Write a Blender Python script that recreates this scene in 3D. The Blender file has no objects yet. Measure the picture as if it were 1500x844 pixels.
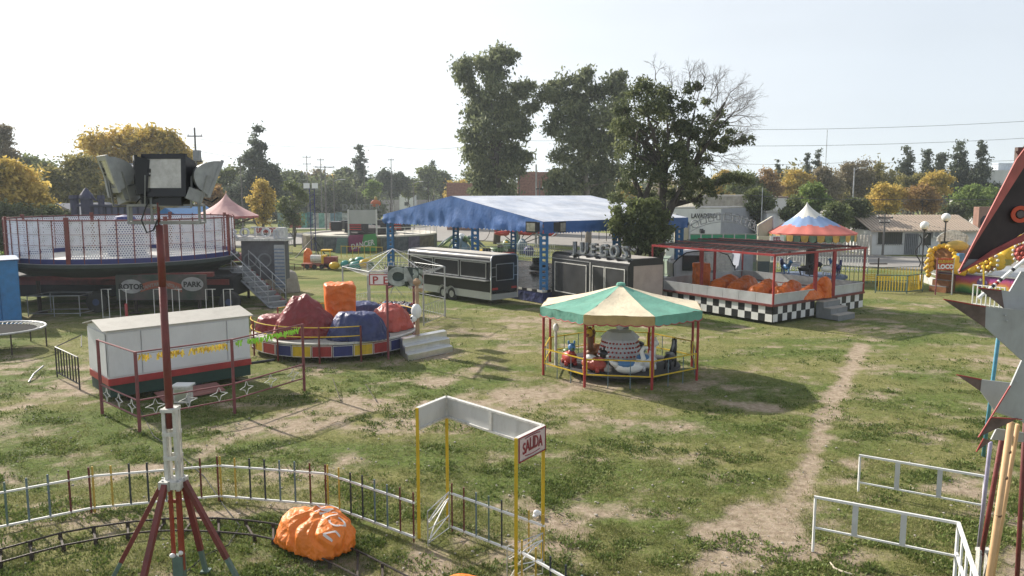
import bpy, math, random
import numpy as np
from mathutils import Vector, Matrix, noise
random.seed(7); np.random.seed(7)
S = bpy.context.scene; COL = S.collection
R = math.radians
# ------------------------------------------------------------------ camera
CH, CF, HOR = 6.2, 1130.0, 283.0
PIT = math.atan((422 - HOR) / CF); _c, _s = math.cos(PIT), math.sin(PIT)
cd = bpy.data.cameras.new('camera'); cam = bpy.data.objects.new('camera', cd); COL.objects.link(cam)
cam.location = (0, 0, CH); cam.rotation_euler = (R(90) - PIT, 0, 0)
cd.sensor_width = 36; cd.lens = CF / 1500 * 36; cd.clip_end = 3000; cd.clip_start = 0.1
S.camera = cam
# ------------------------------------------------------------------ sky and sun
SUN_AZ = (-0.74, 0.67); SUN_EL = R(31)
wd = bpy.data.worlds.new("World"); S.world = wd; wd.use_nodes = True
nt = wd.node_tree; nt.nodes.clear()
sky = nt.nodes.new('ShaderNodeTexSky'); sky.sky_type = 'NISHITA'; sky.sun_disc = False
sky.sun_elevation = SUN_EL; sky.sun_rotation = math.atan2(SUN_AZ[0], SUN_AZ[1])
sky.dust_density = 2.0; sky.air_density = 1.0; sky.ozone_density = 1.0
hs = nt.nodes.new('ShaderNodeHueSaturation'); hs.inputs['Saturation'].default_value = 0.45; hs.inputs['Value'].default_value = 1.0
bg = nt.nodes.new('ShaderNodeBackground'); bg.inputs[1].default_value = 0.10
ow = nt.nodes.new('ShaderNodeOutputWorld')
# thin even haze veil over the blue: full near the horizon, thinning smoothly toward the zenith, a little brighter round the sun
wtc = nt.nodes.new('ShaderNodeTexCoord'); wsp = nt.nodes.new('ShaderNodeSeparateXYZ'); nt.links.new(wtc.outputs['Generated'], wsp.inputs[0])
wmr = nt.nodes.new('ShaderNodeMapRange'); wmr.inputs['From Min'].default_value = 0.05; wmr.inputs['From Max'].default_value = 1.0; wmr.inputs['To Min'].default_value = 0.92; wmr.inputs['To Max'].default_value = 0.15
nt.links.new(wsp.outputs['Z'], wmr.inputs['Value'])
wdt = nt.nodes.new('ShaderNodeVectorMath'); wdt.operation = 'DOT_PRODUCT'; wdt.inputs[1].default_value = (SUN_AZ[0] * math.cos(SUN_EL), SUN_AZ[1] * math.cos(SUN_EL), math.sin(SUN_EL)); nt.links.new(wtc.outputs['Generated'], wdt.inputs[0])
wm2 = nt.nodes.new('ShaderNodeMapRange'); wm2.inputs['From Min'].default_value = 0.3; wm2.inputs['From Max'].default_value = 1.0
nt.links.new(wdt.outputs['Value'], wm2.inputs['Value'])
wcl = nt.nodes.new('ShaderNodeMixRGB'); wcl.inputs['Color1'].default_value = (4.85, 5.35, 6.0, 1); wcl.inputs['Color2'].default_value = (7.2, 7.4, 7.7, 1); nt.links.new(wm2.outputs[0], wcl.inputs['Fac'])
wnz = nt.nodes.new('ShaderNodeTexNoise'); wnz.inputs['Scale'].default_value = 1.6; wnz.inputs['Detail'].default_value = 5; wnz.inputs['Roughness'].default_value = .5
wmp = nt.nodes.new('ShaderNodeMapping'); wmp.inputs['Scale'].default_value = (1, 1, 4.5); nt.links.new(wtc.outputs['Generated'], wmp.inputs['Vector']); nt.links.new(wmp.outputs[0], wnz.inputs['Vector'])
wr1 = nt.nodes.new('ShaderNodeMapRange'); wr1.inputs['From Min'].default_value = .35; wr1.inputs['From Max'].default_value = .65; wr1.inputs['To Min'].default_value = .93; wr1.inputs['To Max'].default_value = 1.05; nt.links.new(wnz.outputs['Fac'], wr1.inputs['Value'])
wsc = nt.nodes.new('ShaderNodeVectorMath'); wsc.operation = 'SCALE'; nt.links.new(wcl.outputs[0], wsc.inputs[0]); nt.links.new(wr1.outputs[0], wsc.inputs['Scale']); wcl = wsc
wmx = nt.nodes.new('ShaderNodeMixRGB'); nt.links.new(wmr.outputs[0], wmx.inputs['Fac']); nt.links.new(hs.outputs[0], wmx.inputs['Color1']); nt.links.new(wcl.outputs[0], wmx.inputs['Color2'])
nt.links.new(sky.outputs[0], hs.inputs['Color']); nt.links.new(wmx.outputs[0], bg.inputs[0]); nt.links.new(bg.outputs[0], ow.inputs[0])
ld = bpy.data.lights.new('sun', 'SUN'); ld.energy = 5.0; ld.angle = R(0.9); ld.color = (1.0, 0.93, 0.82)
sun = bpy.data.objects.new('sun', ld); COL.objects.link(sun)
sd = Vector((SUN_AZ[0] * math.cos(SUN_EL), SUN_AZ[1] * math.cos(SUN_EL), math.sin(SUN_EL)))
sun.rotation_euler = (sd).to_track_quat('Z', 'Y').to_euler()
S.view_settings.view_transform = 'Standard'; S.view_settings.look = 'None'; S.view_settings.exposure = 0.62; S.view_settings.gamma = 1.0
S.cycles.max_bounces = 6; S.cycles.diffuse_bounces = 3; S.cycles.transparent_max_bounces = 24; S.cycles.volume_bounces = 1

# ------------------------------------------------------------------ survey helpers: a point of the site seen at photograph pixel (px, py)
def ray(px, py):
    u = (px - 750) / CF; v = (422 - py) / CF
    return u, _c + v * _s, -_s + v * _c
def G(px, py, z=0.0):
    a, b, d = ray(px, py); t = (z - CH) / d
    return Vector((a * t, b * t, z))
def P(px, py, Y):
    a, b, d = ray(px, py); t = Y / b
    return Vector((a * t, Y, CH + d * t))
# ------------------------------------------------------------------ materials
MC = {}
def mat(key, rgb, rough=0.6, metal=0.0, vary=0.18, scale=3.0, bump=0.0, bscale=30.0, rgb2=None, spec=0.4, dirt=0.0, crump=0.0):
    if key in MC: return MC[key]
    m = bpy.data.materials.new(key); m.use_nodes = True; n = m.node_tree; L = n.links
    b = n.nodes['Principled BSDF']; b.inputs['Roughness'].default_value = rough; b.inputs['Metallic'].default_value = metal
    b.inputs['Specular IOR Level'].default_value = spec
    tc = n.nodes.new('ShaderNodeTexCoord')
    nz = n.nodes.new('ShaderNodeTexNoise'); nz.inputs['Scale'].default_value = scale; nz.inputs['Detail'].default_value = 6; nz.inputs['Roughness'].default_value = 0.62
    L.new(tc.outputs['Object'], nz.inputs['Vector'])
    rp = n.nodes.new('ShaderNodeValToRGB'); rp.color_ramp.elements[0].position = 0.30; rp.color_ramp.elements[1].position = 0.70
    c0 = tuple(max(0, c * (1 - vary)) for c in rgb) + (1,); c1 = tuple(min(1, c * (1 + vary)) for c in (rgb2 or rgb)) + (1,)
    rp.color_ramp.elements[0].color = c0; rp.color_ramp.elements[1].color = c1
    L.new(nz.outputs['Fac'], rp.inputs['Fac'])
    out = rp.outputs[0]
    if dirt > 0:
        n2 = n.nodes.new('ShaderNodeTexNoise'); n2.inputs['Scale'].default_value = scale * 0.6; n2.inputs['Detail'].default_value = 9; n2.inputs['Roughness'].default_value = 0.75
        mp = n.nodes.new('ShaderNodeMapping'); mp.inputs['Scale'].default_value = (2.6, 2.6, 0.7); mp.inputs['Location'].default_value = (7, 3, 1)
        L.new(tc.outputs['Object'], mp.inputs['Vector']); L.new(mp.outputs[0], n2.inputs['Vector'])
        r2 = n.nodes.new('ShaderNodeValToRGB'); r2.color_ramp.elements[0].position = 0.50; r2.color_ramp.elements[1].position = 0.72
        r2.color_ramp.elements[1].color = (dirt, dirt, dirt, 1)
        L.new(n2.outputs['Fac'], r2.inputs['Fac'])
        mx = n.nodes.new('ShaderNodeMixRGB'); mx.inputs['Color2'].default_value = (0.10, 0.075, 0.05, 1)
        L.new(r2.outputs[0], mx.inputs['Fac']); L.new(out, mx.inputs['Color1']); out = mx.outputs[0]
    L.new(out, b.inputs['Base Color'])
    r3 = n.nodes.new('ShaderNodeMapRange'); r3.inputs['To Min'].default_value = max(0, rough - 0.1); r3.inputs['To Max'].default_value = min(1, rough + 0.12)
    L.new(nz.outputs['Fac'], r3.inputs['Value']); L.new(r3.outputs[0], b.inputs['Roughness'])
    if bump > 0:
        nb = n.nodes.new('ShaderNodeTexNoise'); nb.inputs['Scale'].default_value = bscale; nb.inputs['Detail'].default_value = 5
        L.new(tc.outputs['Object'], nb.inputs['Vector'])
        bp = n.nodes.new('ShaderNodeBump'); bp.inputs['Strength'].default_value = bump; bp.inputs['Distance'].default_value = 0.05
        L.new(nb.outputs['Fac'], bp.inputs['Height']); L.new(bp.outputs[0], b.inputs['Normal'])
        if crump > 0:      # folded, creased cloth: facets from warped cells at two sizes
            last = bp
            for sc_, st_ in ((crump, .75), (crump * 2.7, .45)):
                wn = n.nodes.new('ShaderNodeTexNoise'); wn.inputs['Scale'].default_value = sc_ * .8; L.new(tc.outputs['Object'], wn.inputs['Vector'])
                vm = n.nodes.new('ShaderNodeVectorMath'); vm.operation = 'MULTIPLY_ADD'; vm.inputs[1].default_value = (.55 / sc_ * 2,) * 3; L.new(wn.outputs['Color'], vm.inputs[0]); L.new(tc.outputs['Object'], vm.inputs[2])
                vo = n.nodes.new('ShaderNodeTexVoronoi'); vo.feature = 'F1'; vo.inputs['Scale'].default_value = sc_; L.new(vm.outputs[0], vo.inputs['Vector'])
                b2 = n.nodes.new('ShaderNodeBump'); b2.inputs['Strength'].default_value = st_; b2.inputs['Distance'].default_value = .28 / sc_; L.new(vo.outputs['Distance'], b2.inputs['Height']); L.new(last.outputs[0], b2.inputs['Normal']); last = b2
            L.new(last.outputs[0], b.inputs['Normal'])
    MC[key] = m; return m
def leafmat(key, c0, c1, c2, trans=0.25):
    m = bpy.data.materials.new(key); m.use_nodes = True; n = m.node_tree; L = n.links
    b = n.nodes['Principled BSDF']; b.inputs['Roughness'].default_value = 0.65; b.inputs['Specular IOR Level'].default_value = 0.25
    ge = n.nodes.new('ShaderNodeNewGeometry'); rp = n.nodes.new('ShaderNodeValToRGB')
    e = rp.color_ramp.elements; e[0].color = c0 + (1,); e[1].color = c2 + (1,); k = e.new(0.5); k.color = c1 + (1,)
    nz = n.nodes.new('ShaderNodeTexNoise'); nz.inputs['Scale'].default_value = 0.35; nz.inputs['Detail'].default_value = 3
    tc = n.nodes.new('ShaderNodeTexCoord'); L.new(tc.outputs['Object'], nz.inputs['Vector'])
    mm = n.nodes.new('ShaderNodeMath'); mm.operation = 'MULTIPLY_ADD'; mm.inputs[1].default_value = 1.7; mm.inputs[2].default_value = -0.72
    L.new(nz.outputs['Fac'], mm.inputs[0])
    ad = n.nodes.new('ShaderNodeMath'); ad.operation = 'MULTIPLY_ADD'; ad.inputs[1].default_value = 0.75; L.new(ge.outputs['Random Per Island'], ad.inputs[0]); L.new(mm.outputs[0], ad.inputs[2])
    L.new(ad.outputs[0], rp.inputs['Fac']); L.new(rp.outputs[0], b.inputs['Base Color'])
    tr = n.nodes.new('ShaderNodeBsdfTranslucent'); L.new(rp.outputs[0], tr.inputs[0])
    ms = n.nodes.new('ShaderNodeMixShader'); ms.inputs[0].default_value = trans
    L.new(b.outputs[0], ms.inputs[1]); L.new(tr.outputs[0], ms.inputs[2]); L.new(ms.outputs[0], n.nodes['Material Output'].inputs[0])
    MC[key] = m; return m
red_rust = mat('maroon paint worn', (0.17, 0.035, 0.03), 0.55, 0, 0.3, 4, 0.2, 40, dirt=0.4)
red_paint = mat('red paint', (0.33, 0.035, 0.035), 0.45, 0, 0.2, 4, dirt=0.2)
dullred = mat('dull pinkish maroon paint', (0.20, 0.06, 0.065), 0.6, 0, 0.25, 4, dirt=0.2)
yellow_p = mat('yellow paint', (0.62, 0.42, 0.025), 0.45, 0, 0.15, 4, dirt=0.35)
white_p = mat('white paint', (0.72, 0.72, 0.71), 0.5, 0, 0.06, 2, dirt=0.18)
oldwhite = mat('old white paint', (0.62, 0.61, 0.58), 0.6, 0, 0.12, 6, 0.15, 30, dirt=0.55)
steel = mat('galvanised steel', (0.42, 0.43, 0.44), 0.42, 0.55, 0.2, 5, dirt=0.25)
alu = mat('brushed aluminium', (0.62, 0.63, 0.64), 0.32, 0.85, 0.12, 4)
greysheet = mat('grey sheet metal', (0.23, 0.24, 0.25), 0.55, 0.25, 0.15, 3, 0.1, 12, dirt=0.3)
black_p = mat('black paint', (0.016, 0.016, 0.019), 0.32, 0, 0.2, 3)
blackmetal = mat('black metal', (0.025, 0.025, 0.028), 0.5, 0.2, 0.3, 6)
darkiron = mat('dark rusty iron', (0.06, 0.045, 0.038), 0.7, 0.3, 0.35, 8, 0.3, 40)
rubber = mat('rubber', (0.03, 0.03, 0.03), 0.85, 0, 0.2, 8)
orange_t = mat('orange tarpaulin', (0.78, 0.20, 0.02), 0.5, 0, 0.12, 2.5, 0.35, 9, spec=0.5, crump=7.0)
orange_v = mat('orange vinyl', (0.68, 0.15, 0.014), 0.42, 0, 0.15, 2.5, 0.3, 8, spec=0.5, crump=2.6)
darkred_t = mat('dark red tarpaulin', (0.22, 0.028, 0.030), 0.45, 0, 0.2, 2.5, 0.3, 9, crump=2.6)
salmon_t = mat('faded red tarpaulin', (0.42, 0.075, 0.055), 0.45, 0, 0.2, 2.5, 0.3, 9, crump=2.6)
navy_t = mat('navy tarpaulin', (0.032, 0.042, 0.13), 0.40, 0, 0.2, 2.5, 0.3, 9, crump=2.6)
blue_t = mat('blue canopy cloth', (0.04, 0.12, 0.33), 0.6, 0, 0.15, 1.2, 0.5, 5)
blue_p = mat('blue paint', (0.03, 0.17, 0.40), 0.5, 0, 0.2, 3, dirt=0.2)
teal_c = mat('teal canvas', (0.14, 0.35, 0.27), 0.8, 0, 0.16, 1.6, 0.4, 9, dirt=0.25)
cream_c = mat('cream canvas', (0.66, 0.575, 0.42), 0.8, 0, 0.10, 1.6, 0.4, 9, dirt=0.3)
pinkred = mat('faded red trim', (0.42, 0.08, 0.08), 0.7, 0, 0.15, 3)
green_p = mat('green paint', (0.04, 0.22, 0.12), 0.5, 0, 0.2, 3)
greygreen = mat('grey green paint', (0.12, 0.185, 0.16), 0.6, 0, 0.2, 5, dirt=0.3)
bluegrey = mat('blue grey paint', (0.13, 0.185, 0.215), 0.6, 0, 0.2, 5, dirt=0.3)
darkgreen = mat('dark green paint', (0.02, 0.05, 0.04), 0.6, 0, 0.2, 5)
navy_p = mat('navy paint', (0.03, 0.035, 0.15), 0.5, 0, 0.2, 4)
roofgrey = mat('grey roof sheet', (0.42, 0.40, 0.36), 0.7, 0.1, 0.1, 2, 0.1, 20, dirt=0.2)
wood = mat('raw timber', (0.42, 0.27, 0.16), 0.75, 0, 0.25, 5, 0.3, 30)
tanpole = mat('tan wrapped pole', (0.60, 0.38, 0.20), 0.6, 0, 0.12, 5, dirt=0.3)
bark = mat('bark', (0.075, 0.063, 0.052), 0.9, 0, 0.35, 3, 0.6, 12)
barkpale = mat('pale bark', (0.24, 0.21, 0.17), 0.9, 0, 0.3, 3, 0.5, 12)
concrete = mat('concrete', (0.34, 0.33, 0.31), 0.85, 0, 0.15, 1.5, 0.3, 20)
plaster = mat('white plaster wall', (0.66, 0.66, 0.66), 0.85, 0, 0.08, 0.6, dirt=0.25)
brickred = mat('brick wall', (0.30, 0.17, 0.13), 0.9, 0, 0.25, 1.2, 0.3, 20)
mortar = mat('mortar', (0.33, 0.27, 0.23), 0.9)
glassdark = mat('dark window glass', (0.03, 0.035, 0.04), 0.08, 0, 0.2, 2, spec=0.8)
lampglass = mat('floodlight glass', (0.40, 0.38, 0.34), 0.10, 0.25, 0.35, 5, spec=0.9)
whiteplastic = mat('white plastic', (0.80, 0.80, 0.79), 0.35, 0, 0.05, 5)
yellowpl = mat('yellow plastic', (0.72, 0.45, 0.03), 0.4, 0, 0.1, 3)
brownpl = mat('brown plastic', (0.22, 0.095, 0.04), 0.5, 0, 0.25, 4)
bluepl = mat('blue plastic', (0.07, 0.20, 0.42), 0.4, 0, 0.2, 3)
greenpl = mat('olive green plastic', (0.08, 0.15, 0.05), 0.45, 0, 0.3, 4)
blackpl = mat('black plastic', (0.02, 0.02, 0.025), 0.35, 0, 0.3, 4)
redpl = mat('red plastic', (0.42, 0.05, 0.04), 0.4, 0, 0.2, 3)
tealpl = mat('teal plastic', (0.05, 0.28, 0.24), 0.4, 0, 0.2, 3)
limebunt = mat('lime foil', (0.32, 0.62, 0.06), 0.3, 0.2, 0.25, 8)
yelbunt = mat('yellow foil', (0.80, 0.60, 0.10), 0.25, 0.3, 0.25, 8)

# ------------------------------------------------------------------ mesh builder
def basis(d):
    d = d.normalized(); up = Vector((0, 0, 1)) if abs(d.z) < 0.95 else Vector((0, 1, 0))
    x = d.cross(up).normalized(); return x, x.cross(d).normalized()
V = Vector
class MB:
    def __init__(s): s.v = []; s.f = []; s.m = []; s.mi = 0
    def add(s, vs, fs):
        o = len(s.v); s.v += [tuple(v) for v in vs]
        for f in fs: s.f.append([i + o for i in f]); s.m.append(s.mi)
        return s
    def box(s, c, d, rz=0.0):
        c = V(c); x, y, z = d[0] / 2, d[1] / 2, d[2] / 2; M = Matrix.Rotation(rz, 3, 'Z')
        vs = [c + M @ V((a * x, b * y, e * z)) for a in (-1, 1) for b in (-1, 1) for e in (-1, 1)]
        return s.add(vs, [(0, 1, 3, 2), (4, 6, 7, 5), (0, 4, 5, 1), (2, 3, 7, 6), (0, 2, 6, 4), (1, 5, 7, 3)])
    def bar(s, p, q, w, h=None, ext=0.0):
        p, q = V(p), V(q); h = h or w; d = q - p
        if d.length < 1e-6: return s
        x, y = basis(d); e = d.normalized() * ext; p = p - e; q = q + e
        vs = [b + x * (i * w / 2) + y * (j * h / 2) for b in (p, q) for i, j in ((-1, -1), (1, -1), (1, 1), (-1, 1))]
        return s.add(vs, [(0, 1, 2, 3), (7, 6, 5, 4), (0, 4, 5, 1), (1, 5, 6, 2), (2, 6, 7, 3), (3, 7, 4, 0)])
    def tube(s, p, q, r, r2=None, n=8, cap=True):
        p, q = V(p), V(q); r2 = r if r2 is None else r2; x, y = basis(q - p)
        vs = []
        for b, rr in ((p, r), (q, r2)):
            for k in range(n):
                a = 2 * math.pi * k / n; vs.append(b + x * math.cos(a) * rr + y * math.sin(a) * rr)
        fs = [(k, (k + 1) % n, n + (k + 1) % n, n + k) for k in range(n)]
        if cap: fs += [tuple(range(n))[::-1], tuple(range(n, 2 * n))]
        return s.add(vs, fs)
    def path(s, pts, r, n=6):
        pts = [V(p) for p in pts]
        if not hasattr(r, '__len__'): r = [r] * len(pts)
        vs = []; N = len(pts); px = None
        for i, p in enumerate(pts):
            d = pts[min(i + 1, N - 1)] - pts[max(i - 1, 0)]
            x, y = basis(d) if px is None else (None, None)
            if px is not None:
                dn = d.normalized(); x = (px - dn * px.dot(dn)).normalized(); y = x.cross(dn).normalized()
            px = x
            for k in range(n):
                a = 2 * math.pi * k / n; vs.append(p + x * math.cos(a) * r[i] + y * math.sin(a) * r[i])
        fs = [(i * n + k, i * n + (k + 1) % n, (i + 1) * n + (k + 1) % n, (i + 1) * n + k) for i in range(N - 1) for k in range(n)]
        fs += [tuple(range(n))[::-1], tuple(range((N - 1) * n, N * n))]
        return s.add(vs, fs)
    def lathe(s, prof, c=(0, 0, 0), n=24, a0=0.0, a1=2 * math.pi, sx=1.0, sy=1.0, rz=0.0):
        c = V(c); full = abs(a1 - a0 - 2 * math.pi) < 1e-6; m = n if full else n + 1; vs = []
        for (r, z) in prof:
            for k in range(m):
                a = a0 + (a1 - a0) * k / n; x, y = r * math.cos(a) * sx, r * math.sin(a) * sy
                vs.append(c + V((x * math.cos(rz) - y * math.sin(rz), x * math.sin(rz) + y * math.cos(rz), z)))
        fs = []
        for i in range(len(prof) - 1):
            for k in range(n):
                k2 = (k + 1) % m if full else k + 1
                fs.append((i * m + k, i * m + k2, (i + 1) * m + k2, (i + 1) * m + k))
        return s.add(vs, fs)
    def ball(s, c, rx, ry=None, rz=None, n=12, rot=0.0):
        ry = ry or rx; rz = rz or rx; h = max(6, n // 2)
        return s.lathe([(max(0.001, math.sin(math.pi * i / h)), -math.cos(math.pi * i / h) * rz) for i in range(h + 1)], c, n, sx=rx, sy=ry, rz=rot)
    def prism(s, pts, t):           # polygon of 3D points pushed along vector t
        n = len(pts); t = V(t); vs = [V(p) for p in pts] + [V(p) + t for p in pts]
        return s.add(vs, [tuple(range(n))[::-1], tuple(range(n, 2 * n))] + [(k, (k + 1) % n, n + (k + 1) % n, n + k) for k in range(n)])
    def quad(s, a, b, c, d, t=None):
        if t is None: return s.add([a, b, c, d], [(0, 1, 2, 3)])
        return s.prism([a, b, c, d], t)
    def frame(s, o, ux, uy, w, h, t, d):   # rectangular frame ring: origin corner o, unit axes
        o, ux, uy = V(o), V(ux), V(uy)
        for a, b in ((0, 0), (0, h - t)): s.prism([o + uy * b, o + ux * w + uy * b, o + ux * w + uy * (b + t), o + uy * (b + t)], d)
        for a in (0, w - t): s.prism([o + ux * a + uy * t, o + ux * (a + t) + uy * t, o + ux * (a + t) + uy * (h - t), o + ux * a + uy * (h - t)], d)
        return s
    def mesh(s, name):
        me = bpy.data.meshes.new(name); me.from_pydata(s.v, [], s.f); return me
    def put(s, name, mats, parent=None, smooth=False, world=True, label=None):
        me = s.mesh(name); o = bpy.data.objects.new(name, me); COL.objects.link(o)
        if not isinstance(mats, (list, tuple)): mats = [mats]
        for m in mats: me.materials.append(m)
        if len(mats) > 1: me.polygons.foreach_set('material_index', s.m)
        if smooth: me.polygons.foreach_set('use_smooth', [True] * len(me.polygons))
        if parent is not None:
            if world: me.transform(MINV.get(parent.name, Matrix()))
            o.parent = parent; MINV[o.name] = MINV.get(parent.name, Matrix())
        elif world and s.v:      # one-mesh thing: origin at its base centre
            a = np.array(s.v); mn, mx = a.min(0), a.max(0); L = V(((mn[0] + mx[0]) / 2, (mn[1] + mx[1]) / 2, mn[2]))
            me.transform(Matrix.Translation(-L)); o.location = L; MINV[o.name] = Matrix.Translation(-L)
        me.update()
        if label: o['label'] = label
        return o
MINV = {}
def T(name, label, cat, loc=(0, 0, 0), rz=0.0, group=None):
    o = bpy.data.objects.new(name, None); COL.objects.link(o); o.empty_display_size = 0.3
    o.location = loc; o.rotation_euler = (0, 0, rz); o['label'] = label; o['category'] = cat
    if group: o['group'] = group
    MINV[o.name] = (Matrix.Translation(V(loc)) @ Matrix.Rotation(rz, 4, 'Z')).inverted(); return o
def tag(o, label, cat, group=None):
    o['label'] = label; o['category'] = cat
    if group: o['group'] = group
    return o
def struct(o, kind='structure'): o['kind'] = kind; return o
def dup(t, loc=None, rz=None, label=None, scale=None):
    def cp(o, par):
        c = o.copy(); COL.objects.link(c); c.parent = par
        for ch in [k for k in o.children]: cp(ch, c)
        return c
    r = cp(t, None)
    if loc is not None: r.location = loc
    if rz is not None: r.rotation_euler = (0, 0, rz)
    if scale is not None: r.scale = scale if hasattr(scale, '__len__') else (scale,) * 3
    if label: r['label'] = label
    return r
def piece(name, me, parent, M):
    o = bpy.data.objects.new(name, me); COL.objects.link(o); o.parent = parent
    o.matrix_local = MINV.get(parent.name, Matrix()) @ M; MINV[o.name] = M.inverted_safe(); return o
def beam_mesh(name, m, w=1.0, h=1.0, n=0):      # unit-length beam along +Z, for shared pieces
    b = MB()
    if n: b.tube((0, 0, 0), (0, 0, 1), w, n=n)
    else: b.box((0, 0, 0.5), (w, h, 1))
    me = b.mesh(name); me.materials.append(m); return me
def stick(name, me, parent, p, q):
    p, q = V(p), V(q); d = q - p; M = Matrix.Translation(p) @ d.to_track_quat('Z', 'Y').to_matrix().to_4x4() @ Matrix.Diagonal((1, 1, d.length, 1))
    return piece(name, me, parent, M)
def textmesh(txt, size, depth=0.0, bold=0.0, sheer=0.0, align='CENTER'):
    cu = bpy.data.curves.new('t', 'FONT'); cu.body = txt; cu.size = size; cu.extrude = depth; cu.offset = bold; cu.shear = sheer
    cu.align_x = align; cu.resolution_u = 3
    o = bpy.data.objects.new('t', cu); COL.objects.link(o); bpy.context.view_layer.update()
    me = bpy.data.meshes.new_from_object(o); bpy.data.objects.remove(o); bpy.data.curves.remove(cu); return me
def text(name, txt, m, parent, o, ux, uy, size, depth=0.004, bold=0.0, warp=None, sx=1.0, sheer=0.0):
    """lettering on the plane o + ux*x + uy*y (world), raised by depth along the normal"""
    me = textmesh(txt, size, depth, bold, sheer); me.materials.clear(); me.materials.append(m)
    ux, uy = V(ux).normalized(), V(uy).normalized(); nn = ux.cross(uy); o = V(o)
    for v in me.vertices:
        x, y, z = v.co.x * sx, v.co.y, v.co.z
        if warp: x, y = warp(x, y)
        v.co = o + ux * x + uy * y + nn * (z + depth)
    me.transform(MINV.get(parent.name, Matrix()))
    ob = bpy.data.objects.new(name, me); COL.objects.link(ob); ob.parent = parent; MINV[ob.name] = MINV.get(parent.name, Matrix()); return ob
X, Y_, Z = V((1, 0, 0)), V((0, 1, 0)), V((0, 0, 1))
# ================================================================== GROUND
def vnoise(x, y, seed=0):
    xi = np.floor(x).astype(np.int64); yi = np.floor(y).astype(np.int64); xf = x - xi; yf = y - yi
    def h(a, b):
        n = (a * 374761393 + b * 668265263 + seed * 1442695041) & 0x7fffffff; n = ((n ^ (n >> 13)) * 1274126177) & 0x7fffffff
        return ((n ^ (n >> 16)) & 0xffff) / 65535.0
    u = xf * xf * (3 - 2 * xf); v = yf * yf * (3 - 2 * yf)
    return (h(xi, yi) * (1 - u) + h(xi + 1, yi) * u) * (1 - v) + (h(xi, yi + 1) * (1 - u) + h(xi + 1, yi + 1) * u) * v
def fbm(x, y, seed=0, o=4):
    r = 0; a = 0.5; t = 0
    for i in range(o): r = r + a * vnoise(x * 2 ** i + 17.3 * i, y * 2 ** i - 9.1 * i, seed + i); t += a; a *= 0.55
    return r / t
STRIPS = [  # worn earth: pixels of the photograph laid out on the ground, half width in metres, strength
    ([(1105, 850), (1118, 800), (1140, 755), (1170, 715), (1195, 660), (1208, 610), (1232, 566), (1246, 540), (1262, 505)], 0.33, 1.0),
    ([(1070, 850), (1120, 790), (1160, 735)], 0.95, 0.95), ([(1110, 745), (1230, 705), (1255, 665)], 0.5, 0.6),
    ([(1230, 800), (1330, 850)], 0.9, 0.5), ([(1395, 700), (1480, 760), (1500, 850)], 0.5, 0.7),
    ([(-20, 700), (120, 712), (240, 680), (330, 640), (440, 615), (560, 590), (640, 560), (720, 530)], 0.75, 0.62),
    ([(400, 690), (520, 650), (620, 610), (740, 580), (860, 560)], 1.3, 0.55), ([(560, 560), (660, 500), (760, 470), (800, 455)], 1.5, 0.42),
    ([(-20, 620), (60, 580), (130, 545), (190, 500)], 0.9, 0.55), ([(760, 640), (900, 640), (1010, 590), (1200, 590)], 0.9, 0.42),
    ([(430, 630), (560, 560), (700, 545), (780, 540)], 0.8, 0.6), ([(800, 740), (860, 840)], 0.5, 0.5), ([(980, 700), (1100, 700)], 0.6, 0.5),
    ([(340, 700), (470, 700)], 0.9, 0.5), ([(610, 800), (640, 844)], 0.35, 0.7), ([(600, 620), (760, 620)], 0.8, 0.4), ([(1100, 520), (1240, 535), (1420, 540)], 1.0, 0.35),
    ([(380, 450), (440, 430), (470, 420)], 1.2, 0.5), ([(1290, 470), (1420, 500)], 2.0, 0.25), ([(60, 620), (300, 600)], .6, .3)]
def dirtmask(x, y):
    base = 0.31 * np.ones_like(x)
    for pts, w, st in STRIPS:
        q = [G(a, b) for a, b in pts]; d = np.full_like(x, 1e9)
        wob = (fbm(x * 0.55, y * 0.55, 41, 3) - 0.5) * 1.6
        for p0, p1 in zip(q[:-1], q[1:]):
            ax, ay = p0.x, p0.y; dx, dy = p1.x - ax, p1.y - ay; t = np.clip(((x - ax) * dx + (y - ay) * dy) / (dx * dx + dy * dy), 0, 1)
            d = np.minimum(d, np.hypot(x - ax - t * dx, y - ay - t * dy))
        base = np.maximum(base, 0.31 + (st - 0.31) * np.clip(1.25 - (d + wob * w * 0.6) / w, 0, 1))
    n = fbm(x * 0.45, y * 0.9, 3, 5); n2 = fbm(x * 2.3, y * 2.3, 9, 4)
    v = base + (n - 0.5) * 1.05 + (n2 - 0.5) * 1.0
    v = v * np.clip((62 - y) / 20, 0.25, 1)
    return np.clip((v - 0.34) / 0.38, 0, 1)
def ggrid(vals):
    return np.array(vals)
def steps(a, b, d0, g=1.0):
    r = [a]; d = d0
    while r[-1] < b: r.append(r[-1] + d); d *= g
    return r
ys = sorted(set([-60, -30, -10, 0, 4, 7] + steps(8.5, 46, 0.11, 1.0042) + steps(47, 90, 0.5, 1.02) + steps(92, 1600, 4, 1.12)))
xc = steps(0, 24, 0.13, 1.006); xc = xc + steps(25, 60, 0.9, 1.04) + steps(63, 1500, 4, 1.16)
xs = sorted(set([-a for a in xc] + xc))
XX, YY = np.meshgrid(np.array(xs, float), np.array(ys, float))
dm = dirtmask(XX, YY)
zz = (fbm(XX * 0.8, YY * 0.8, 5, 3) - 0.5) * 0.05 * np.clip((60 - YY) / 20, 0, 1) - 0.012 - dm * 0.012
gm = bpy.data.meshes.new('ground'); nv = XX.size; gm.vertices.add(nv)
gm.vertices.foreach_set('co', np.stack([XX.ravel(), YY.ravel(), zz.ravel()], 1).ravel())
ny, nx = XX.shape; idx = np.arange(nv).reshape(ny, nx)
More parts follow.
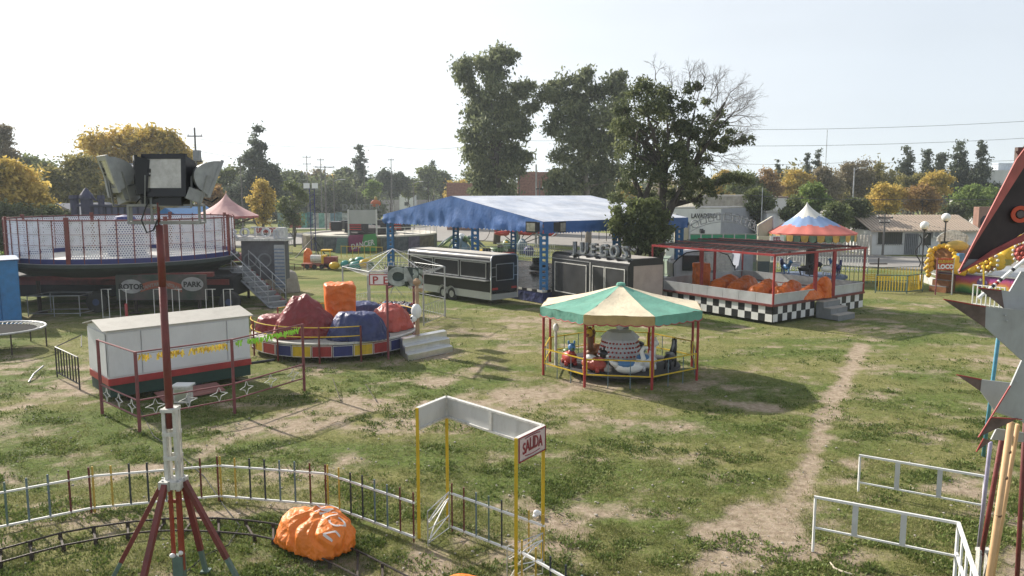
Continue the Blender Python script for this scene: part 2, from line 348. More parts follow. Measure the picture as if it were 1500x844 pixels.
q = np.stack([idx[:-1, :-1], idx[:-1, 1:], idx[1:, 1:], idx[1:, :-1]], -1).reshape(-1, 4)
gm.loops.add(q.size); gm.loops.foreach_set('vertex_index', q.ravel()); gm.polygons.add(len(q))
gm.polygons.foreach_set('loop_start', np.arange(0, q.size, 4)); gm.polygons.foreach_set('use_smooth', np.ones(len(q), bool)); gm.update()
at = gm.attributes.new('dirt', 'FLOAT', 'POINT'); at.data.foreach_set('value', dm.ravel().astype(np.float32))
lush = np.clip((fbm(XX * 0.28 + 5, YY * 0.5, 21, 4) - 0.40) / 0.25, 0, 1)
def blob(px, py, rx, ry):
    c = G(px, py); return np.clip(1.6 - np.hypot((XX - c.x) / rx, (YY - c.y) / ry) * 1.2, 0, 1)
for b in ((60, 650, 2.6, 2.2), (1400, 700, 1.2, .7), (740, 650, 2.0, 1.2), (1100, 570, 3, 2), (900, 700, 2.6, 1.3), (1390, 590, 3, 1.6), (560, 500, 3, 2.2)):
    lush = np.maximum(lush, blob(*b) * 0.95)
at = gm.attributes.new('lush', 'FLOAT', 'POINT'); at.data.foreach_set('value', lush.ravel().astype(np.float32))
m = bpy.data.materials.new('grass and earth'); m.use_nodes = True; n = m.node_tree; L = n.links; b = n.nodes['Principled BSDF']
b.inputs['Roughness'].default_value = 0.95; b.inputs['Specular IOR Level'].default_value = 0.1
tc = n.nodes.new('ShaderNodeTexCoord')
def NZ(sc, det=8, rg=0.6):
    z = n.nodes.new('ShaderNodeTexNoise'); z.inputs['Scale'].default_value = sc; z.inputs['Detail'].default_value = det; z.inputs['Roughness'].default_value = rg
    L.new(tc.outputs['Object'], z.inputs['Vector']); return z.outputs['Fac']
def RAMP(src, stops):
    r = n.nodes.new('ShaderNodeValToRGB'); e = r.color_ramp.elements
    e[0].position, e[0].color = stops[0][0], stops[0][1] + (1,); e[1].position, e[1].color = stops[-1][0], stops[-1][1] + (1,)
    for p_, c_ in stops[1:-1]: k = e.new(p_); k.color = c_ + (1,)
    L.new(src, r.inputs['Fac']); return r.outputs[0]
def MIX(f, a, b_):
    x = n.nodes.new('ShaderNodeMixRGB')
    if isinstance(f, float): x.inputs['Fac'].default_value = f
    else: L.new(f, x.inputs['Fac'])
    L.new(a, x.inputs['Color1']); L.new(b_, x.inputs['Color2']); return x.outputs[0]
def ATT(nm):
    a = n.nodes.new('ShaderNodeAttribute'); a.attribute_name = nm; return a.outputs['Fac']
dry = RAMP(NZ(9, 10, 0.75), [(0.28, (0.070, 0.080, 0.025)), (0.5, (0.205, 0.21, 0.070)), (0.74, (0.37, 0.32, 0.155))])
lus = RAMP(NZ(7, 10, 0.75), [(0.28, (0.030, 0.050, 0.010)), (0.55, (0.125, 0.175, 0.038)), (0.76, (0.24, 0.27, 0.08))])
ear = RAMP(NZ(5, 12, 0.7), [(0.28, (0.22, 0.165, 0.115)), (0.5, (0.40, 0.315, 0.235)), (0.72, (0.55, 0.45, 0.355))])
gr = MIX(ATT('lush'), dry, lus)
mul = n.nodes.new('ShaderNodeMath'); mul.operation = 'MULTIPLY_ADD'; L.new(NZ(11, 12, 0.85), mul.inputs[0]); mul.inputs[1].default_value = 3.0; mul.inputs[2].default_value = -1.5
ad = n.nodes.new('ShaderNodeMath'); ad.operation = 'ADD'; ad.use_clamp = True; L.new(ATT('dirt'), ad.inputs[0]); L.new(mul.outputs[0], ad.inputs[1])
L.new(MIX(ad.outputs[0], gr, ear), b.inputs['Base Color'])
bp = n.nodes.new('ShaderNodeBump'); bp.inputs['Strength'].default_value = 0.8; bp.inputs['Distance'].default_value = 0.09; L.new(NZ(14, 10, 0.8), bp.inputs['Height']); L.new(bp.outputs[0], b.inputs['Normal'])
gm.materials.append(m); ground = struct(bpy.data.objects.new('ground', gm)); COL.objects.link(ground)

# grass blades and weeds: uncountable, two stuff objects
def scatter(name, m, N, leaves, lr, lw, hh, wfun, y0=9.5, y1=46, flat=0.5):
    u = np.random.rand(N); yy = 1 / (1 / y0 + u * (1 / y1 - 1 / y0)); half = yy * 0.70 + 1; xx = (np.random.rand(N) * 2 - 1) * half
    w = wfun(xx, yy); k = np.random.rand(N) < w; xx, yy = xx[k], yy[k]; Nn = len(xx)
    sc = (0.6 + 0.8 * np.random.rand(Nn)); X0 = np.repeat(xx, leaves); Y0 = np.repeat(yy, leaves); SC = np.repeat(sc, leaves); M_ = len(X0)
    a = np.random.rand(M_) * 2 * np.pi; rr = np.random.rand(M_) * lr * SC; bx_ = X0 + np.cos(a) * rr; by_ = Y0 + np.sin(a) * rr
    a2 = a + np.random.randn(M_) * 0.6; ln = hh * SC * (0.6 + 0.7 * np.random.rand(M_)); el = flat + (1.45 - flat) * np.random.rand(M_)
    dx, dy, dz = np.cos(a2) * np.cos(el) * ln, np.sin(a2) * np.cos(el) * ln, np.sin(el) * ln
    w_ = lw * SC * (0.7 + 0.6 * np.random.rand(M_)) ; px, py = -np.sin(a2) * w_, np.cos(a2) * w_
    g0 = np.full(M_, -0.02)
    A = np.stack([bx_, by_, g0], 1); Bv = np.stack([bx_ + dx * .55 + px, by_ + dy * .55 + py, g0 + dz * .6], 1); C_ = np.stack([bx_ + dx, by_ + dy, g0 + dz * .9], 1); D = np.stack([bx_ + dx * .55 - px, by_ + dy * .55 - py, g0 + dz * .6], 1)
    co = np.stack([A, Bv, C_, D], 1).reshape(-1, 3); me = bpy.data.meshes.new(name); me.vertices.add(len(co)); me.vertices.foreach_set('co', co.ravel())
    me.loops.add(len(co)); me.loops.foreach_set('vertex_index', np.arange(len(co))); me.polygons.add(M_); me.polygons.foreach_set('loop_start', np.arange(0, len(co), 4)); me.update()
    me.materials.append(m); o = bpy.data.objects.new(name, me); COL.objects.link(o); return struct(o, 'stuff')
weedm = leafmat('weed leaves', (0.06, 0.095, 0.02), (0.13, 0.18, 0.04), (0.24, 0.28, 0.09), 0.3)
grassm = leafmat('grass blades', (0.10, 0.135, 0.032), (0.20, 0.22, 0.065), (0.38, 0.34, 0.16), 0.3)
def wweed(x, y):
    d = dirtmask(x, y); k = np.clip((fbm(x * 1.1, y * 1.6, 77, 4) - 0.50) / 0.12, 0, 1) * np.clip((fbm(x * .25, y * .4, 78, 3) - 0.36) / 0.15, 0.05, 1); return k * (1 - d * 0.75) * np.where(y < 30, 1, .5)
def wgrass(x, y): return (1 - dirtmask(x, y) * 0.92) * np.clip(fbm(x * 2.5, y * 2.5, 55, 3) * 1.8 - 0.35, 0.05, 1)
o = scatter('weeds', weedm, 110000, 8, 0.09, 0.014, 0.065, wweed, flat=0.15); tag(o, 'dark green broad leaved weeds growing in clumps through the worn field', 'weeds')
o = scatter('grass', grassm, 150000, 6, 0.11, 0.005, 0.06, wgrass); tag(o, 'short dry green grass covering the fairground field', 'grass')
# litter and pebbles on the field
peb = MB()
for i in range(900):
    y = 1 / (1 / 10 + random.random() * (1 / 36 - 1 / 10)); x = random.uniform(-.68, .68) * y; r = random.uniform(.012, .035)
    peb.ball((x, y, 0.0), r, r * random.uniform(.6, 1), r * .6, 6, random.random() * 3)
tag(struct(peb.put('pebbles', mat('pebble stone', (0.42, 0.38, 0.33), 0.9), world=False), 'stuff'), 'small pale pebbles and clods scattered over the worn earth', 'pebbles')

# ---- roads
def strip(name, near, far, z, m, n=6):
    q0 = [G(a, b) for a, b in near]; q1 = [G(a, b) for a, b in far]; mb = MB()
    for q_ in (q0, q1):
        for p_ in q_: p_.z = z
    N = len(q0); mb.add(q0 + q1, [(i, i + 1, N + i + 1, N + i) for i in range(N - 1)]); return struct(mb.put(name, m, world=False))
asph = mat('pale worn asphalt', (0.25, 0.235, 0.22), 0.9, 0, 0.12, 0.5, 0.2, 20)
RN = [(-300, 382), (200, 366), (380, 362), (450, 358), (545, 356), (700, 353), (850, 362), (1000, 374), (1150, 386), (1300, 394), (1500, 405), (1750, 420)]
RF = [(-300, 352), (200, 346), (380, 344), (450, 342), (560, 337), (640, 328), (800, 336), (1000, 352), (1150, 365), (1300, 377), (1500, 385), (1750, 396)]
strip('road', RN, RF, 0.03, asph)
kerbm = mat('kerb concrete', (0.40, 0.38, 0.35), 0.9)
for nm, L_ in (('kerb', RN), ('kerb', RF)):
    mb = MB(); q_ = [G(a, b) for a, b in L_]
    for a, b_ in zip(q_[:-1], q_[1:]): mb.bar(a + Z * .07, b_ + Z * .07, .18, .14)
    struct(mb.put(nm, kerbm, world=False))
sw = [(640, 322), (760, 329), (1000, 345), (1150, 357), (1300, 371.5), (1500, 378)]; sw2 = [(a, b - 2.5) for a, b in sw]
strip('pavement', sw, sw2, 0.035, concrete)
strip('path', [(430, 336), (545, 334), (640, 325)], [(420, 322), (540, 322), (630, 320)], 0.032, asph)
# ================================================================== TREES
LM = {}
def lm(k):
    if k not in LM:
        c = {'euc': ((0.085, 0.105, 0.06), (0.18, 0.205, 0.11), (0.32, 0.34, 0.18)), 'dark': ((0.055, 0.070, 0.036), (0.12, 0.145, 0.065), (0.23, 0.25, 0.115)),
             'green': ((0.065, 0.09, 0.04), (0.14, 0.17, 0.065), (0.24, 0.27, 0.10)), 'lime': ((0.09, 0.14, 0.04), (0.17, 0.24, 0.065), (0.27, 0.34, 0.10)),
             'gold': ((0.25, 0.22, 0.07), (0.55, 0.40, 0.09), (0.76, 0.58, 0.18)), 'olive': ((0.11, 0.12, 0.05), (0.24, 0.22, 0.085), (0.42, 0.36, 0.13)),
             'rust': ((0.16, 0.11, 0.06), (0.34, 0.21, 0.09), (0.50, 0.33, 0.12)), 'conifer': ((0.045, 0.06, 0.045), (0.09, 0.11, 0.075), (0.15, 0.175, 0.11)),
             'brown': ((0.13, 0.11, 0.07), (0.24, 0.20, 0.125), (0.36, 0.31, 0.20))}[k]
        LM[k] = leafmat(k + ' leaves', *c, 0.42)
    return LM[k]
def crown_mesh(name, m, blobs, N, ls, parent, sub=26, elong=1.6, droop=0.0):
    N = int(N * 1.7); ls = ls * .72; sub = int(sub * 1.9)
    bl = np.array([[c.x, c.y, c.z, r] for c, r in blobs]); w = bl[:, 3] ** 1.25; w = w / w.sum()
    nc = max(6, N // sub); ci = np.random.choice(len(bl), nc, p=w); d = np.random.randn(nc, 3); d /= np.linalg.norm(d, axis=1)[:, None]
    rad = bl[ci, 3] * (np.random.rand(nc) ** 0.42) * 0.98; cc = bl[ci, :3] + d * rad[:, None] * np.array([1, 1, 0.85])
    cr = (bl[ci, 3] * 0.25 + ls * 1.4) * (0.5 + np.random.rand(nc))
    k = np.repeat(np.arange(nc), sub); M_ = len(k); p = cc[k] + np.random.randn(M_, 3) * (cr[k] * 0.55)[:, None] * np.array([1, 1, 0.7])
    a = np.random.randn(M_, 3); a[:, 2] -= droop; a /= np.linalg.norm(a, axis=1)[:, None]; b_ = np.cross(a, np.random.randn(M_, 3)); b_ /= np.linalg.norm(b_, axis=1)[:, None] + 1e-9
    s_ = (ls * (0.6 + 0.8 * np.random.rand(M_)))[:, None]; a = a * s_ * elong * .5; b_ = b_ * s_ * .36
    co = np.stack([p - a, p + b_, p + a, p - b_], 1).reshape(-1, 3); me = bpy.data.meshes.new(name); me.vertices.add(len(co))
    me.vertices.foreach_set('co', co.astype(np.float32).ravel()); me.loops.add(len(co)); me.loops.foreach_set('vertex_index', np.arange(len(co)))
    me.polygons.add(M_); me.polygons.foreach_set('loop_start', np.arange(0, len(co), 4)); me.update(); me.materials.append(m)
    me.transform(MINV[parent.name]); o = bpy.data.objects.new(name, me); COL.objects.link(o); o.parent = parent; return o
def limb(mb, p, q, r0, r1, jit=0.06, n=5, k=5):
    p, q = V(p), V(q); L_ = (q - p).length; pts = []
    for i in range(k + 1):
        t = i / k; pts.append(p.lerp(q, t) + V((random.gauss(0, 1), random.gauss(0, 1), random.gauss(0, .5))) * L_ * jit * math.sin(math.pi * t))
    mb.path(pts, [r0 + (r1 - r0) * i / k for i in range(k + 1)], n); return pts
def twigs(mb, p, d, L_, r, depth, n=3):
    q = p + d * L_; mb.path([p, p + d * L_ * .5 + V((random.gauss(0, 1), random.gauss(0, 1), random.gauss(0, 1))) * L_ * .05, q], [r, r * .8, r * .6], n)
    if depth == 0: return
    for i in range(random.choice((2, 3, 3))):
        e = (d + V((random.gauss(0, .42), random.gauss(0, .42), random.gauss(0, .38)))).normalized(); twigs(mb, q if i else p + d * L_ * .6, e, L_ * random.uniform(.62, .85), r * .6, depth - 1, n)
def tree(name, label, cat, base, blobs, N, ls, leaf, bk=bark, tr=0.25, group=None, forks=1, droop=0.0, elong=1.6, sub=26):
    base = V(base); t = T(name, label, cat, base, 0, group)
    zt = max(c.z for c, r in blobs); zb = min(c.z - r for c, r in blobs); cx = sum(c.x * r for c, r in blobs) / sum(r for c, r in blobs); cy = base.y
    mid = V((base.x * .4 + cx * .6, cy, zb + (zt - zb) * .35)); mb = MB(); limb(mb, base - Z * .3, mid, tr, tr * .6, .02, 8); mb.put('trunk', bk, t, True)
    mb = MB()
    for c, r in sorted(blobs, key=lambda e: -e[1])[:14]:
        f = min(.95, max(.15, random.random())); st = base.lerp(mid, f) if c.z < mid.z + 1 else mid
        limb(mb, st, c, tr * .42, tr * .08, .07, 4)
    mb.put('branches', bk, t, True); crown_mesh('crown', lm(leaf), blobs, N, ls, t, sub, elong, droop); return t
def pb(lst, Y, dy=0.5):
    return [(P(a, b, Y) + V((0, random.uniform(-dy, dy) * r / CF * Y * 2, 0)), r / CF * Y) for a, b, r in lst]
def autoblobs(px, yt, yb, w, Y, kind):
    H_ = yb - yt; o = []
    if kind == 'cone':
        k = 13
        for i in range(k):
            f = i / (k - 1); y = yt + H_ * (0.02 + f * .88); rw = w * .5 * (0.07 + .93 * f ** .85)
            for j in range(1 + int(4 * f)): o.append((px + random.uniform(-1, 1) * rw * (.75 if i > 1 else .1), y + random.uniform(-.02, .02) * H_, max(rw * .40, w * .06, H_ * .05)))
    else:
        k = 16
        for i in range(k):
            a = random.uniform(0, 6.28); f = random.random() ** .5; bx_ = px + math.cos(a) * f * w * .36; by_ = yt + H_ * .44 + math.sin(a) * f * H_ * .30
            o.append((bx_, by_, w * random.uniform(.10, .20)))
    return pb(o, Y)
def ground_at(px, Y): p = P(px, 300, Y); return V((p.x, Y, 0))
# the three great trees over the blue canopy
tree('eucalyptus_tree', 'tall ragged narrow eucalyptus, leftmost of the great trees behind the blue canopy', 'tree', ground_at(727, 95),
     pb([(726, 84, 14), (708, 94, 11), (742, 88, 13), (752, 80, 5), (735, 74, 8), (683, 98, 12), (680, 112, 12), (690, 128, 10), (674, 100, 6), (727, 108, 17), (722, 132, 20), (703, 148, 16), (742, 150, 15), (758, 128, 13), (776, 122, 9), (770, 138, 11), (722, 162, 24), (697, 172, 18), (752, 168, 18), (775, 160, 9), (786, 152, 8), (716, 192, 27), (690, 200, 16), (748, 196, 20), (768, 186, 11), (722, 222, 28), (696, 226, 17), (748, 222, 15), (720, 248, 27), (698, 256, 18), (742, 250, 15), (716, 274, 24), (738, 282, 16), (702, 284, 16), (764, 238, 10), (775, 232, 7), (758, 250, 9)], 95),
     21000, .42, 'euc', bark, .45, droop=1.0)
tree('eucalyptus_tree', 'broad feathery eucalyptus behind the blue canopy, between the narrow one and the dark tree', 'tree', ground_at(862, 92),
     pb([(812, 128, 15), (828, 118, 12), (850, 120, 14), (862, 110, 9), (800, 142, 12), (825, 142, 16), (846, 148, 18), (872, 136, 15), (896, 124, 14), (908, 112, 9), (905, 140, 18), (828, 168, 20), (858, 176, 24), (888, 172, 24), (912, 180, 20), (812, 190, 12), (836, 200, 22), (868, 210, 26), (898, 215, 24), (826, 226, 16), (850, 240, 24), (880, 250, 26), (905, 255, 20), (818, 262, 14), (832, 272, 18), (806, 268, 10), (860, 276, 20), (890, 282, 18), (815, 286, 10)], 92),
     18000, .42, 'euc', barkpale, .4, droop=.8)
Yd = 47.0
dk = tree('spreading_tree', 'dark spreading tree with leaning trunks and bare upper right twigs behind the games trailer', 'tree', ground_at(962, Yd),
     pb([(940, 126, 12), (925, 140, 15), (958, 130, 13), (978, 140, 14), (1003, 132, 9), (915, 162, 16), (945, 160, 20), (975, 165, 17), (1003, 158, 13), (905, 188, 15), (930, 192, 22), (965, 196, 20), (998, 190, 15), (1026, 178, 10), (1022, 128, 6), (916, 220, 17), (946, 228, 22), (978, 224, 20), (1010, 214, 13), (1040, 196, 8), (1052, 168, 6), (930, 252, 18), (962, 258, 20), (996, 256, 18), (1018, 244, 13), (1036, 232, 8), (1070, 196, 7), (1080, 206, 8), (1090, 208, 7), (1098, 203, 5), (1062, 208, 6), (1044, 214, 7), (1006, 280, 15), (1026, 272, 12), (1040, 282, 9), (985, 284, 12), (1022, 292, 9), (930, 278, 12), (1060, 184, 5), (915, 272, 9), (1000, 180, 14), (1018, 200, 13), (1030, 216, 11), (990, 220, 14), (1024, 258, 10), (1000, 240, 14), (955, 290, 12), (905, 290, 12), (1046, 180, 6), (1056, 220, 6), (1034, 150, 5), (948, 310, 10)], Yd, .9),
     15000, .19, 'dark', bark, .42, sub=16)
mb = MB()
for pts, r0, r1 in (([(958, 345), (942, 300), (925, 250), (935, 190)], .30, .06), ([(965, 345), (985, 300), (1018, 240), (1040, 190), (1062, 150)], .30, .07), ([(952, 340), (945, 290), (965, 230), (990, 170)], .24, .05),
                    ([(985, 300), (1020, 292), (1050, 266), (1062, 258)], .2, .05), ([(1018, 240), (1050, 190), (1075, 165)], .12, .03), ([(1000, 262), (1010, 200), (1020, 150)], .14, .03)):
    q_ = [P(a, b, Yd + random.uniform(-.6, .6)) for a, b in pts]; N_ = len(q_); mb.path(q_, [r0 + (r1 - r0) * i / (N_ - 1) for i in range(N_)], 7)
mb.put('limbs', bark, dk, True)
mb = MB()
for a, b, dx, dz, L_ in ((1040, 190, .5, .8, 1.2), (1062, 150, .4, .8, .8), (1075, 165, .8, .4, .8), (1050, 175, .9, .3, 1.1), (1020, 150, .2, 1, .8), (1000, 160, 0, 1, .9), (1060, 185, 1, .0, 1.0), (1045, 215, 1, .25, 1.0), (1030, 235, .9, -.5, .9), (1030, 160, .5, .9, 1.0), (1050, 150, .1, 1, .7), (1018, 240, 1, 0, 1.2), (1030, 190, .75, .6, 1.3), (935, 190, -.4, .9, 1.0), (1025, 200, .8, .5, 1.4), (1008, 130, .1, 1, .7), (985, 135, -.1, 1, .6), (1060, 160, .7, .7, 1.0), (1070, 180, .9, .4, .9), (1042, 140, .4, .9, .8), (1058, 200, 1, .1, .8), (1030, 120, .3, 1, .6), (1048, 165, .8, .6, 1.0), (1015, 145, .3, 1, .9), (960, 118, 0, 1, .6), (1040, 225, 1, -.2, .9), (1065, 172, 1, .2, .9)):
    twigs(mb, P(a, b, Yd + random.uniform(-.8, .8)), V((dx, random.uniform(-.3, .3), dz)).normalized(), L_ * .85, .036, 5)
struct(mb.put('bare_twigs', mat('dead grey twigs', (0.17, 0.15, 0.135), .9), dk), 'stuff')
crown_mesh('leafy_bough', lm('dark'), pb([(1062, 262, 5), (1072, 258, 6), (1084, 262, 6), (1096, 264, 4), (1050, 268, 5)], Yd), 900, .2, dk)
tree('bushy_tree', 'low leafy green bush crowding the foot of the dark tree beside the black games trailer', 'tree', ground_at(935, 45.2),
     pb([(908, 322, 10), (925, 316, 12), (945, 322, 13), (912, 340, 10), (932, 340, 14), (955, 340, 13), (972, 346, 9), (920, 356, 9), (944, 360, 12), (965, 362, 10), (978, 335, 7), (905, 305, 7), (930, 300, 8), (955, 300, 10), (940, 308, 12), (898, 330, 7), (968, 318, 12)], 45.2), 7000, .2, 'green', bark, .15)
# trees along the left side of the field
tl = [('bushy_tree', 'golden yellow tree beyond the field edge, rising behind the floodlight cluster', 215, 186, 300, 195, 85, 'gold', 9000, .42), ]
tree('broadleaf_tree', 'large golden yellow broad tree rising directly behind the floodlight cluster', 'tree', ground_at(215, 88),
     pb([(150, 212, 18), (175, 203, 18), (205, 200, 18), (232, 206, 20), (258, 212, 17), (140, 235, 16), (168, 232, 22), (200, 230, 24), (235, 232, 24), (268, 232, 18), (285, 240, 14), (300, 252, 10), (150, 258, 18), (185, 262, 22), (225, 264, 22), (262, 262, 20), (290, 270, 12), (205, 290, 20), (170, 290, 18), (250, 292, 18)], 88), 16000, .42, 'gold', bark, .35)
tree('broadleaf_tree', 'dark green tree with loose yellowing boughs between the left golden trees and the rotor drum', 'tree', ground_at(110, 80),
     pb([(85, 262, 16), (105, 245, 16), (122, 240, 14), (90, 285, 18), (115, 270, 20), (135, 262, 14), (105, 300, 20), (135, 290, 18), (80, 305, 16), (150, 280, 14)], 80), 9000, .38, 'olive', bark, .3)
tree('broadleaf_tree', 'big orange and green tree at the left border of the photo above the blue cabin', 'tree', ground_at(22, 62),
     pb([(15, 250, 18), (35, 258, 18), (8, 275, 20), (48, 280, 16), (28, 290, 22), (62, 300, 14), (50, 310, 18), (-10, 250, 20), (-15, 290, 25)], 62), 10000, .34, 'gold', bark, .3)
tree('broadleaf_tree', 'dark shady evergreen mass under the orange tree, behind the left edge of the rotor drum', 'tree', ground_at(20, 58),
     pb([(5, 315, 22), (30, 320, 22), (52, 330, 18), (12, 345, 24), (40, 350, 20), (68, 325, 14), (75, 315, 12), (5, 370, 22), (90, 322, 12), (-20, 330, 24)], 58), 9000, .3, 'dark', bark, .3)
tree('broadleaf_tree', 'sparse grey twiggy treetop at the upper left corner', 'tree', ground_at(-8, 90),
     pb([(0, 190, 12), (-15, 200, 16), (12, 205, 9), (-5, 220, 16), (14, 226, 10), (-10, 245, 18)], 90), 3000, .34, 'brown', bark, .3)
tree('broadleaf_tree', 'dull green rounded tree rising between the orange tree and the golden tree at far left', 'tree', ground_at(60, 110),
     pb([(52, 245, 14), (70, 250, 14), (40, 240, 12), (62, 268, 16), (85, 262, 12)], 110), 4500, .5, 'green', bark, .3)
tree('broadleaf_tree', 'green bush beside the bottom left of the rotor drum', 'bush', ground_at(15, 46), pb([(8, 378, 8), (20, 374, 7), (-4, 382, 9)], 46), 900, .2, 'lime', bark, .08)
FAR = [  # px, top, base, width, depth, kind, leaf, count, leafsize, name, label
 (375, 188, 300, 62, 120, 'cone', 'conifer', 6500, .5, 'conifer_tree', 'dark broad conifer standing alone right of the floodlights'),
 (340, 240, 300, 60, 125, 'r', 'green', 4000, .55, 'broadleaf_tree', 'green rounded tree at the foot of the dark broad conifer'),
 (310, 270, 320, 40, 95, 'r', 'rust', 2600, .4, 'broadleaf_tree', 'rusty orange low tree just left of the pink tent'),
 (386, 262, 345, 46, 84, 'tall', 'gold', 3200, .28, 'broadleaf_tree', 'young bright yellow tree right of the pink tent'),
 (430, 265, 352, 52, 90, 'tall', 'green', 2600, .3, 'broadleaf_tree', 'young thin green street tree right of the yellow one'),
 (425, 240, 300, 50, 170, 'r', 'dark', 3000, .7, 'broadleaf_tree', 'dark rounded tree right behind the young street tree'),
 (462, 246, 300, 50, 180, 'r', 'brown', 3000, .7, 'broadleaf_tree', 'brownish bare-looking tree in the far line left of the small gold one'),
 (487, 248, 292, 26, 185, 'r', 'gold', 1600, .6, 'broadleaf_tree', 'small gold tree in the far line left of the pointed conifer'),
 (527, 216, 296, 24, 175, 'cone', 'conifer', 2600, .6, 'conifer_tree', 'slim pointed conifer rising above the far tree line'),
 (512, 240, 298, 50, 180, 'r', 'dark', 3000, .7, 'broadleaf_tree', 'dark tree just left of the slim pointed conifer'),
 (545, 262, 298, 24, 150, 'r', 'lime', 1300, .5, 'broadleaf_tree', 'small bright green tree right of the slim pointed conifer'),
 (572, 242, 300, 50, 180, 'r', 'conifer', 3200, .7, 'broadleaf_tree', 'dark tree in the middle of the far line over the small white house'),
 (600, 256, 296, 34, 190, 'r', 'green', 2000, .7, 'broadleaf_tree', 'mid green tree behind the small white far house'),
 (628, 244, 300, 46, 185, 'r', 'green', 3000, .7, 'broadleaf_tree', 'broad green tree left of the far spire cypress'),
 (634, 236, 262, 7, 200, 'cone', 'conifer', 700, .5, 'cypress_tree', 'thin dark cypress spire above the far trees'),
 (648, 250, 296, 30, 190, 'r', 'dark', 1800, .7, 'broadleaf_tree', 'dark low tree under the far cypress spire'),
 (668, 262, 300, 40, 150, 'r', 'gold', 2200, .5, 'broadleaf_tree', 'yellow hedge-like tree beside the narrow eucalyptus'),
 (776, 246, 300, 30, 160, 'r', 'olive', 1500, .5, 'broadleaf_tree', 'low olive tree between the two eucalyptus trees'),
 (918, 262, 310, 40, 140, 'r', 'gold', 2400, .5, 'broadleaf_tree', 'orange-gold tree glimpsed behind the right eucalyptus'),
 (1058, 246, 300, 50, 125, 'r', 'gold', 4200, .42, 'broadleaf_tree', 'orange-gold tree under the outstretched dark bough'),
 (1090, 252, 300, 50, 120, 'r', 'green', 3600, .45, 'broadleaf_tree', 'green tree right of the dark bough'),
 (1130, 248, 300, 60, 120, 'r', 'rust', 4800, .42, 'broadleaf_tree', 'rust-orange tree above the white wash building'),
 (1165, 246, 300, 56, 125, 'r', 'gold', 4200, .42, 'broadleaf_tree', 'gold tree left of the brownish bare wood'),
 (1205, 242, 310, 70, 125, 'r', 'brown', 5200, .42, 'broadleaf_tree', 'brown thinning tree left of the street lamp'),
 (1246, 226, 310, 76, 130, 'r', 'brown', 5600, .4, 'broadleaf_tree', 'tall grey-brown bare tree behind the street lamp'),
 (1282, 236, 310, 60, 130, 'r', 'olive', 4600, .42, 'broadleaf_tree', 'olive tree right of the grey-brown bare tree'),
 (1182, 222, 262, 6, 140, 'cone', 'conifer', 500, .35, 'cypress_tree', 'shorter of the two thin cypress spires near the aerial mast'),
 (1199, 216, 262, 7, 140, 'cone', 'conifer', 600, .35, 'cypress_tree', 'taller thin cypress spire at the aerial mast'),
 (1140, 236, 262, 9, 150, 'cone', 'conifer', 500, .4, 'cypress_tree', 'tiny dark conifer poking over the rust-orange tree'),
 (1112, 265, 335, 44, 82, 'r', 'green', 4200, .3, 'street_tree', 'green street tree with white trunk beside the wash building'),
 (1160, 285, 340, 40, 80, 'r', 'green', 3200, .3, 'street_tree', 'green street tree rising left behind the striped tent'),
 (1190, 265, 330, 46, 84, 'r', 'lime', 3800, .3, 'street_tree', 'bright green street tree behind the striped tent peak'),
 (1222, 282, 345, 50, 80, 'r', 'green', 4200, .3, 'street_tree', 'dense dark green street tree right of the striped tent'),
 (1256, 284, 345, 46, 82, 'r', 'dark', 4200, .3, 'street_tree', 'dark street tree left of the tan-roofed house'),
 (1300, 262, 330, 60, 95, 'r', 'gold', 4800, .34, 'broadleaf_tree', 'yellow autumn tree over the left end of the tan roof'),
 (1350, 270, 325, 60, 95, 'r', 'rust', 4200, .34, 'broadleaf_tree', 'rusty brown tree over the middle of the tan roof'),
 (1370, 252, 300, 50, 112, 'r', 'gold', 3600, .4, 'broadleaf_tree', 'golden tree under the dark conifers'),
 (1335, 250, 300, 54, 118, 'r', 'olive', 3800, .42, 'broadleaf_tree', 'olive-yellow tree left of the golden one under the conifers'),
 (1328, 218, 285, 32, 135, 'cone', 'conifer', 3600, .42, 'conifer_tree', 'dark bushy conifer, leftmost of the hill conifers'),
 (1358, 221, 285, 18, 135, 'cone', 'conifer', 1700, .42, 'conifer_tree', 'narrow dark conifer second in the hill row'),
 (1379, 226, 285, 15, 135, 'cone', 'conifer', 1400, .42, 'conifer_tree', 'small dark conifer third in the hill row'),
 (1405, 210, 290, 34, 130, 'cone', 'conifer', 4200, .42, 'conifer_tree', 'grey green loose conifer left of the white flat-roofed house'),
 (1436, 208, 290, 36, 128, 'cone', 'conifer', 4400, .42, 'conifer_tree', 'tallest grey green conifer next to the white flat-roofed house'),
 (1420, 268, 325, 60, 100, 'r', 'lime', 4600, .36, 'broadleaf_tree', 'bright green willowy tree behind the right end of the tan roof'),
 (1456, 268, 320, 54, 104, 'r', 'lime', 4200, .36, 'broadleaf_tree', 'pale green tree in front of the white flat-roofed house'),
 (1490, 238, 300, 30, 150, 'r', 'dark', 1800, .45, 'broadleaf_tree', 'dark treetop right of the rooftop water tank'),
 (1395, 296, 330, 40, 98, 'r', 'dark', 2600, .36, 'broadleaf_tree', 'dark shrub directly behind the tan roof ridge'),
]
for (px, yt, yb, w, Yv, kd, lf, N_, ls, nm, lb) in FAR:
    if kd == 'cone': w *= 1.3; N_ = int(N_ * 1.6)
    if kd == 'tall':
        H_ = yb - yt; bl = pb([(px + random.uniform(-.28, .28) * w * (0.4 + .8 * math.sin(3.1 * f)), yt + H_ * (.06 + .68 * f), w * random.uniform(.10, .17)) for f in [i / 15 for i in range(16)]], Yv)
    else: bl = autoblobs(px, yt, yb, w, Yv, kd)
    tree(nm, lb, 'tree', ground_at(px, Yv), bl, N_, ls, lf, bark, .16, group=None, elong=1.4)
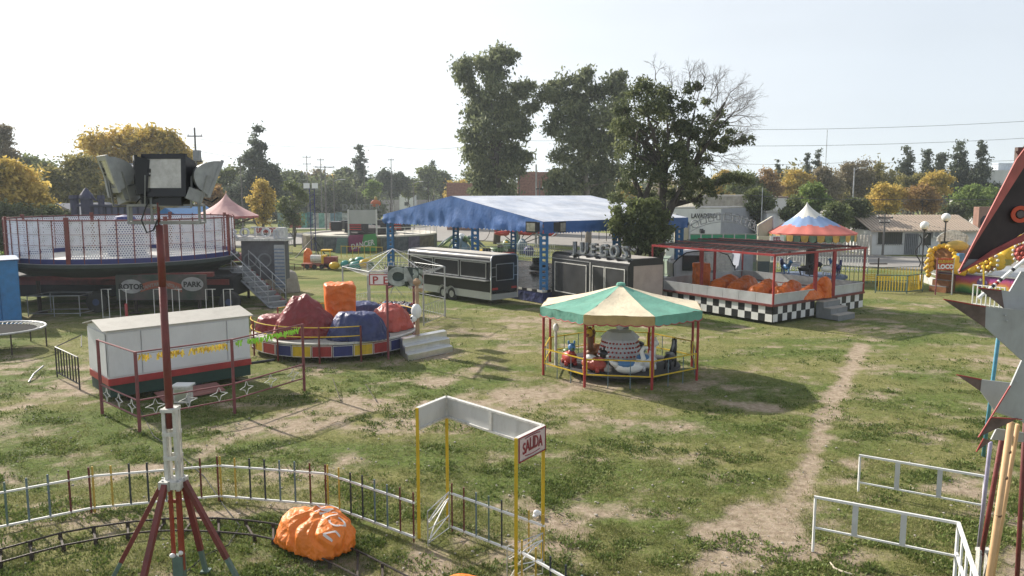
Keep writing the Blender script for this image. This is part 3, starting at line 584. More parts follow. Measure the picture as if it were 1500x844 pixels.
# far-off wood that closes the horizon
def woodbelt(name, x0, x1, Yv, h0, h1, N, leaf, lb, ls=1.1):
    t = T(name, lb, 'wood', V(((x0 + x1) / 2, Yv, 0))); bl = []
    k = int(abs(x1 - x0) / 5)
    for i in range(k):
        x = x0 + (x1 - x0) * i / k; h = random.uniform(h0, h1); r = h * .42
        bl += [(V((x, Yv + random.uniform(-6, 6), h - r)), r), (V((x + 2, Yv + random.uniform(-6, 6), r * .8)), r)]
    t['kind'] = 'stuff'; c = crown_mesh('crown', lm(leaf), bl, N, ls, t, 20); struct(c, 'stuff'); return t
woodbelt('far_wood', -420, -60, 330, 9, 14, 26000, 'dark', 'far dark tree belt on the horizon left of the pointed conifer', 1.7)
woodbelt('far_wood', -130, 60, 260, 8, 12, 22000, 'green', 'far hazy tree belt on the horizon behind the blue canopy', 1.4)
woodbelt('far_wood', 40, 240, 215, 8, 13, 20000, 'brown', 'far brown tree belt behind the autumn trees on the right', 1.3)
woodbelt('far_wood', -130, -48, 135, 6, 9, 12000, 'green', 'tree belt behind the rotor drum at far left', .8)
woodbelt('far_wood', -78, -28, 165, 9, 12.5, 14000, 'dark', 'dark tree belt behind the pink tent and the dancer ride', .9)
woodbelt('far_wood', 30, 75, 150, 8, 12, 12000, 'olive', 'olive tree belt behind the wash building and striped tent', .8)
# ================================================================== FAR BUILDINGS, POLES, WIRES
def box_building(name, label, cat, x0, x1, Yv, depth, h, wall, roof, rz=0.0, group=None, over=.25):
    c = V(((x0 + x1) / 2, Yv, 0)); t = T(name, label, cat, c, rz, group); w = x1 - x0; mb = MB()
    mb.box((0, depth / 2, h / 2), (w, depth, h)); mb.put('wall', wall, t, world=False)
    mb = MB(); mb.box((0, depth / 2, h + .1), (w + over, depth + over, .2)); mb.put('roof', roof, t, world=False); return t
def px_x(px, Y): return (px - 750) / CF * Y * 1.0
def zy(py, Y): return P(750, py, Y).z
def window(t, o, ux, w, h, bars=0, world=True, frame=white_p, glass=glassdark):
    o = V(o); ux = V(ux).normalized(); nn = V((ux.y, -ux.x, 0)); mb = MB(); mb.prism([o, o + ux * w, o + ux * w + Z * h, o + Z * h], nn * .03); g = mb.put('window', glass, t, world=world)
    mb = MB(); mb.frame(o + nn * .03, ux, Z, w, h, .07, nn * .05); mb.put('frame', frame, g, world=world)
    if bars:
        mb = MB()
        for i in range(bars): a = o + ux * (w * (i + .5) / bars) + nn * .12; mb.bar(a, a + Z * h, .03)
        mb.bar(o + nn * .12 + Z * .1, o + nn * .12 + ux * w + Z * .1, .03); mb.bar(o + nn * .12 + Z * (h - .1), o + nn * .12 + ux * w + Z * (h - .1), .03); mb.put('window_bars', blackmetal, g, world=world)
    return g
# car wash
Yw = 75; A = V((px_x(975, Yw), Yw, 0)); B = V((px_x(1055, Yw), Yw, 0)); C_ = V((px_x(1113, 82), 84, 0)); D = A + (C_ - B); h = zy(306, Yw)
t = T('wash_building', 'white flat-fronted wash building lettered LAVADERO behind the green panelled arch ride', 'building', B)
for nm, p, q, m_ in (('front_wall', A, B, plaster), ('side_wall', B, C_, mat('grey corrugated sheet', (0.36, 0.37, 0.40), .6, .2, .1, 2)), ('back_wall', C_, D, plaster), ('back_wall', D, A, plaster)):
    mb = MB(); d = (q - p).normalized(); nn = V((d.y, -d.x, 0)); mb.prism([p, q, q + Z * h, p + Z * h], -nn * .15)
    if nm == 'side_wall':
        L_ = (q - p).length
        for i in range(int(L_ / .35)): a = p + d * (.15 + i * .35); mb.bar(a + nn * .03, a + nn * .03 + Z * (h - .02), .12, .06)
    mb.put(nm, m_, t)
mb = MB(); mb.prism([A + Z * h, B + Z * h, C_ + Z * h, D + Z * h], Z * .12); mb.put('roof', roofgrey, t)
text('lettering', 'LAVADERO', mat('faded black lettering', (0.05, 0.05, 0.05), .8), t, P(1031, 319.5, Yw) - Y_ * .02, X, Z, .62, .01, .02, sx=.78)
mb = MB(); mb.box((px_x(1027, Yw), Yw - .05, zy(338, Yw)), (.35, .1, .35)); mb.put('vent', blackmetal, t)
box_building('warehouse', 'long low warehouse with streaked corrugated wall behind the wash building', 'building', px_x(1020, 98), px_x(1128, 98), 98, 12, zy(288, 98), mat('streaked grey cladding', (0.30, 0.29, 0.25), .8, 0, .3, 1.5, dirt=.4), roofgrey)
box_building('house', 'small pale house with flat eave right of the white-trunked street tree', 'building', px_x(1122, 90), px_x(1150, 90), 90, 8, zy(290, 90), plaster, mat('pinkish tile roof', (.42, .30, .25), .8))
box_building('shed', 'low grey shed between the street trees left of the striped tent', 'building', px_x(1122, 80), px_x(1140, 80), 80, 5, zy(312, 80), plaster, roofgrey)
box_building('house', 'white house wall showing between the street trees right of the striped tent', 'building', px_x(1204, 90), px_x(1232, 90), 90, 8, zy(312, 90), plaster, roofgrey)
# tan roofed house
Yh = 78; x0, x1 = px_x(1276, Yh), px_x(1430, Yh); he = zy(338, Yh); t = T('house', 'long low white house with tan ribbed metal roof and barred windows across the road', 'building', ((x0 + x1) / 2, Yh, 0))
mb = MB(); mb.box(((x0 + x1) / 2, Yh + 3.5, he / 2), (x1 - x0, 7, he)); mb.put('wall', plaster, t)
tanroof = mat('tan metal roofing', (0.46, 0.37, 0.29), .55, .1, .12, 2); hr = zy(315, Yh + 4.5)
a0, a1, b0, b1 = V((x0 - .3, Yh - .5, he)), V((x1 + .3, Yh - .5, he)), V((x0 - .3, Yh + 4, hr)), V((x1 + .3, Yh + 4, hr)); k = 34; L_ = (a1 - a0) / k
nrm = (a1 - a0).cross(b0 - a0).normalized()
rib_me = MB(); rib_me.bar(V((0, 0, 0)), b0 - a0, .07, .07); sheet_me = MB(); sheet_me.prism([V((0, 0, 0)), L_ * .97, L_ * .97 + (b0 - a0), b0 - a0], nrm * .03)
rm = sheet_me.mesh('roof_sheet'); rm.materials.append(tanroof); rbm = rib_me.mesh('roof_rib'); rbm.materials.append(mat('dark tan seam', (.30, .24, .19), .6))
for i in range(k):
    piece('roof_sheet', rm, t, Matrix.Translation(a0 + L_ * i)); piece('roof_rib', rbm, t, Matrix.Translation(a0 + L_ * i + nrm * .05))
mb = MB(); mb.prism([b0, b1, b1 + V((0, 4.5, -1.2)), b0 + V((0, 4.5, -1.2))], Z * .04); mb.bar(a0 - Z * .06, a1 - Z * .06, .1); mb.put('back_roof', tanroof, t)
for a, b, n_ in ((1284, 1322, 12), (1350, 1364, 5), (1375, 1400, 8)): window(t, (px_x(a, Yh), Yh, 1.0 if n_ > 5 else .9), X, px_x(b, Yh) - px_x(a, Yh), 1.4, n_)
mb = MB(); mb.box((px_x(1335, Yh), Yh - .05, 1.1), (1.3, .1, 2.1)); g = mb.put('door', mat('grey steel door', (.25, .26, .28), .6), t)
mb = MB()
for i in range(9): x = px_x(1335, Yh) - .75 + i * .19; mb.bar((x, Yh - .2, .1), (x, Yh - .2, 2.1), .035)
mb.put('door_bars', blackmetal, g)
mb = MB(); c = V((px_x(1371, Yh), Yh - .2, zy(343, Yh))); mb.box(c, (1.0, .35, .7)); g = mb.put('air_conditioner', oldwhite, t)
mb = MB(); mb.tube(c + V((-.15, -.18, 0)), c + V((-.15, -.20, 0)), .26, n=16); mb.put('fan_grille', greysheet, g)
# white flat house with tank on the rise
Yb = 128; x0 = px_x(1437, Yb); t = box_building('house', 'white flat-roofed house rising behind the pale green tree at the right edge', 'building', x0, x0 + 14, Yb, 10, zy(251, Yb), plaster, plaster, over=.05)
tk = MB(); tk.box((px_x(1465, Yb + 2), Yb + 3, zy(246, Yb)), (2.5, 2, 1.7)); tk.box((px_x(1465, Yb + 2), Yb + 3, zy(239.5, Yb)), (2.7, 2.2, .12)); tag(tk.put('water_tank', mat('blue white tank', (.55, .6, .66), .5)), 'pale box water tank standing on the white flat-roofed house', 'water tank')
t = box_building('ruined_wall', 'rough brick wall between the tan roof and the metal wing at right', 'wall', px_x(1431, 84), px_x(1470, 84), 84, 1, zy(306, 84), brickred, brickred, over=0)
mb = MB(); mb.ball((px_x(1440, 84), 83.9, zy(325, 84)), .5, .1, .7, 8); mb.put('hole', blackmetal, t)
# brick buildings behind the eucalyptus trees
def brickwall(name, label, x0, x1, Yv, h):
    t = T(name, label, 'building', ((x0 + x1) / 2, Yv, 0)); mb = MB(); mb.box(((x0 + x1) / 2, Yv + 2, h / 2), (x1 - x0, 4, h)); w = mb.put('wall', brickred, t)
    mb = MB()
    for i in range(int(h / .45)): mb.box(((x0 + x1) / 2, Yv - .02, .45 * i + .3), (x1 - x0 - .1, .06, .36))
    struct(mb.put('brick_courses', mat('brick courses', (.27, .15, .115), .9, 0, .3, 3), t), 'stuff'); return t
t = brickwall('brick_building', 'tall plain brick building with small opening between the two eucalyptus trees', px_x(758, 115), px_x(812, 115), 115, zy(252, 115))
window(t, (px_x(803, 115), 114.95, zy(278, 115)), X, 1.1, .9)
t = brickwall('brick_building', 'low brick building left of the narrow eucalyptus behind the canopy', px_x(655, 130), px_x(697, 130), 130, zy(268, 130)); window(t, (px_x(668, 130), 129.9, 4.5), X, 1.2, 1.0)
# far boundary wall, kiosks, and mural wall
mb = MB(); t = T('boundary_wall', 'long grey boundary wall closing the far green beyond the dancer ride', 'wall', V((px_x(540, 235), 235, 0)))
ps = []; k = 46
pm_ = MB(); pm_.box((0, 0, 2.1), (2.3, .3, 4.2)); pm_ = pm_.mesh('wall_panel'); pm_.materials.append(mat('grey render', (.27, .26, .25), .9, 0, .25, .5, dirt=.4))
for i in range(k): piece('wall_panel', pm_, t, Matrix.Translation((px_x(410, 235) + i * 2.42, 235 + random.uniform(-.05, .05), 0)))
def smallhouse(label, px0, px1, Yv, hw, hr_, roofm, wallm=plaster):
    x0, x1 = px_x(px0, Yv), px_x(px1, Yv); t = T('house', label, 'building', ((x0 + x1) / 2, Yv, 0)); mb = MB(); mb.box(((x0 + x1) / 2, Yv + 4, hw / 2), (x1 - x0, 8, hw)); mb.put('wall', wallm, t)
    xm = (x0 + x1) / 2; mb = MB(); mb.prism([(x0 - .3, Yv - .3, hw), (x1 + .3, Yv - .3, hw), (xm, Yv - .3, hr_)], (0, 8.6, 0)); mb.put('roof', roofm, t)
    window(t, (xm - .6, Yv, hw * .4), X, 1.2, 1.2); return t
smallhouse('small white gabled house among the far dark trees', 586, 606, 225, 6.2, 7.8, mat('pale tile roof', (.5, .42, .36), .8))
smallhouse('low ochre-walled house glimpsed over the left end of the boundary wall', 440, 470, 225, 5.2, 6.2, roofgrey, mat('ochre plaster', (.42, .33, .2), .9))
smallhouse('grey roofed hut behind the rotor drum near the dark blue castle front', 62, 118, 66, zy(316, 66), zy(298, 66), mat('weathered sheet roof', (.25, .25, .27), .6, .2), concrete)
smallhouse('blue roofed shelter showing over the back of the rotor drum', 232, 262, 64, zy(318, 64), zy(304, 64), blue_p, blue_p)
Ym = 132; t = T('mural_wall', 'low roadside wall painted in red, teal and pale panels behind the dancer ride', 'wall', (px_x(478, Ym), Ym, 0)); cx = px_x(408, Ym)
mcols = [(.16, .24, .25), (.35, .38, .36), (.40, .10, .09), (.36, .09, .08), (.13, .33, .30), (.10, .20, .22), (.45, .45, .42), (.20, .38, .33), (.50, .5, .48), (.15, .25, .3)]
for i in range(17):
    mb = MB(); w = 1.0; h_ = 2.5 if i % 5 else 2.7; mb.box((cx + .5 + i * w, Ym, h_ / 2 + .3), (w * .98, .25, h_)); mb.put('wall_panel', mat('mural panel %d' % (i % 10), mcols[i % 10], .85, 0, .5, 1.6), t)
# castle front behind the rotor
Yc = 58; cast = mat('navy castle panel', (.035, .035, .075), .6, 0, .3, 2); t = T('castle_front', 'dark blue castle-shaped ride front with spired turret behind the floodlights', 'ride', (px_x(160, Yc), Yc, 0))
mb = MB(); xa, xb = px_x(122, Yc), px_x(205, Yc); mb.box(((xa + xb) / 2, Yc + 1.2, zy(300, Yc) / 2), (xb - xa, 2.2, zy(300, Yc))); mb.put('wall', cast, t)
plm = beam_mesh('slat', mat('slate blue slat', (.07, .075, .14), .6), .32, .12)
for i in range(9): x = xa + .2 + i * (xb - xa) / 9; stick('slat', plm, t, (x, Yc, 2.0), (x, Yc, zy(304, Yc)))
mb = MB(); mb.box(((xa + xb) / 2, Yc - .1, zy(301, Yc)), (xb - xa + .4, .3, .16)); mb.put('parapet', cast, t)
for px, tp, w in ((131, 275, .42), (152, 286, .22), (113, 292, .3)):
    x = px_x(px, Yc); mb = MB(); mb.lathe([(w, 2.5), (w, zy(292, Yc)), (w * 1.25, zy(291, Yc)), (w * 1.1, zy(286, Yc)), (w * .5, zy(tp + 4, Yc)), (.03, zy(tp, Yc))], (x, Yc, 0), 10); mb.put('turret', cast, t)
mb = MB(); mb.path([V((px_x(137, Yc), Yc, zy(284, Yc))), V((px_x(143, Yc), Yc, zy(293, Yc))), V((px_x(150, Yc), Yc, zy(294, Yc)))], .08, 5); mb.put('rail', cast, t)
# utility poles, lamps and wires
def pole(label, px, Y, pt, r=.13, arms=((0.3, 1.8),), cat='utility pole', nm='utility_pole', m_=None, lamp=None):
    x = px_x(px, Y); h = zy(pt, Y); t = T(nm, label, cat, (x, Y, 0)); mb = MB(); mb.tube((x, Y, 0), (x, Y, h), r, r * .6, 8); mb.put('pole', m_ or mat('weathered pole', (.16, .15, .14), .8), t)
    for dz, w in arms:
        mb = MB(); mb.box((x, Y, h - dz), (w, .1, .12)); a = mb.put('crossarm', blackmetal, t); mb = MB()
        for s in (-.45, 0, .45): mb.lathe([(.04, 0), (.07, .08), (.03, .2)], (x + s * w, Y, h - dz + .06), 6)
        mb.put('insulators', oldwhite, a)
    if lamp:
        mb = MB(); L_ = lamp; mb.path([(x, Y, h - .3), (x + L_ * .5, Y, h), (x + L_, Y, h + .02)], .05, 5); mb.put('lamp_arm', steel, t)
        mb = MB(); mb.box((x + L_, Y, h), (.7, .25, .14)); mb.put('lamp_head', oldwhite, t)
    return t
pole('dark utility pole with crossarm and transformer rising over the golden tree', 293, 84, 187, .16, ((.9, 1.6), (3.6, 1.4)))
mb = MB(); mb.box((px_x(296, 84), 83.8, zy(228, 84)), (.7, .5, 1.1))
mb.put('transformer', greysheet, bpy.data.objects['utility_pole'])
pole('slim pole beside the dark broad conifer', 357, 100, 228, .1, ())
pole('far floodlight mast left of the small gold far tree', 453, 150, 228, .12, ((.3, 1.6), (1.6, 1.6)), nm='floodlight_mast', cat='mast')
pole('far mast with twin rings beside the small gold far tree', 473, 150, 232, .12, ((.3, 1.4), (2.2, 1.6)), nm='floodlight_mast', cat='mast')
pole('far pole with wide crossarm by the gold far tree', 479, 120, 243, .12, ((.2, 3.0),))
pole('grey street lamp in front of the pointed conifer', 491, 110, 263, .09, (), nm='street_lamp', cat='street lamp', lamp=1.3)
pole('far floodlight mast above the middle far trees', 575, 150, 232, .12, ((.3, 1.2),), nm='floodlight_mast', cat='mast')
pole('grey street lamp in front of the small white far house', 607, 130, 266, .09, (), nm='street_lamp', cat='street lamp', lamp=1.3)
pole('thin pole standing left of the small bright green tree', 524, 120, 270, .08, ())
pole('pale concrete pole in front of the brick building between the eucalyptus trees', 785, 90, 241, .14, (), m_=concrete)
pole('dark short pole with box by the brick building', 790, 88, 265, .12, ((.9, .8),))
pole('street lamp with pale arm left of the brick building', 761, 95, 247, .08, (), nm='street_lamp', cat='street lamp', lamp=1.0)
pole('tall slender street lamp between the olive tree and the striped tent', 1246, 84, 246, .1, (), nm='street_lamp', cat='street lamp', lamp=.9, m_=steel)
pole('thin white pole before the white-trunked street tree', 1114, 76, 275, .07, (), m_=steel)
pole('dark bare post in front of the tan-roofed house', 1294, 76, 314, .12, ((.35, 1.6), (.8, 1.0)))
pole('very tall thin radio aerial above the cypress spires', 1204, 160, 190, .10, (), nm='radio_aerial', cat='aerial', m_=steel)
pole('grey pole behind the rusty tree left of the great trees', 536, 150, 232, .08, ())
def wire(label, pts, sag=.5, r=.016):
    q = [P(a, b, Y) for a, b, Y in pts]; mb = MB()
    for a, b in zip(q[:-1], q[1:]): mb.path([a.lerp(b, i / 10) - Z * sag * 4 * (i / 10) * (1 - i / 10) for i in range(11)], r, 4)
    tag(mb.put('power_line', mat('power line', (.09, .09, .10), .6)), label, 'power line')
wire('highest power line crossing the sky right of the dark tree', [(1095, 190, 90), (1560, 174, 90)], .3, .020)
wire('middle power line crossing the sky right of the dark tree', [(1090, 214, 90), (1560, 199, 90)], .3, .020)
wire('lowest power line in the sky beside the autumn trees', [(1060, 239, 90), (1240, 238, 90), (1560, 232, 90)], .2, .016)
wire('power line from the transformer pole to the narrow eucalyptus', [(293, 204, 84), (560, 213, 95), (700, 212, 95)], .5, .016)
wire('second power line below it from the transformer pole towards the far masts', [(293, 222, 84), (479, 245, 120), (640, 268, 150)], .3, .018)
wire('power line passing between the two eucalyptus trees', [(770, 206, 95), (860, 204, 95)], .1, .014)
wire('dark service cable low across the tan-roofed house and striped tent', [(1100, 286, 76), (1230, 292, 76), (1560, 290, 76)], .1, .028)
wire('cable drooping low left of the dancer ride', [(357, 255, 90), (500, 273, 100), (640, 273, 100)], .2, .02)
wire('second cable low left of the dancer ride', [(357, 244, 90), (500, 258, 100), (640, 260, 100)], .2, .02)
# picket fence across the road
def pickets(label, p, q, h, step, w, m_, rails=(.25, .8), z0=.05, nm='picket_fence', rail_m=None, maxp=300, top=None, cat='fence'):
    p, q = V(p), V(q); t = T(nm, label, cat, (p + q) / 2); d = (q - p); n_ = max(1, int(d.length / step)); me = beam_mesh('picket', m_, w, w * .6)
    for i in range(n_ + 1): a = p + d * i / n_; stick('picket', me, t, a + Z * z0, a + Z * h)
    for f in rails: mb = MB(); mb.bar(p + Z * h * f, q + Z * h * f, .04, .05); mb.put('rail', rail_m or m_, t)
    return t
pickets('pale picket fence between the striped tent and the tan-roofed house', (px_x(1196, 76), 76, 0), (px_x(1276, 76.5), 76.5, 0), 2.1, .32, .17, mat('weathered pale boards', (.50, .46, .40), .8))
# ================================================================== ROTOR RIDE
RC = V((-22.0, 44.0, 0)); RR = 5.8; t = T('rotor_ride', 'big round rotor ride with white perforated panels and red posts on a dark chassis', 'fairground ride', RC)
zf, z1, zt_ = 2.68, 2.92, 4.86
pm = bpy.data.materials.new('perforated white sheet'); pm.use_nodes = True; n = pm.node_tree; L = n.links; b = n.nodes['Principled BSDF']; b.inputs['Base Color'].default_value = (.74, .73, .78, 1); b.inputs['Roughness'].default_value = .5
tc = n.nodes.new('ShaderNodeTexCoord'); sp = n.nodes.new('ShaderNodeSeparateXYZ'); L.new(tc.outputs['Object'], sp.inputs[0])
def MT(op, a, bb=None):
    x = n.nodes.new('ShaderNodeMath'); x.operation = op
    for i, s_ in enumerate((a, bb)):
        if s_ is None: continue
        if isinstance(s_, (int, float)): x.inputs[i].default_value = s_
        else: L.new(s_, x.inputs[i])
    return x.outputs[0]
hp = .125; row = MT('MULTIPLY', sp.outputs['Z'], 1 / (hp * .866)); off = MT('MULTIPLY', MT('MODULO', MT('FLOOR', row), 2), .5)
fx = MT('SUBTRACT', MT('FRACT', MT('ADD', MT('MULTIPLY', sp.outputs['X'], 1 / hp), MT('ADD', off, 50))), .5); fy = MT('MULTIPLY', MT('SUBTRACT', MT('FRACT', row), .5), .866)
dd = MT('SQRT', MT('ADD', MT('MULTIPLY', fx, fx), MT('MULTIPLY', fy, fy))); hole = MT('LESS_THAN', dd, .25)
trn = n.nodes.new('ShaderNodeBsdfTransparent'); ms = n.nodes.new('ShaderNodeMixShader'); L.new(hole, ms.inputs[0]); L.new(b.outputs[0], ms.inputs[1]); L.new(trn.outputs[0], ms.inputs[2]); L.new(ms.outputs[0], n.nodes['Material Output'].inputs[0])
NP = 48; wd_ = 2 * RR * math.sin(math.pi / NP)
me = MB(); me.quad((-wd_ / 2 * .93, 0, z1), (wd_ / 2 * .93, 0, z1), (wd_ / 2 * .93, 0, zt_ - .06), (-wd_ / 2 * .93, 0, zt_ - .06)); me = me.mesh('perforated_panel'); me.materials.append(pm)
post = beam_mesh('post', red_rust, .04, .04); bigp = beam_mesh('wide_post', red_rust, .2, .12); nav = MB(); nav.box((0, -.02, .12), (wd_ * .98, .05, .24)); nav = nav.mesh('base_band'); nav.materials.append(navy_p)
hb = MB(); hb.box((0, -.05, 0), (wd_ * .97, .02, .022))
hb = hb.mesh('hoop_bar'); hb.materials.append(mat('pinkish hoop paint', (.40, .30, .32), .6))
for i in range(NP):
    a = 2 * math.pi * (i + .5) / NP; M = Matrix.Translation(RC) @ Matrix.Rotation(a + math.pi / 2, 4, 'Z') @ Matrix.Translation((0, -RR * math.cos(math.pi / NP), 0))
    if i % 6 != 5 or not (24 < i < 48): piece('perforated_panel', me, t, M)
    piece('base_band', nav, t, M @ Matrix.Translation((0, 0, zf))); [piece('hoop_bar', hb, t, M @ Matrix.Translation((0, 0, z))) for z in (3.6, 4.15)]
    a = 2 * math.pi * i / NP; pp = RC + V((math.cos(a), math.sin(a), 0)) * (RR + .04)
    if i % 6 == 0: piece('wide_post', bigp, t, Matrix.Translation(pp + Z * zf) @ Matrix.Rotation(a + math.pi / 2, 4, 'Z') @ Matrix.Diagonal((1, 1, zt_ - zf + .15, 1)))
    else: stick('post', post, t, pp + Z * zf, pp + Z * (zt_ + (.03 if i % 2 else .08)))
mb = MB(); mb.lathe([(RR - .05, zt_ - .05), (RR + .05, zt_ - .05), (RR + .05, zt_ + .02), (RR - .05, zt_ + .02)], RC, 48); mb.put('top_rim', dullred, t)
mb = MB(); mb.lathe([(.05, zf - .1), (RR + .2, zf - .1), (RR + .2, zf), (.05, zf + .02)], RC, 48); mb.put('deck', mat('worn deck grey', (.33, .32, .31), .6, .2, .2, 2, dirt=.3), t)
mb = MB(); mb.lathe([(RR + .22, zf - .02), (RR + .3, zf - .18), (RR + .1, zf - .35), (RR - .8, zf - .75), (RR - 1.2, zf - .8)], RC, 48); mb.put('underskirt', mat('dark green black skirt', (.025, .035, .028), .7, 0, .3, 2), t)
mb = MB(); mb.tube(RC + Z * .6, RC + Z * 2.1, 1.4, 3.0, 16); mb.put('hub', darkiron, t)
mb = MB(); mb.lathe([(1.0, zf), (.9, zf + 1.6), (.5, zf + 2.2), (.1, zf + 2.3)], RC, 16); mb.put('centre_column', navy_p, t)
# chassis
fy_ = RC.y - 5.2
mb = MB(); mb.bar((RC.x - 6.6, fy_, 1.80), (RC.x + 6.6, fy_ + .8, 2.05), .3, .22); mb.bar((RC.x - 6.6, fy_ + 3, 1.4), (RC.x + 6.6, fy_ + 3, 1.4), .3); mb.put('chassis_beam', red_rust, t)
mb = MB(); mb.box((RC.x, RC.y + .5, 1.15), (13.6, 5.5, 1.1)); mb.put('chassis_body', mat('almost black underframe', (.018, .018, .02), .8), t)
mb = MB(); mb.box((RC.x + 4.2, fy_ + .1, 1.45), (4.6, .1, 1.3)); art = mb.put('painted_board', mat('dark green board', (.03, .10, .07), .7, 0, .6, 1.2, rgb2=(.07, .05, .05)), t)
oo = V((RC.x + 4.2, fy_ + .04, 0)); nn = -Y_
for dx, zz_, s in ((-1.5, 1.5, 'ROTOR'), (1.6, 1.62, 'PARK')):
    mb = MB(); c = oo + X * dx + Z * zz_; mb.prism([c + X * math.cos(a) * .56 + Z * math.sin(a) * .36 for a in [k * math.pi / 12 for k in range(24)]], nn * .02); mb.put('oval', mat('grey painted oval', (.30, .30, .30), .8), art)
    text('lettering', s, mat('dark lettering', (.03, .03, .03), .8), art, c - Z * .13 + nn * .03, X, Z, .37, .005, .012)
mb = MB(); arc = [(x, 1.62 - .2 * x * x) for x in [(-1.05 + 2.1 * k / 14) for k in range(15)]]
mb.prism([oo + X * x + Z * (z + .2) for x, z in arc] + [oo + X * x + Z * (z - .2) for x, z in arc[::-1]], nn * .015); mb.put('banner', mat('rust red banner', (.26, .08, .05), .8), art)
text('lettering', 'CANTAR CENTRAL', mat('dull grey lettering', (.22, .19, .17), .8), art, oo + nn * .025, X, Z, .26, .004, .01, warp=lambda x, y: (x * .88, y + 1.53 - .2 * x * x))
for x in (RC.x + 7.3, RC.x + 0.4, RC.x - 4.8):
    g = MB(); g.lathe([(.18, -.16), (.5, -.16), (.56, -.1), (.56, .1), (.5, .16), (.18, .16)], (0, 0, 0), 20)
    g.v = [tuple(V((x, fy_ + 1.0, .58)) + V((a, c, b))) for a, b, c in g.v]; w = g.put('wheel', rubber, t, True)
    g = MB(); g.tube((x, fy_ + .86, .58), (x, fy_ + 1.1, .58), .26, n=14); g.put('rim', mat('blue wheel rim', (.04, .06, .14), .6), w)
for x in (-5.8, -2.5, 2.5, 5.8): mb = MB(); mb.tube(RC + V((x, -4.4, 0)), RC + V((x, -4.4, 1.9)), .1, n=8); mb.box(RC + V((x, -4.4, .04)), (.5, .5, .08)); mb.put('support_leg', darkiron, t)
# entrance stairs of the rotor, letters and booth
st = T('entrance_stairs', 'long grey steel staircase leading down from the right side of the rotor ride', 'stairs', V((-14.2, 42.6, 0)))
p_top = P(352, 392, 44.2); p_bot = V((-12.6, 41.6, 0.05)); dv = p_bot - p_top; side = V((dv.y, -dv.x, 0)).normalized() * .55
treads = MB(); k = 9; tm = MB(); tm.box((0, 0, 0), (.34, 1.1, .045)); tm = tm.mesh('tread'); tm.materials.append(steel); ang = math.atan2(dv.y, dv.x)
for i in range(k): piece('tread', tm, st, Matrix.Translation(p_top + dv * (i / (k - 1))) @ Matrix.Rotation(ang, 4, 'Z'))
rm_ = MB(); rm_.box((0, 0, 0), (.02, 1.08, .24)); rm_ = rm_.mesh('riser'); rm_.materials.append(greysheet)
for i in range(k - 1): piece('riser', rm_, st, Matrix.Translation(p_top + dv * ((i + .5) / (k - 1)) + Z * .0) @ Matrix.Rotation(ang, 4, 'Z'))
for s in (-1, 1):
    mb = MB(); mb.bar(p_top + side * s - Z * .12, p_bot + side * s - Z * .02, .26, .05); mb.put('stringer', greysheet if s > 0 else red_rust, st)
    mb = MB(); mb.path([p_top + side * s + Z * .95, p_bot + side * s + Z * .95 - dv * .08], .028, 6); mb.path([p_top + side * s + Z * .5, p_bot + side * s + Z * .5 - dv * .08], .02, 6)
    for f in (0, .3, .6, .92): a = p_top + dv * f + side * s; mb.tube(a, a + Z * .95, .024, n=6)
    mb.put('handrail', steel, st)
mb = MB(); mb.box(p_top + V((-.55, .25, -.02)), (1.0, 1.5, .06)); mb.put('landing', alu, st)
bo = T('ticket_booth', 'grey rotor entrance booth with painted arches at the head of the long stairs', 'booth', V((-14.9, 45.6, 0)))
c = V((-14.6, 45.6, 0)); mb = MB(); mb.box(c + Z * 2.3, (2.5, 1.0, 2.3)); mb.put('wall', mat('dark grey painted booth', (.12, .12, .13), .7, 0, .3, 2), bo)
mb = MB(); mb.box(c + V((0, -.1, 3.5)), (3.0, 1.4, .12)); mb.put('roof', oldwhite, bo)
for x in (-.75, .1):
    mb = MB(); mb.lathe([(.33, 0), (.42, 0), (.42, .04), (.33, .04)], (0, 0, 0), 16); mb.v = [tuple(c + V((x + a, -.52 - z, 2.3 + b_))) for a, b_, z in mb.v]; mb.put('arch_ring', greysheet, bo)
mb = MB(); mb.box(c + V((1.0, -.55, 1.9)), (.6, .12, 2.6)); cp = mb.put('corrugated_panel', steel, bo); mb = MB()
for i in range(12): mb.box(c + V((1.0, -.64, .75 + i * .2)), (.6, .05, .07))
mb.put('corrugation', mat('blue steel', (.20, .25, .34), .5, .3), cp)
def letters(parent, s, o, ux, size, m_, depth=.08, step=None, zoff=None, flip=False, name='letter', sx=1.0, back=None):
    ux = V(ux).normalized(); w = step or size * .72; n_ = len(s); k = 0
    for i, ch in enumerate(s):
        if ch == ' ': continue
        dz = zoff(i) if zoff else 0
        text(name, ch, m_, parent, V(o) + ux * ((i - (n_ - 1) / 2) * w) + Z * dz, -ux if flip else ux, Z, size, depth, .012 * size, sx=sx)
ls = T('letter_sign', 'grey cut-out ROTOR letters standing on the roof of the rotor entrance booth', 'sign', c + Z * 3.56); letters(ls, 'ROTOR', c + V((-.4, -.4, 3.58)), X, .75, mat('pale grey letter', (.50, .51, .54), .5, .1, .2, 4), step=.62, zoff=lambda i: .16 - .08 * abs(i - 2))
mb = MB(); mb.box(c + V((-.35, -.32, 3.6)), (3.1, .08, .08)); mb.put('base_bar', oldwhite, ls)
for dx in (-1.1, 1.1):
    mb = MB(); mb.box(c + V((dx, 0, .6)), (.12, .12, 1.2)); mb.put('leg', darkiron, bo)
mb = MB(); mb.box(c + V((1.05, -.2, 3.85)), (.6, .6, .55)); mb.box(c + V((1.05, -.2, 4.16)), (.45, .5, .08)); tag(mb.put('equipment_box', oldwhite), 'white box standing on the booth roof beside the ROTOR letters', 'box')
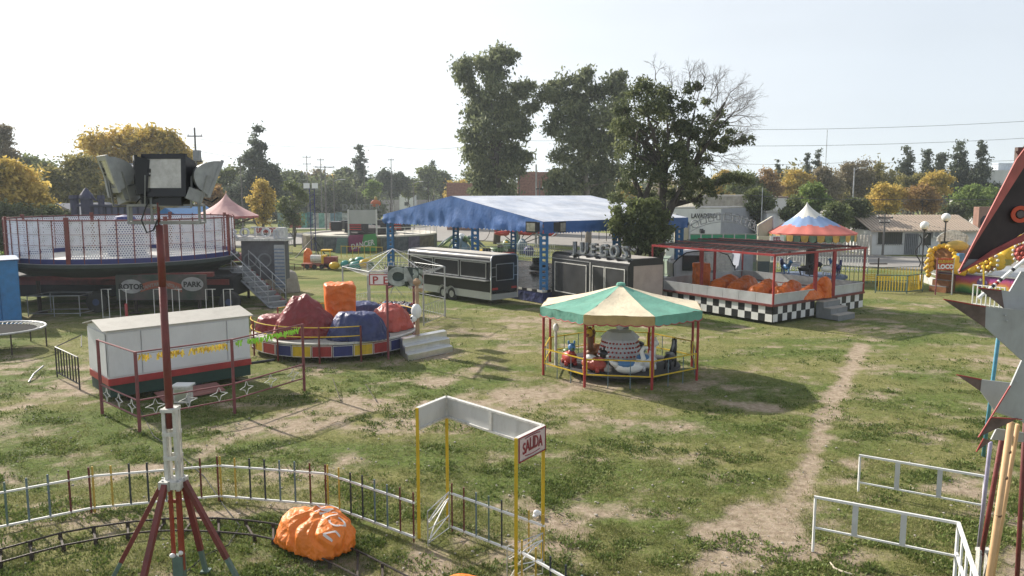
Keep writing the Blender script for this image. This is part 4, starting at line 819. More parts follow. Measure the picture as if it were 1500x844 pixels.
# tarp-covered rack at the stairs foot
def drape(name, c, rx, ry, h, m_, parent=None, rz=0.0, peaks=(), flat=.5, wr=.06, seed=0, z0=0.0, sq=3.0, flare=.04, nr=22, na=88, skew=0.0, sh=.80, drop=.16, rdg=.07):
    """cloth thrown over something: superellipse footprint, flattish top with peaks, shoulder at sh, gathered folds down the sides"""
    c = V(c); vs = []
    def rim(a):
        ca, sa = math.cos(a), math.sin(a); k = (abs(ca) ** sq + abs(sa) ** sq) ** (-1 / sq); return ca * k * rx, sa * k * ry
    def top(x, y, r):
        z = h * (1 - drop * r ** 2.5)
        for (qx, qy, qh, qr) in peaks: z += qh * max(0, 1 - math.hypot(x - qx, y - qy) / qr)
        return z + wr * h * .5 * noise.noise(V((x * 2.3 + seed, y * 2.3, 1))) - wr * h * .6 * abs(noise.noise(V((x * 4 + seed, y * 3.4, 3))))
    for j in range(nr + 1):
        u = j / nr
        for i in range(na):
            a = 2 * math.pi * i / na; ex, ey = rim(a); fold = abs(noise.noise(V((math.cos(a) * 4.5 + seed, math.sin(a) * 4.5, u * .5)))) - .22; n2 = noise.noise(V((math.cos(a) * 11 + seed, math.sin(a) * 11, u * 1.2)))
            if u <= flat:
                r = (u / flat) ** .9 * sh; x, y = ex * r, ey * r; z = top(x, y, r / sh)
            else:
                w = (u - flat) / (1 - flat); r = sh + (1 - sh) * min(1, w * 1.15) ** .75 + flare * w; x0_, y0_ = ex * sh, ey * sh; r *= 1 - wr * w * (1.5 * fold + .35 * n2)
                x, y = ex * r, ey * r; z = z0 + (top(x0_, y0_, 1) - z0) * (1 - w); z += wr * h * .25 * n2 * math.sin(math.pi * w)
                if j == nr: z = z0 + .01 + .06 * abs(n2)
            x += skew * z
            q = V((x * 1.7 + seed, y * 1.7, z * 1.3)); q += V((noise.noise(q), noise.noise(q + V((9, 0, 0))), 0)) * .8
            rg = (.45 - abs(noise.noise(q))) + .5 * (.45 - abs(noise.noise(V((q.x * 2.3 + q.z * 1.5, q.y * 2.3, q.z * 1.2 + 5)))))
            k_ = rdg * rg * min(1, 2.2 * (1 - u) + .25); rl = math.hypot(x, y) + 1e-6; sw = min(1, u / max(flat, .01)) ; x += x / rl * k_ * sw; y += y / rl * k_ * sw; z += k_ * (1 - .6 * sw)
            vs.append(c + V((x * math.cos(rz) - y * math.sin(rz), x * math.sin(rz) + y * math.cos(rz), z)))
    fs = [(j * na + i, j * na + (i + 1) % na, (j + 1) * na + (i + 1) % na, (j + 1) * na + i) for j in range(nr) for i in range(na)]
    mb = MB(); mb.add(vs, fs); return mb.put(name, m_, parent, True)
beige_t = mat('dirty beige tarpaulin', (.36, .32, .27), .6, 0, .2, 3, .3, 8, dirt=.3)
o = drape('covered_equipment', G(412, 428), 1.1, .8, 1.45, beige_t, None, .5, seed=3.0); tag(o, 'beige tarpaulin bundle standing at the right side of the rotor stairs', 'tarpaulin bundle')
fr = T('stacked_barriers', 'pale tubular barrier frames leaning against the beige tarpaulin bundle', 'barrier stack', G(398, 428))
for i in range(4): mb = MB(); a = G(392 + i * 5, 432 - i); mb.path([a, a + V((-.35, .2, 1.25)), a + V((.4, .45, 1.2)), a + V((.75, .2, 0))], .025, 5); mb.put('barrier_frame', steel, fr)
# frames standing in the shade before the rotor
for i, (a, b, lb) in enumerate(((151, 159, 'first from the left'), (177, 185, 'second from the left'), (227, 235, 'third, half behind the mast'), (254, 261, 'fourth, just right of the mast'), (303, 310, 'fifth, under the letters PARK'), (329, 336, 'last, before the rotor wheel'))):
    mb = MB(); p = G(a, 466); q = p + X * .34; mb.path([p, p + Z * 1.45, p + X * .5 + Z * 1.45], .022, 5); mb.path([q + Z * 1.45, q], .022, 5); mb.bar(p + Z * .05, q + Z * .05, .03)
    tag(mb.put('pipe_barrier', oldwhite), 'thin pale pipe frame standing in the rotor shade, ' + lb, 'barrier', 'pipe frames before the rotor')
mb = MB(); p = G(186, 470); mb.tube(p, p + Z * .85, .07, n=8); tag(mb.put('bollard', pinkred), 'short pink post standing among the thin pale pipe frames', 'post')
tb = T('table_frame', 'bare metal trestle table frame standing under the left part of the rotor', 'table', G(88, 462))
c = G(88, 462); corners = [c + V(v) for v in ((-1.3, -.5, 0), (1.2, -.3, 0), (1.4, 1.2, 0), (-1.1, 1.1, 0))]
for p in corners + [(corners[0] + corners[1]) / 2]: mb = MB(); mb.tube(p, p + Z * 1.05, .025, n=6); mb.put('leg', steel, tb)
mb = MB()
for h in (.15, 1.05):
    for i in range(4): mb.bar(corners[i] + Z * h, corners[(i + 1) % 4] + Z * h, .04)
mb.put('top_frame', steel, tb)
# blue cabin at the left border
A = G(33, 474); hb_ = P(31, 381, A.y).z; t = T('blue_cabin', 'bright blue sheet-clad cabin cut by the left border', 'cabin', A)
mb = MB(); A2 = A + V((-7, -.8, 0)); dn = V((-.56, .83, 0)) * 3; mb.prism([A, A2, A2 + dn, A + dn], Z * hb_); mb.put('wall', blue_p, t)
for i in range(8):
    mb = MB(); a = A + (A2 - A) * i / 8; b_ = A + (A2 - A) * (i + .94) / 8; n_ = V((.11, -1, 0)).normalized(); mb.prism([a, b_, b_ + Z * hb_, a + Z * (hb_)], n_ * .05); mb.put('wall_panel', blue_p, t)
mb = MB(); mb.prism([A + V((.15, -.1, hb_)), A2 + V((0, -.1, hb_ - .35)), A2 + dn + Z * (hb_ - .35), A + dn + Z * hb_], Z * .05); mb.put('roof', mat('dark blue roof', (.03, .08, .2), .6), t)
# trampoline
c = G(8, 512); c.x -= .35; t = T('trampoline', 'round trampoline with grey steel rim and springs cut by the left border', 'trampoline', c); r0 = 1.75
h = .84; mb = MB(); mb.path([c + V((math.cos(a) * r0, math.sin(a) * r0, h)) for a in [k * math.pi / 18 for k in range(37)]], .045, 6); mb.put('rim', steel, t, True)
mb = MB(); mb.lathe([(.01, h - .05), (r0 - .32, h - .05)], c, 32); mb.put('mat', mat('black trampoline mat', (.03, .03, .03), .95, spec=.05), t)
sp_ = beam_mesh('spring', steel, .018, .018)
for k in range(60): a = k * math.pi / 30; u = V((math.cos(a), math.sin(a), 0)); stick('spring', sp_, t, c + u * (r0 - .32) + Z * (h - .05), c + u * r0 + Z * h)
for k in range(6): a = k * math.pi / 3 + .35; u = V((math.cos(a), math.sin(a), 0)); mb = MB(); mb.tube(c + u * r0, c + u * r0 + Z * h, .03, n=6); mb.put('leg', darkiron, t)
mb = MB(); mb.path([G(42, 560), G(50, 552) + Z * .1, G(64, 541) + Z * .12], .03, 5); tag(mb.put('loose_pipe', greysheet), 'bent grey pipe lying on the grass under the trampoline edge', 'pipe')
# small dark gate leaning near the white kiosk
A, B = G(84, 553), G(117, 571); t = T('metal_gate', 'small black barred gate section standing left of the white kiosk trailer', 'gate', (A + B) / 2)
h = 1.05; mb = MB(); mb.path([A, A + Z * h, B + Z * h, B], .025, 5); mb.bar(A + Z * .18, B + Z * .18, .035); mb.put('frame', blackmetal, t)
bm = beam_mesh('bar', blackmetal, .035, .02)
for i in range(1, 8): a = A.lerp(B, i / 8); stick('bar', bm, t, a + Z * .18, a + Z * (h - (.0)))
mb = MB(); mb.path([A + Z * h, G(122, 532) + Z * h, G(122, 545) + Z * .9], .02, 5); mb.put('back_rail', blackmetal, t)

# ================================================================== WHITE KIOSK TRAILER
zr = 2.22; zb_ = .22; c0 = G(155, 485, zr); u = (G(364, 462, zr) - c0); u.z = 0; Lk = u.length; u.normalize(); w_ = V((-u.y, u.x, 0)); Wk = 1.95
t = T('kiosk_trailer', 'white closed kiosk trailer with grey gabled roof and red lower stripe, behind the floodlight mast', 'trailer', V((c0.x, c0.y, 0)) + u * Lk / 2 + w_ * Wk / 2)
def K(a, b, z): return V((c0.x, c0.y, 0)) + u * a + w_ * b + Z * z
offw = mat('kiosk white sheet', (.66, .66, .68), .45, 0, .05, 1.2, dirt=.12)
mb = MB(); mb.prism([K(0, 0, .74), K(Lk, 0, .74), K(Lk, Wk, .74), K(0, Wk, .74)], Z * (zr - .77)); mb.put('wall', offw, t)
mb = MB(); mb.prism([K(0, 0, zr - .03), K(0, Wk, zr - .03), K(0, Wk / 2, zr + .15)], u * .02); mb.put('gable', offw, t)
mb = MB(); mb.prism([K(Lk, 0, zr - .03), K(Lk, Wk, zr - .03), K(Lk, Wk / 2, zr + .15)], -u * .02); mb.put('gable', offw, t)
for s in (0, 1):
    mb = MB(); b0 = -.1 if s == 0 else Wk + .1; mb.prism([K(-.12, b0, zr - .02), K(Lk + .12, b0, zr - .02), K(Lk + .12, Wk / 2, zr + .19), K(-.12, Wk / 2, zr + .19)], Z * .03); mb.put('roof_sheet', roofgrey, t)
pn = MB()
for a, b in ((.02, .92), (.95, Lk - .78), (Lk - .74, Lk - .02)): m_ = MB(); m_.prism([K(a, -.02, .84), K(b, -.02, .84), K(b, -.02, zr - .1), K(a, -.02, zr - .1)], -w_ * .015); m_.put('side_panel', offw, t)
mb = MB(); mb.prism([K(-.02, .05, .84), K(-.02, Wk - .05, .84), K(-.02, Wk - .05, zr - .1), K(-.02, .05, zr - .1)], -u * .012); mb.put('end_panel', offw, t)
mb = MB(); mb.prism([K(-.03, -.03, .58), K(Lk + .02, -.03, .58), K(Lk + .02, Wk, .58), K(-.03, Wk, .58)], Z * .20); mb.put('red_stripe', red_paint, t)
mb = MB(); mb.prism([K(.02, .02, zb_), K(Lk, .02, zb_), K(Lk, Wk, zb_), K(.02, Wk, zb_)], Z * (.58 - zb_)); mb.put('lower_skirt', darkgreen, t)
for a in (.5, Lk - .5): mb = MB(); mb.path([K(a, .2, zb_), K(a + .05, .2, .05), K(a + .3, .2, .02)], .03, 5); mb.put('prop_leg', blackmetal, t)
for a in (1.7, 2.4):
    mb = MB(); mb.tube(K(a, .05, .33), K(a, .25, .33), .33, n=16); w = mb.put('wheel', rubber, t); mb = MB(); mb.tube(K(a, .03, .33), K(a, .1, .33), .17, n=12); mb.put('rim', steel, w)
mb = MB(); mb.path([K(Lk, Wk / 2, .4), K(Lk + 1.3, Wk / 2, .38)], .05, 6); mb.put('tow_bar', blackmetal, t)
mb = MB(); mb.prism([K(1.2, -.95, .05), K(3.1, -.8, .05), K(3.1, -.1, .16), K(1.2, -.1, .16)], Z * .04); tag(mb.put('ramp', mat('dusty pink board', (.30, .14, .12), .8, 0, .2, 3)), 'dusty pink ramp board lying before the white kiosk trailer', 'ramp')
c = G(262, 600); c = V((c.x, c.y + .35, -.12)); t = T('control_box', 'white metal control box with silver screen front standing behind the star fence', 'box', c)
mb = MB(); mb.box(c + Z * .5, (.42, .36, .48)); mb.put('case', oldwhite, t); mb = MB(); mb.box(c + Z * .76, (.54, .46, .04)); mb.put('lid', whiteplastic, t)
mb = MB(); mb.box(c + V((0, -.19, .5)), (.34, .02, .34)); mb.put('screen', alu, t)
for dx in (-.2, .2): mb = MB(); mb.tube(c + V((dx * .8, 0, .1)), c + V((dx * .8, 0, .3)), .03, n=6); mb.put('leg', steel, t)
# maroon entrance fence with stars
PA, PB, PC, PD = G(150, 607), G(205, 634), G(344, 606), G(446, 573); H1 = 2.15
spn = T('star_fence', 'maroon pipe fence with white star outlines in front of the white kiosk trailer', 'fence', PB)
pme = beam_mesh('post', dullred, .045, .045, 8)
for p in (PA, PB, PC, PD): stick('post', pme, spn, p, p + Z * H1)
for p, q in ((PA, PB), (PB, PC), (PC, PD)):
    for z, r in ((H1 - .02, .022), (.86, .022), (.42, .022)): mb = MB(); mb.path([p.lerp(q, i / 8) + Z * (z - .0) for i in range(9)], r, 6); mb.put('rail', dullred, spn)
def star(c, ux, s=.2, r=.012):
    pts = []
    for k in range(9): a = k * math.pi / 4; rr = s if k % 2 == 0 else s * .36; pts.append(V(c) + ux * math.cos(a) * rr * 1.25 + Z * math.sin(a) * rr * 1.05)
    mb = MB(); mb.path(pts, r, 5); return mb
for p, q, n_ in ((PA, PB, 3), (PB, PC, 3), (PC, PD, 3)):
    ux = (q - p).normalized()
    for i in range(n_): star(p.lerp(q, (i + .5) / n_) + Z * .64, ux).put('star', oldwhite, spn)
for k, (p, q, m_, lb) in enumerate(((PB, PC, yelbunt, 'yellow foil fringe bunting hanging in the maroon fence opening beside the mast'), (PC, PD, limebunt, 'lime green foil fringe bunting hanging under the maroon top rail toward the covered ride'))):
    mb = MB(); 
    for i in range(110 if k else 190):
        f = (i + .5) / 110 if k else (i + .5) / 190; f = .04 + f * (.9 if k == 0 else .9); a = p.lerp(q, f) + Z * (H1 - .10 - .03 * math.sin(f * 3)) + V((random.uniform(-.04, .04), random.uniform(-.04, .04), random.uniform(-.03, .03)))
        if noise.noise(V((f * 9, k, 0))) < -.22: continue
        d = V((random.uniform(-.05, .05), random.uniform(-.03, .03), -random.uniform(.08, .17))); s_ = V((random.uniform(.015, .045), random.uniform(-.03, .03), random.uniform(-.02, .02))); mb.quad(a, a + s_, a + s_ + d, a + d)
    bt = T('bunting', lb, 'bunting', p.lerp(q, .5) + Z * (H1 - .1)); struct(mb.put('foil_strips', m_, bt), 'stuff')
    mb = MB(); mb.bar(p + Z * (H1 - .08), q + Z * (H1 - .08), .01); mb.put('string', blackmetal, bt)

# ================================================================== COVERED KIDDIE RIDE
KC = V((-7.15, 31.0, 0)); KR = 3.25; zd = .72
t = T('covered_cup_ride', 'round kiddie ride platform with blue, yellow and red skirt panels and yellow handrails', 'fairground ride', KC)
mb = MB(); mb.lathe([(.02, zd - .06), (KR, zd - .06), (KR, zd), (.02, zd + .01)], KC, 48); mb.put('deck', mat('worn plywood deck', (.40, .38, .34), .7, 0, .2, 2, dirt=.4), t)
mb = MB(); mb.lathe([(KR + .02, zd - .05), (KR + .04, zd + .02), (KR - .03, zd + .03)], KC, 48); mb.put('deck_rim', oldwhite, t)
NS = 27; cols = [navy_p, yellow_p, red_paint]; sk = {}
wS = 2 * KR * math.tan(math.pi / NS)
for ci, m_ in enumerate(cols):
    mb = MB(); mb.box((0, 0, .43), (wS * .97, .03, .44)); s_ = mb.mesh('skirt_panel'); s_.materials.append(m_); sk[ci] = s_
fmb = MB(); fmb.frame((-wS * .48, -.03, .225), X, Z, wS * .96, .41, .018, V((0, -.012, 0))); fme = fmb.mesh('panel_trim'); fme.materials.append(oldwhite)
seq = [0, 0, 1, 2, 2, 0, 0, 1, 1, 2, 0, 0, 1, 2]
for i in range(NS):
    a = 2 * math.pi * (i + .5) / NS; M = Matrix.Translation(KC) @ Matrix.Rotation(a + math.pi / 2, 4, 'Z') @ Matrix.Translation((0, -KR + .02, 0)); p_ = piece('skirt_panel', sk[i % 3], t, M); piece('panel_trim', fme, p_, M)
kpost = beam_mesh('post', red_rust, .035, .035, 6)
angs = [-172, -146, -117, -88, -62]
for a in angs + [12, 40, 75, 110, 150]:
    u_ = V((math.cos(R(a)), math.sin(R(a)), 0)); stick('post', kpost, t, KC + u_ * (KR + .08), KC + u_ * (KR + .08) + Z * 1.35)
def arcpts(a0, a1, r, z, n_=12): return [KC + V((math.cos(R(a0 + (a1 - a0) * i / n_)) * r, math.sin(R(a0 + (a1 - a0) * i / n_)) * r, z)) for i in range(n_ + 1)]
for a0, a1 in ((-172, -62), (12, 150)):
    for z in (1.33, 1.0 if a0 > 0 else .98): mb = MB(); mb.path(arcpts(a0, a1, KR + .05, z, 20), .02, 6); mb.put('handrail', yellow_p, t)
for a in range(0, 360, 40): u_ = V((math.cos(R(a)), math.sin(R(a)), 0)); mb = MB(); mb.tube(KC + u_ * (KR - .4), KC + u_ * (KR - .4) + Z * (zd - .06), .06, n=6); mb.put('support_leg', darkiron, t)
def K2(px, py, z=zd): return G(px, py, z)
def cover(lb, *a, **k): o = drape('car_cover', *a, **k); tag(o, lb, 'tarpaulin cover', 'tarpaulin covers on the round kiddie ride'); return o
cover('large dark red tarpaulin over a car at the left front of the round kiddie ride', K2(450, 492), 1.18, .78, 1.1, darkred_t, None, .25, peaks=((-.45, .1, .34, .7), (0.05, .1, .40, .75)), seed=1, wr=.16, sh=.66, drop=.25, rdg=.16)
cover('low dark red tarpaulin at the far left edge of the round kiddie ride', K2(400, 483), .65, .65, .62, darkred_t, None, .2, seed=5, wr=.06)
o = drape('ride_centre_cover', V((-7.05, 31.3, zd)), .62, .62, 1.85, orange_v, None, .30, flat=.3, seed=2, sq=14, wr=.09, flare=-.14, sh=.97, drop=.02, rdg=.05); tag(o, 'tall boxy orange vinyl cover over the centre of the round kiddie ride', 'tarpaulin cover', 'tarpaulin covers on the round kiddie ride')
cover('navy blue tarpaulin over a car at the front of the round kiddie ride', K2(525, 496), 1.10, .70, 1.02, navy_t, None, .05, seed=7, wr=.13, sq=2.4, sh=.60, drop=.06, rdg=.12)
cover('faded salmon red tarpaulin over a car at the right of the round kiddie ride', K2(572, 482), .72, .85, .98, salmon_t, None, -.5, seed=9, wr=.15, sh=.62, rdg=.16)
cover('navy tarpaulin peeping out behind the tall orange centre cover', K2(531, 468), .8, .7, .80, navy_t, None, .3, seed=11)
# silver steps
def steps_box(name, label, P0, P1, outd, n_, rise, tread_d, m_, m2):
    """n_ steps: upper edge P0-P1 (ground projections), going down along outd"""
    t = T(name, label, 'stairs', (P0 + P1) / 2); outd = outd.normalized(); me_ = None
    for i in range(n_):
        z = rise * (n_ - i); a = P0 + outd * tread_d * i; b = P1 + outd * tread_d * i; mb = MB(); mb.prism([a + Z * (z - .03), b + Z * (z - .03), b + outd * tread_d + Z * (z - .03), a + outd * tread_d + Z * (z - .03)], Z * .03); mb.put('tread', m_, t)
        mb = MB(); mb.prism([a + outd * (tread_d - .03) + Z * (z - rise), b + outd * (tread_d - .03) + Z * (z - rise), b + outd * (tread_d - .03) + Z * (z - .032), a + outd * (tread_d - .03) + Z * (z - .032)], outd * .02); mb.put('riser', m2, t)
    for p in (P0, P1):
        pts = [p + Z * .03, p + Z * (rise * n_ - .035)]
        for i in range(n_): pts += [p + outd * tread_d * (i + 1) * .99 + Z * (rise * (n_ - i) - .035), p + outd * tread_d * (i + 1) * .99 + Z * (rise * (n_ - i - 1) - .035 + (.065 if i == n_ - 1 else 0))]
        s_ = (P1 - P0).normalized() * (.02 if p is P1 else -.02); mb = MB(); mb.prism(pts, s_); mb.put('side_plate', m2, t)
    return t
steps_box('entrance_steps', 'three bare aluminium steps at the right front of the round kiddie ride', G(587, 520), G(650, 507), V((.35, -.9, 0)), 3, .23, .42, alu, alu)
# entrance arch with CARS letters
q0, q1 = G(569, 527), G(607, 500); t = T('letter_sign', 'two maroon posts carrying curled silver letters CARS above the round kiddie ride entrance', 'sign', (q0 + q1) / 2)
for q_ in (q0, q1): stick('post', pme, t, q_, q_ + Z * 2.85)
ux = (q1 - q0).normalized(); silv = mat('tarnished silver sheet', (.30, .33, .33), .35, .6, .5, 3)
for i, (ch, px, Yl, tl) in enumerate((('C', 580, 29.0, .10), ('A', 594, 30.4, .35), ('R', 604.5, 31.6, .6), ('S', 612, 32.8, .8))):
    pl = P(px, 417, Yl); d_ = V((math.cos(tl), math.sin(tl), 0)); text('letter', ch, silv, t, pl, d_, Z, .90, .05, .05); n_ = V((-d_.y, d_.x, 0))
    mb = MB(); w = .30; mb.prism([pl - d_ * w + n_ * .03 - Z * .08, pl + d_ * w + n_ * .03 - Z * .04, pl + d_ * w * 1.05 + n_ * .05 + Z * .68, pl - d_ * w * .95 + n_ * .02 + Z * .70], n_ * .02); mb.put('letter_plate', mat('dark letter backing', (.05, .07, .065), .5, .3, .3, 3), t)
mb = MB(); mb.bar(q0 + Z * 2.7, q1 + Z * 2.7, .06); mb.put('crossbar', dullred, t)
q_ = G(612, 515); t = T('mascot_post', 'rough wooden post with a white plastic head-like cap beside the silver letters', 'post', q_)
mb = MB(); mb.tube(q_, q_ + Z * 2.9, .09, .07, 8); mb.put('post', wood, t, True)
mb = MB(); mb.ball(q_ + V((-.02, -.1, 1.62)), .21, .2, .30, 12); mb.ball(q_ + V((-.12, -.15, 1.35)), .13, .13, .15, 10); mb.put('white_cap', whiteplastic, t, True); mb = MB(); mb.ball(q_ + V((-.2, -.24, 1.38)), .05, .04, .05, 6); mb.put('black_spot', blackpl, t)
mb = MB(); mb.ball(q_ + V((0, 0, 2.75)), .16, .16, .14, 8); mb.box(q_ + V((.05, 0, 2.45)), (.35, .08, .12)); mb.put('hook_bracket', wood, t)
# ================================================================== FISHING GAME (PECES) UNDER A NET
vs6 = [V((-6.68, 35.9, 0)), V((-4.16, 35.9, 0)), V((-3.38, 38.5, 0)), V((-5.2, 40.9, 0)), V((-7.7, 40.9, 0)), V((-8.5, 38.5, 0))]; zn = 2.55; NCn = V((-5.95, 38.4, 0)); apx = NCn + Z * 3.45
t = T('fishing_game_frame', 'grey pipe hexagon frame roofed with sagging net around the floating-toy pool', 'game stand', NCn)
gp6 = beam_mesh('post', steel, .04, .04, 8)
for p in vs6: stick('post', gp6, t, p, p + Z * zn)
for i in range(6):
    a, b = vs6[i], vs6[(i + 1) % 6]; mb = MB(); mb.tube(a + Z * zn, b + Z * zn, .02, n=6); mb.put('top_rail', steel, t)
    if i not in (0,):
        mb = MB(); mb.tube(a + Z * .95, b + Z * .95, .015, n=5); mb.tube(a + Z * .1, b + Z * .1, .015, n=5)
        k = 9
        for j in range(k): f = j / k; mb.path([a.lerp(b, f + s / 40) + Z * (.52 + .38 * math.sin(s * .785)) for s in range(0, 9, 1)], .007, 3)
        mb.put('scrollwork_rail', steel, t)
for p in vs6: mb = MB(); mb.tube(p + Z * zn, apx, .016, n=5); mb.put('ridge_pipe', alu, t)
mb = MB(); rr_ = random.Random(3)
for i in range(6):
    a, b = vs6[i] + Z * zn, vs6[(i + 1) % 6] + Z * zn; M_ = 11
    for r_ in range(1, M_):
        f = r_ / M_; sag = .55 * math.sin(math.pi * min(1, f)) + .05 * rr_.random(); pa, pb_ = a.lerp(NCn + Z * (zn + .05), f) - Z * sag * .6, b.lerp(NCn + Z * (zn + .05), f) - Z * sag * .6
        mb.path([pa.lerp(pb_, k / 4) - Z * .08 * math.sin(math.pi * k / 4) for k in range(5)], .009, 3)
    for c_ in range(9):
        e0 = a.lerp(b, c_ / 9); mb.path([e0.lerp(NCn + Z * (zn + .05), k / 6) - Z * (.55 * .6 * math.sin(math.pi * k / 6) + .03 * rr_.random()) for k in range(7)], .009, 3)
struct(mb.put('roof_net', mat('pale rope net', (.42, .41, .39), .9), t), 'stuff')
a, b = vs6[0], vs6[1]; ux = (b - a).normalized(); mb = MB(); nn = V((ux.y, -ux.x, 0)); mb.prism([a + Z * 1.92, b + Z * 1.92, b + Z * 2.44, a + Z * 2.44], nn * .03); bd = mb.put('sign_board', white_p, t)
mb = MB(); mb.frame(a + Z * 1.92 + nn * .03, ux, Z, (b - a).length, .52, .04, nn * .012); mb.put('board_border', red_paint, bd)
letters(bd, 'PECES', a.lerp(b, .5) + Z * 1.99 + nn * .035, ux, .50, red_paint, .006, step=.49, sx=1.1, name='painted_letter')
pc = V((-5.95, 38.2, 0)); t = T('fishing_pool', 'round pool tub packed with small floating toys in the middle of the net stand', 'pool', pc)
mb = MB(); mb.lathe([(1.0, 0), (1.12, .66), (1.04, .68), (1.0, .6), (.01, .6)], pc, 28); mb.put('tub', mat('dark blue tub', (.03, .04, .09), .5), t)
for k in range(28):
    a = k * math.pi / 14; mb = MB(); mb.ball(pc + V((math.cos(a) * 1.12, math.sin(a) * 1.12, .5)), .06, .06, .07, 6); mb.put('rim_float', (yellow_p, navy_p, red_paint)[k % 3], t)
for k in range(90):
    a = rr_.uniform(0, 6.28); r_ = 1.0 * rr_.random() ** .5; mb = MB(); c = pc + V((math.cos(a) * r_, math.sin(a) * r_, .66)); mb.ball(c, .08, .05, .05, 6, a); mb.ball(c + V((.05, 0, .06)), .035, .03, .035, 5); o = mb.put('floating_toy', (whiteplastic, whiteplastic, steel, bluepl, redpl, blackpl)[k % 6], t)
c = G(577, 432); t = T('light_stand', 'small grey tripod stand on the grass behind the net stand', 'stand', c)
mb = MB(); mb.tube(c + Z * .4, c + Z * 1.3, .02, n=5); mb.put('pole', steel, t)
for a in (0, 2.1, 4.2): mb = MB(); mb.tube(c + Z * .6, c + V((math.cos(a) * .5, math.sin(a) * .5, 0)), .018, n=5); mb.put('leg', steel, t)

# ================================================================== TRAILERS
def trailer_body(t, A, ux, w_, L_, W_, z0, z1, rad, m_, inset=0.0, roof=None):
    """rounded-top van body: cross-section rounded along the long roof edges"""
    prof = [(0, z0), (0, z1 - rad)] + [(rad - rad * math.cos(a), z1 - rad + rad * math.sin(a)) for a in [k * math.pi / 10 for k in range(1, 6)]]
    prof += [(W_ - y, z) for y, z in prof[::-1]]; mb = MB(); mb.prism([A + w_ * y + Z * z for y, z in prof], ux * L_); return mb.put('body', m_, t)
zT = 2.78; A = G(598, 372, 2.45); A.z = 0; B = G(719, 383.5, 2.45); B.z = 0; ux = (B - A).normalized(); L_ = (B - A).length; w_ = V((-ux.y, ux.x, 0)); W_ = 2.05
t = T('food_trailer', 'black food trailer with aluminium framed hatches, serving shelf and twin wheels', 'trailer', A.lerp(B, .5) + w_ * 1)
body = trailer_body(t, A, ux, w_, L_, W_, .62, zT, .28, black_p)
def F(a, z, d=0.0): return A + ux * a + Z * z - w_ * d
mb = MB(); mb.prism([F(0, .30, .01), F(L_, .30, .01), F(L_, .72, .01), F(0, .72, .01)], w_ * (W_ + .02)); mb.put('lower_skirt', mat('silver skirt sheet', (.5, .51, .51), .4, .4, .08, 1), t)
mb = MB(); mb.bar(F(0, zT - .33, .07), F(L_, zT - .33, .07), .12, .07); mb.put('awning_rail', alu, t)
hw = (L_ - .5) / 3
for i in range(3):
    a = .25 + i * hw; mb = MB(); mb.prism([F(a + .05, 1.48, .0), F(a + hw - .08, 1.48, 0), F(a + hw - .08, 2.36, 0), F(a + .05, 2.36, 0)], -w_ * .03); h_ = mb.put('hatch', black_p, t); mb = MB(); mb.frame(F(a + .05, 1.46, .03), ux, Z, hw - .13, .92, .055, -w_ * .03); mb.put('hatch_frame', alu, h_)
mb = MB(); mb.prism([F(.1, 1.36, .0), F(L_ - .1, 1.36, 0), F(L_ - .1, 1.36, .36), F(.1, 1.36, .36)], Z * .035); mb.put('serving_shelf', alu, t)
for e, s_ in ((L_, 1), (0, -1)):
    mb = MB(); prof = [(0, .3), (0, zT - .28)] + [(.28 - .28 * math.cos(a), zT - .28 + .28 * math.sin(a)) for a in [k * math.pi / 10 for k in range(1, 6)]]
    prof += [(W_ - y, z) for y, z in prof[::-1]]; pts = [A + ux * e + w_ * y + Z * z for y, z in prof]; mb.path(pts, .035, 6); mb.put('corner_trim', alu, t)
E_ = A + ux * L_; mb = MB(); mb.prism([E_ + w_ * .35 + Z * 1.35, E_ + w_ * 1.72 + Z * 1.35, E_ + w_ * 1.72 + Z * 2.3, E_ + w_ * .35 + Z * 2.3], ux * .03); h_ = mb.put('end_hatch', black_p, t)
mb = MB(); mb.frame(E_ + w_ * .35 + Z * 1.35 + ux * .03, w_, Z, 1.37, .95, .04, ux * .02)
for z in (1.6, 2.1):
    mb.bar(E_ + w_ * .05 + Z * z + ux * .02, E_ + w_ * .35 + Z * z + ux * .02, .025); mb.bar(E_ + w_ * 1.72 + Z * z + ux * .02, E_ + w_ * 2.0 + Z * z + ux * .02, .025)
mb.put('end_hatch_frame', alu, h_)
for y in (.3, 1.75): mb = MB(); mb.prism([E_ + w_ * (y - .2) + Z * .85, E_ + w_ * (y + .2) + Z * .85, E_ + w_ * (y + .2) + Z * .97, E_ + w_ * (y - .2) + Z * .97], ux * .03); mb.put('tail_light', redpl, t)
mb = MB(); mb.prism([F(.1, zT - .0, -.35), F(L_ - .1, zT, -.35), F(L_ - .1, zT, -W_ + .35), F(.1, zT, -W_ + .35)], Z * .025); mb.put('roof_sheet', mat('dusty white trailer roof', (.52, .49, .44), .6, .1, .1, 2, dirt=.3), t)
for a in (L_ * .46, L_ * .46 + .78):
    mb = MB(); c = F(a, .36, .06); q = [c + w_ * y + V((0, 0, 0)) for y in (0, .24)]; mb.tube(q[0], q[1], .36, n=20); w = mb.put('wheel', rubber, t); mb = MB(); mb.tube(c - w_ * .02, c + w_ * .05, .2, .16, n=14); mb.put('rim', steel, w)
    mb = MB(); mb.path([c - w_ * .05 + ux * math.cos(k * math.pi / 10) * .45 + Z * math.sin(k * math.pi / 10) * .45 for k in range(11)], .03, 5); mb.put('mudguard', steel, t)
mb = MB(); mb.bar(F(-1.3, .5, -1), F(0, .5, -.4), .08); mb.bar(F(-1.3, .5, -1), F(0, .5, -1.7), .08); mb.tube(F(-1.2, 0, -1), F(-1.2, .6, -1), .04, n=6); mb.put('drawbar', steel, t)
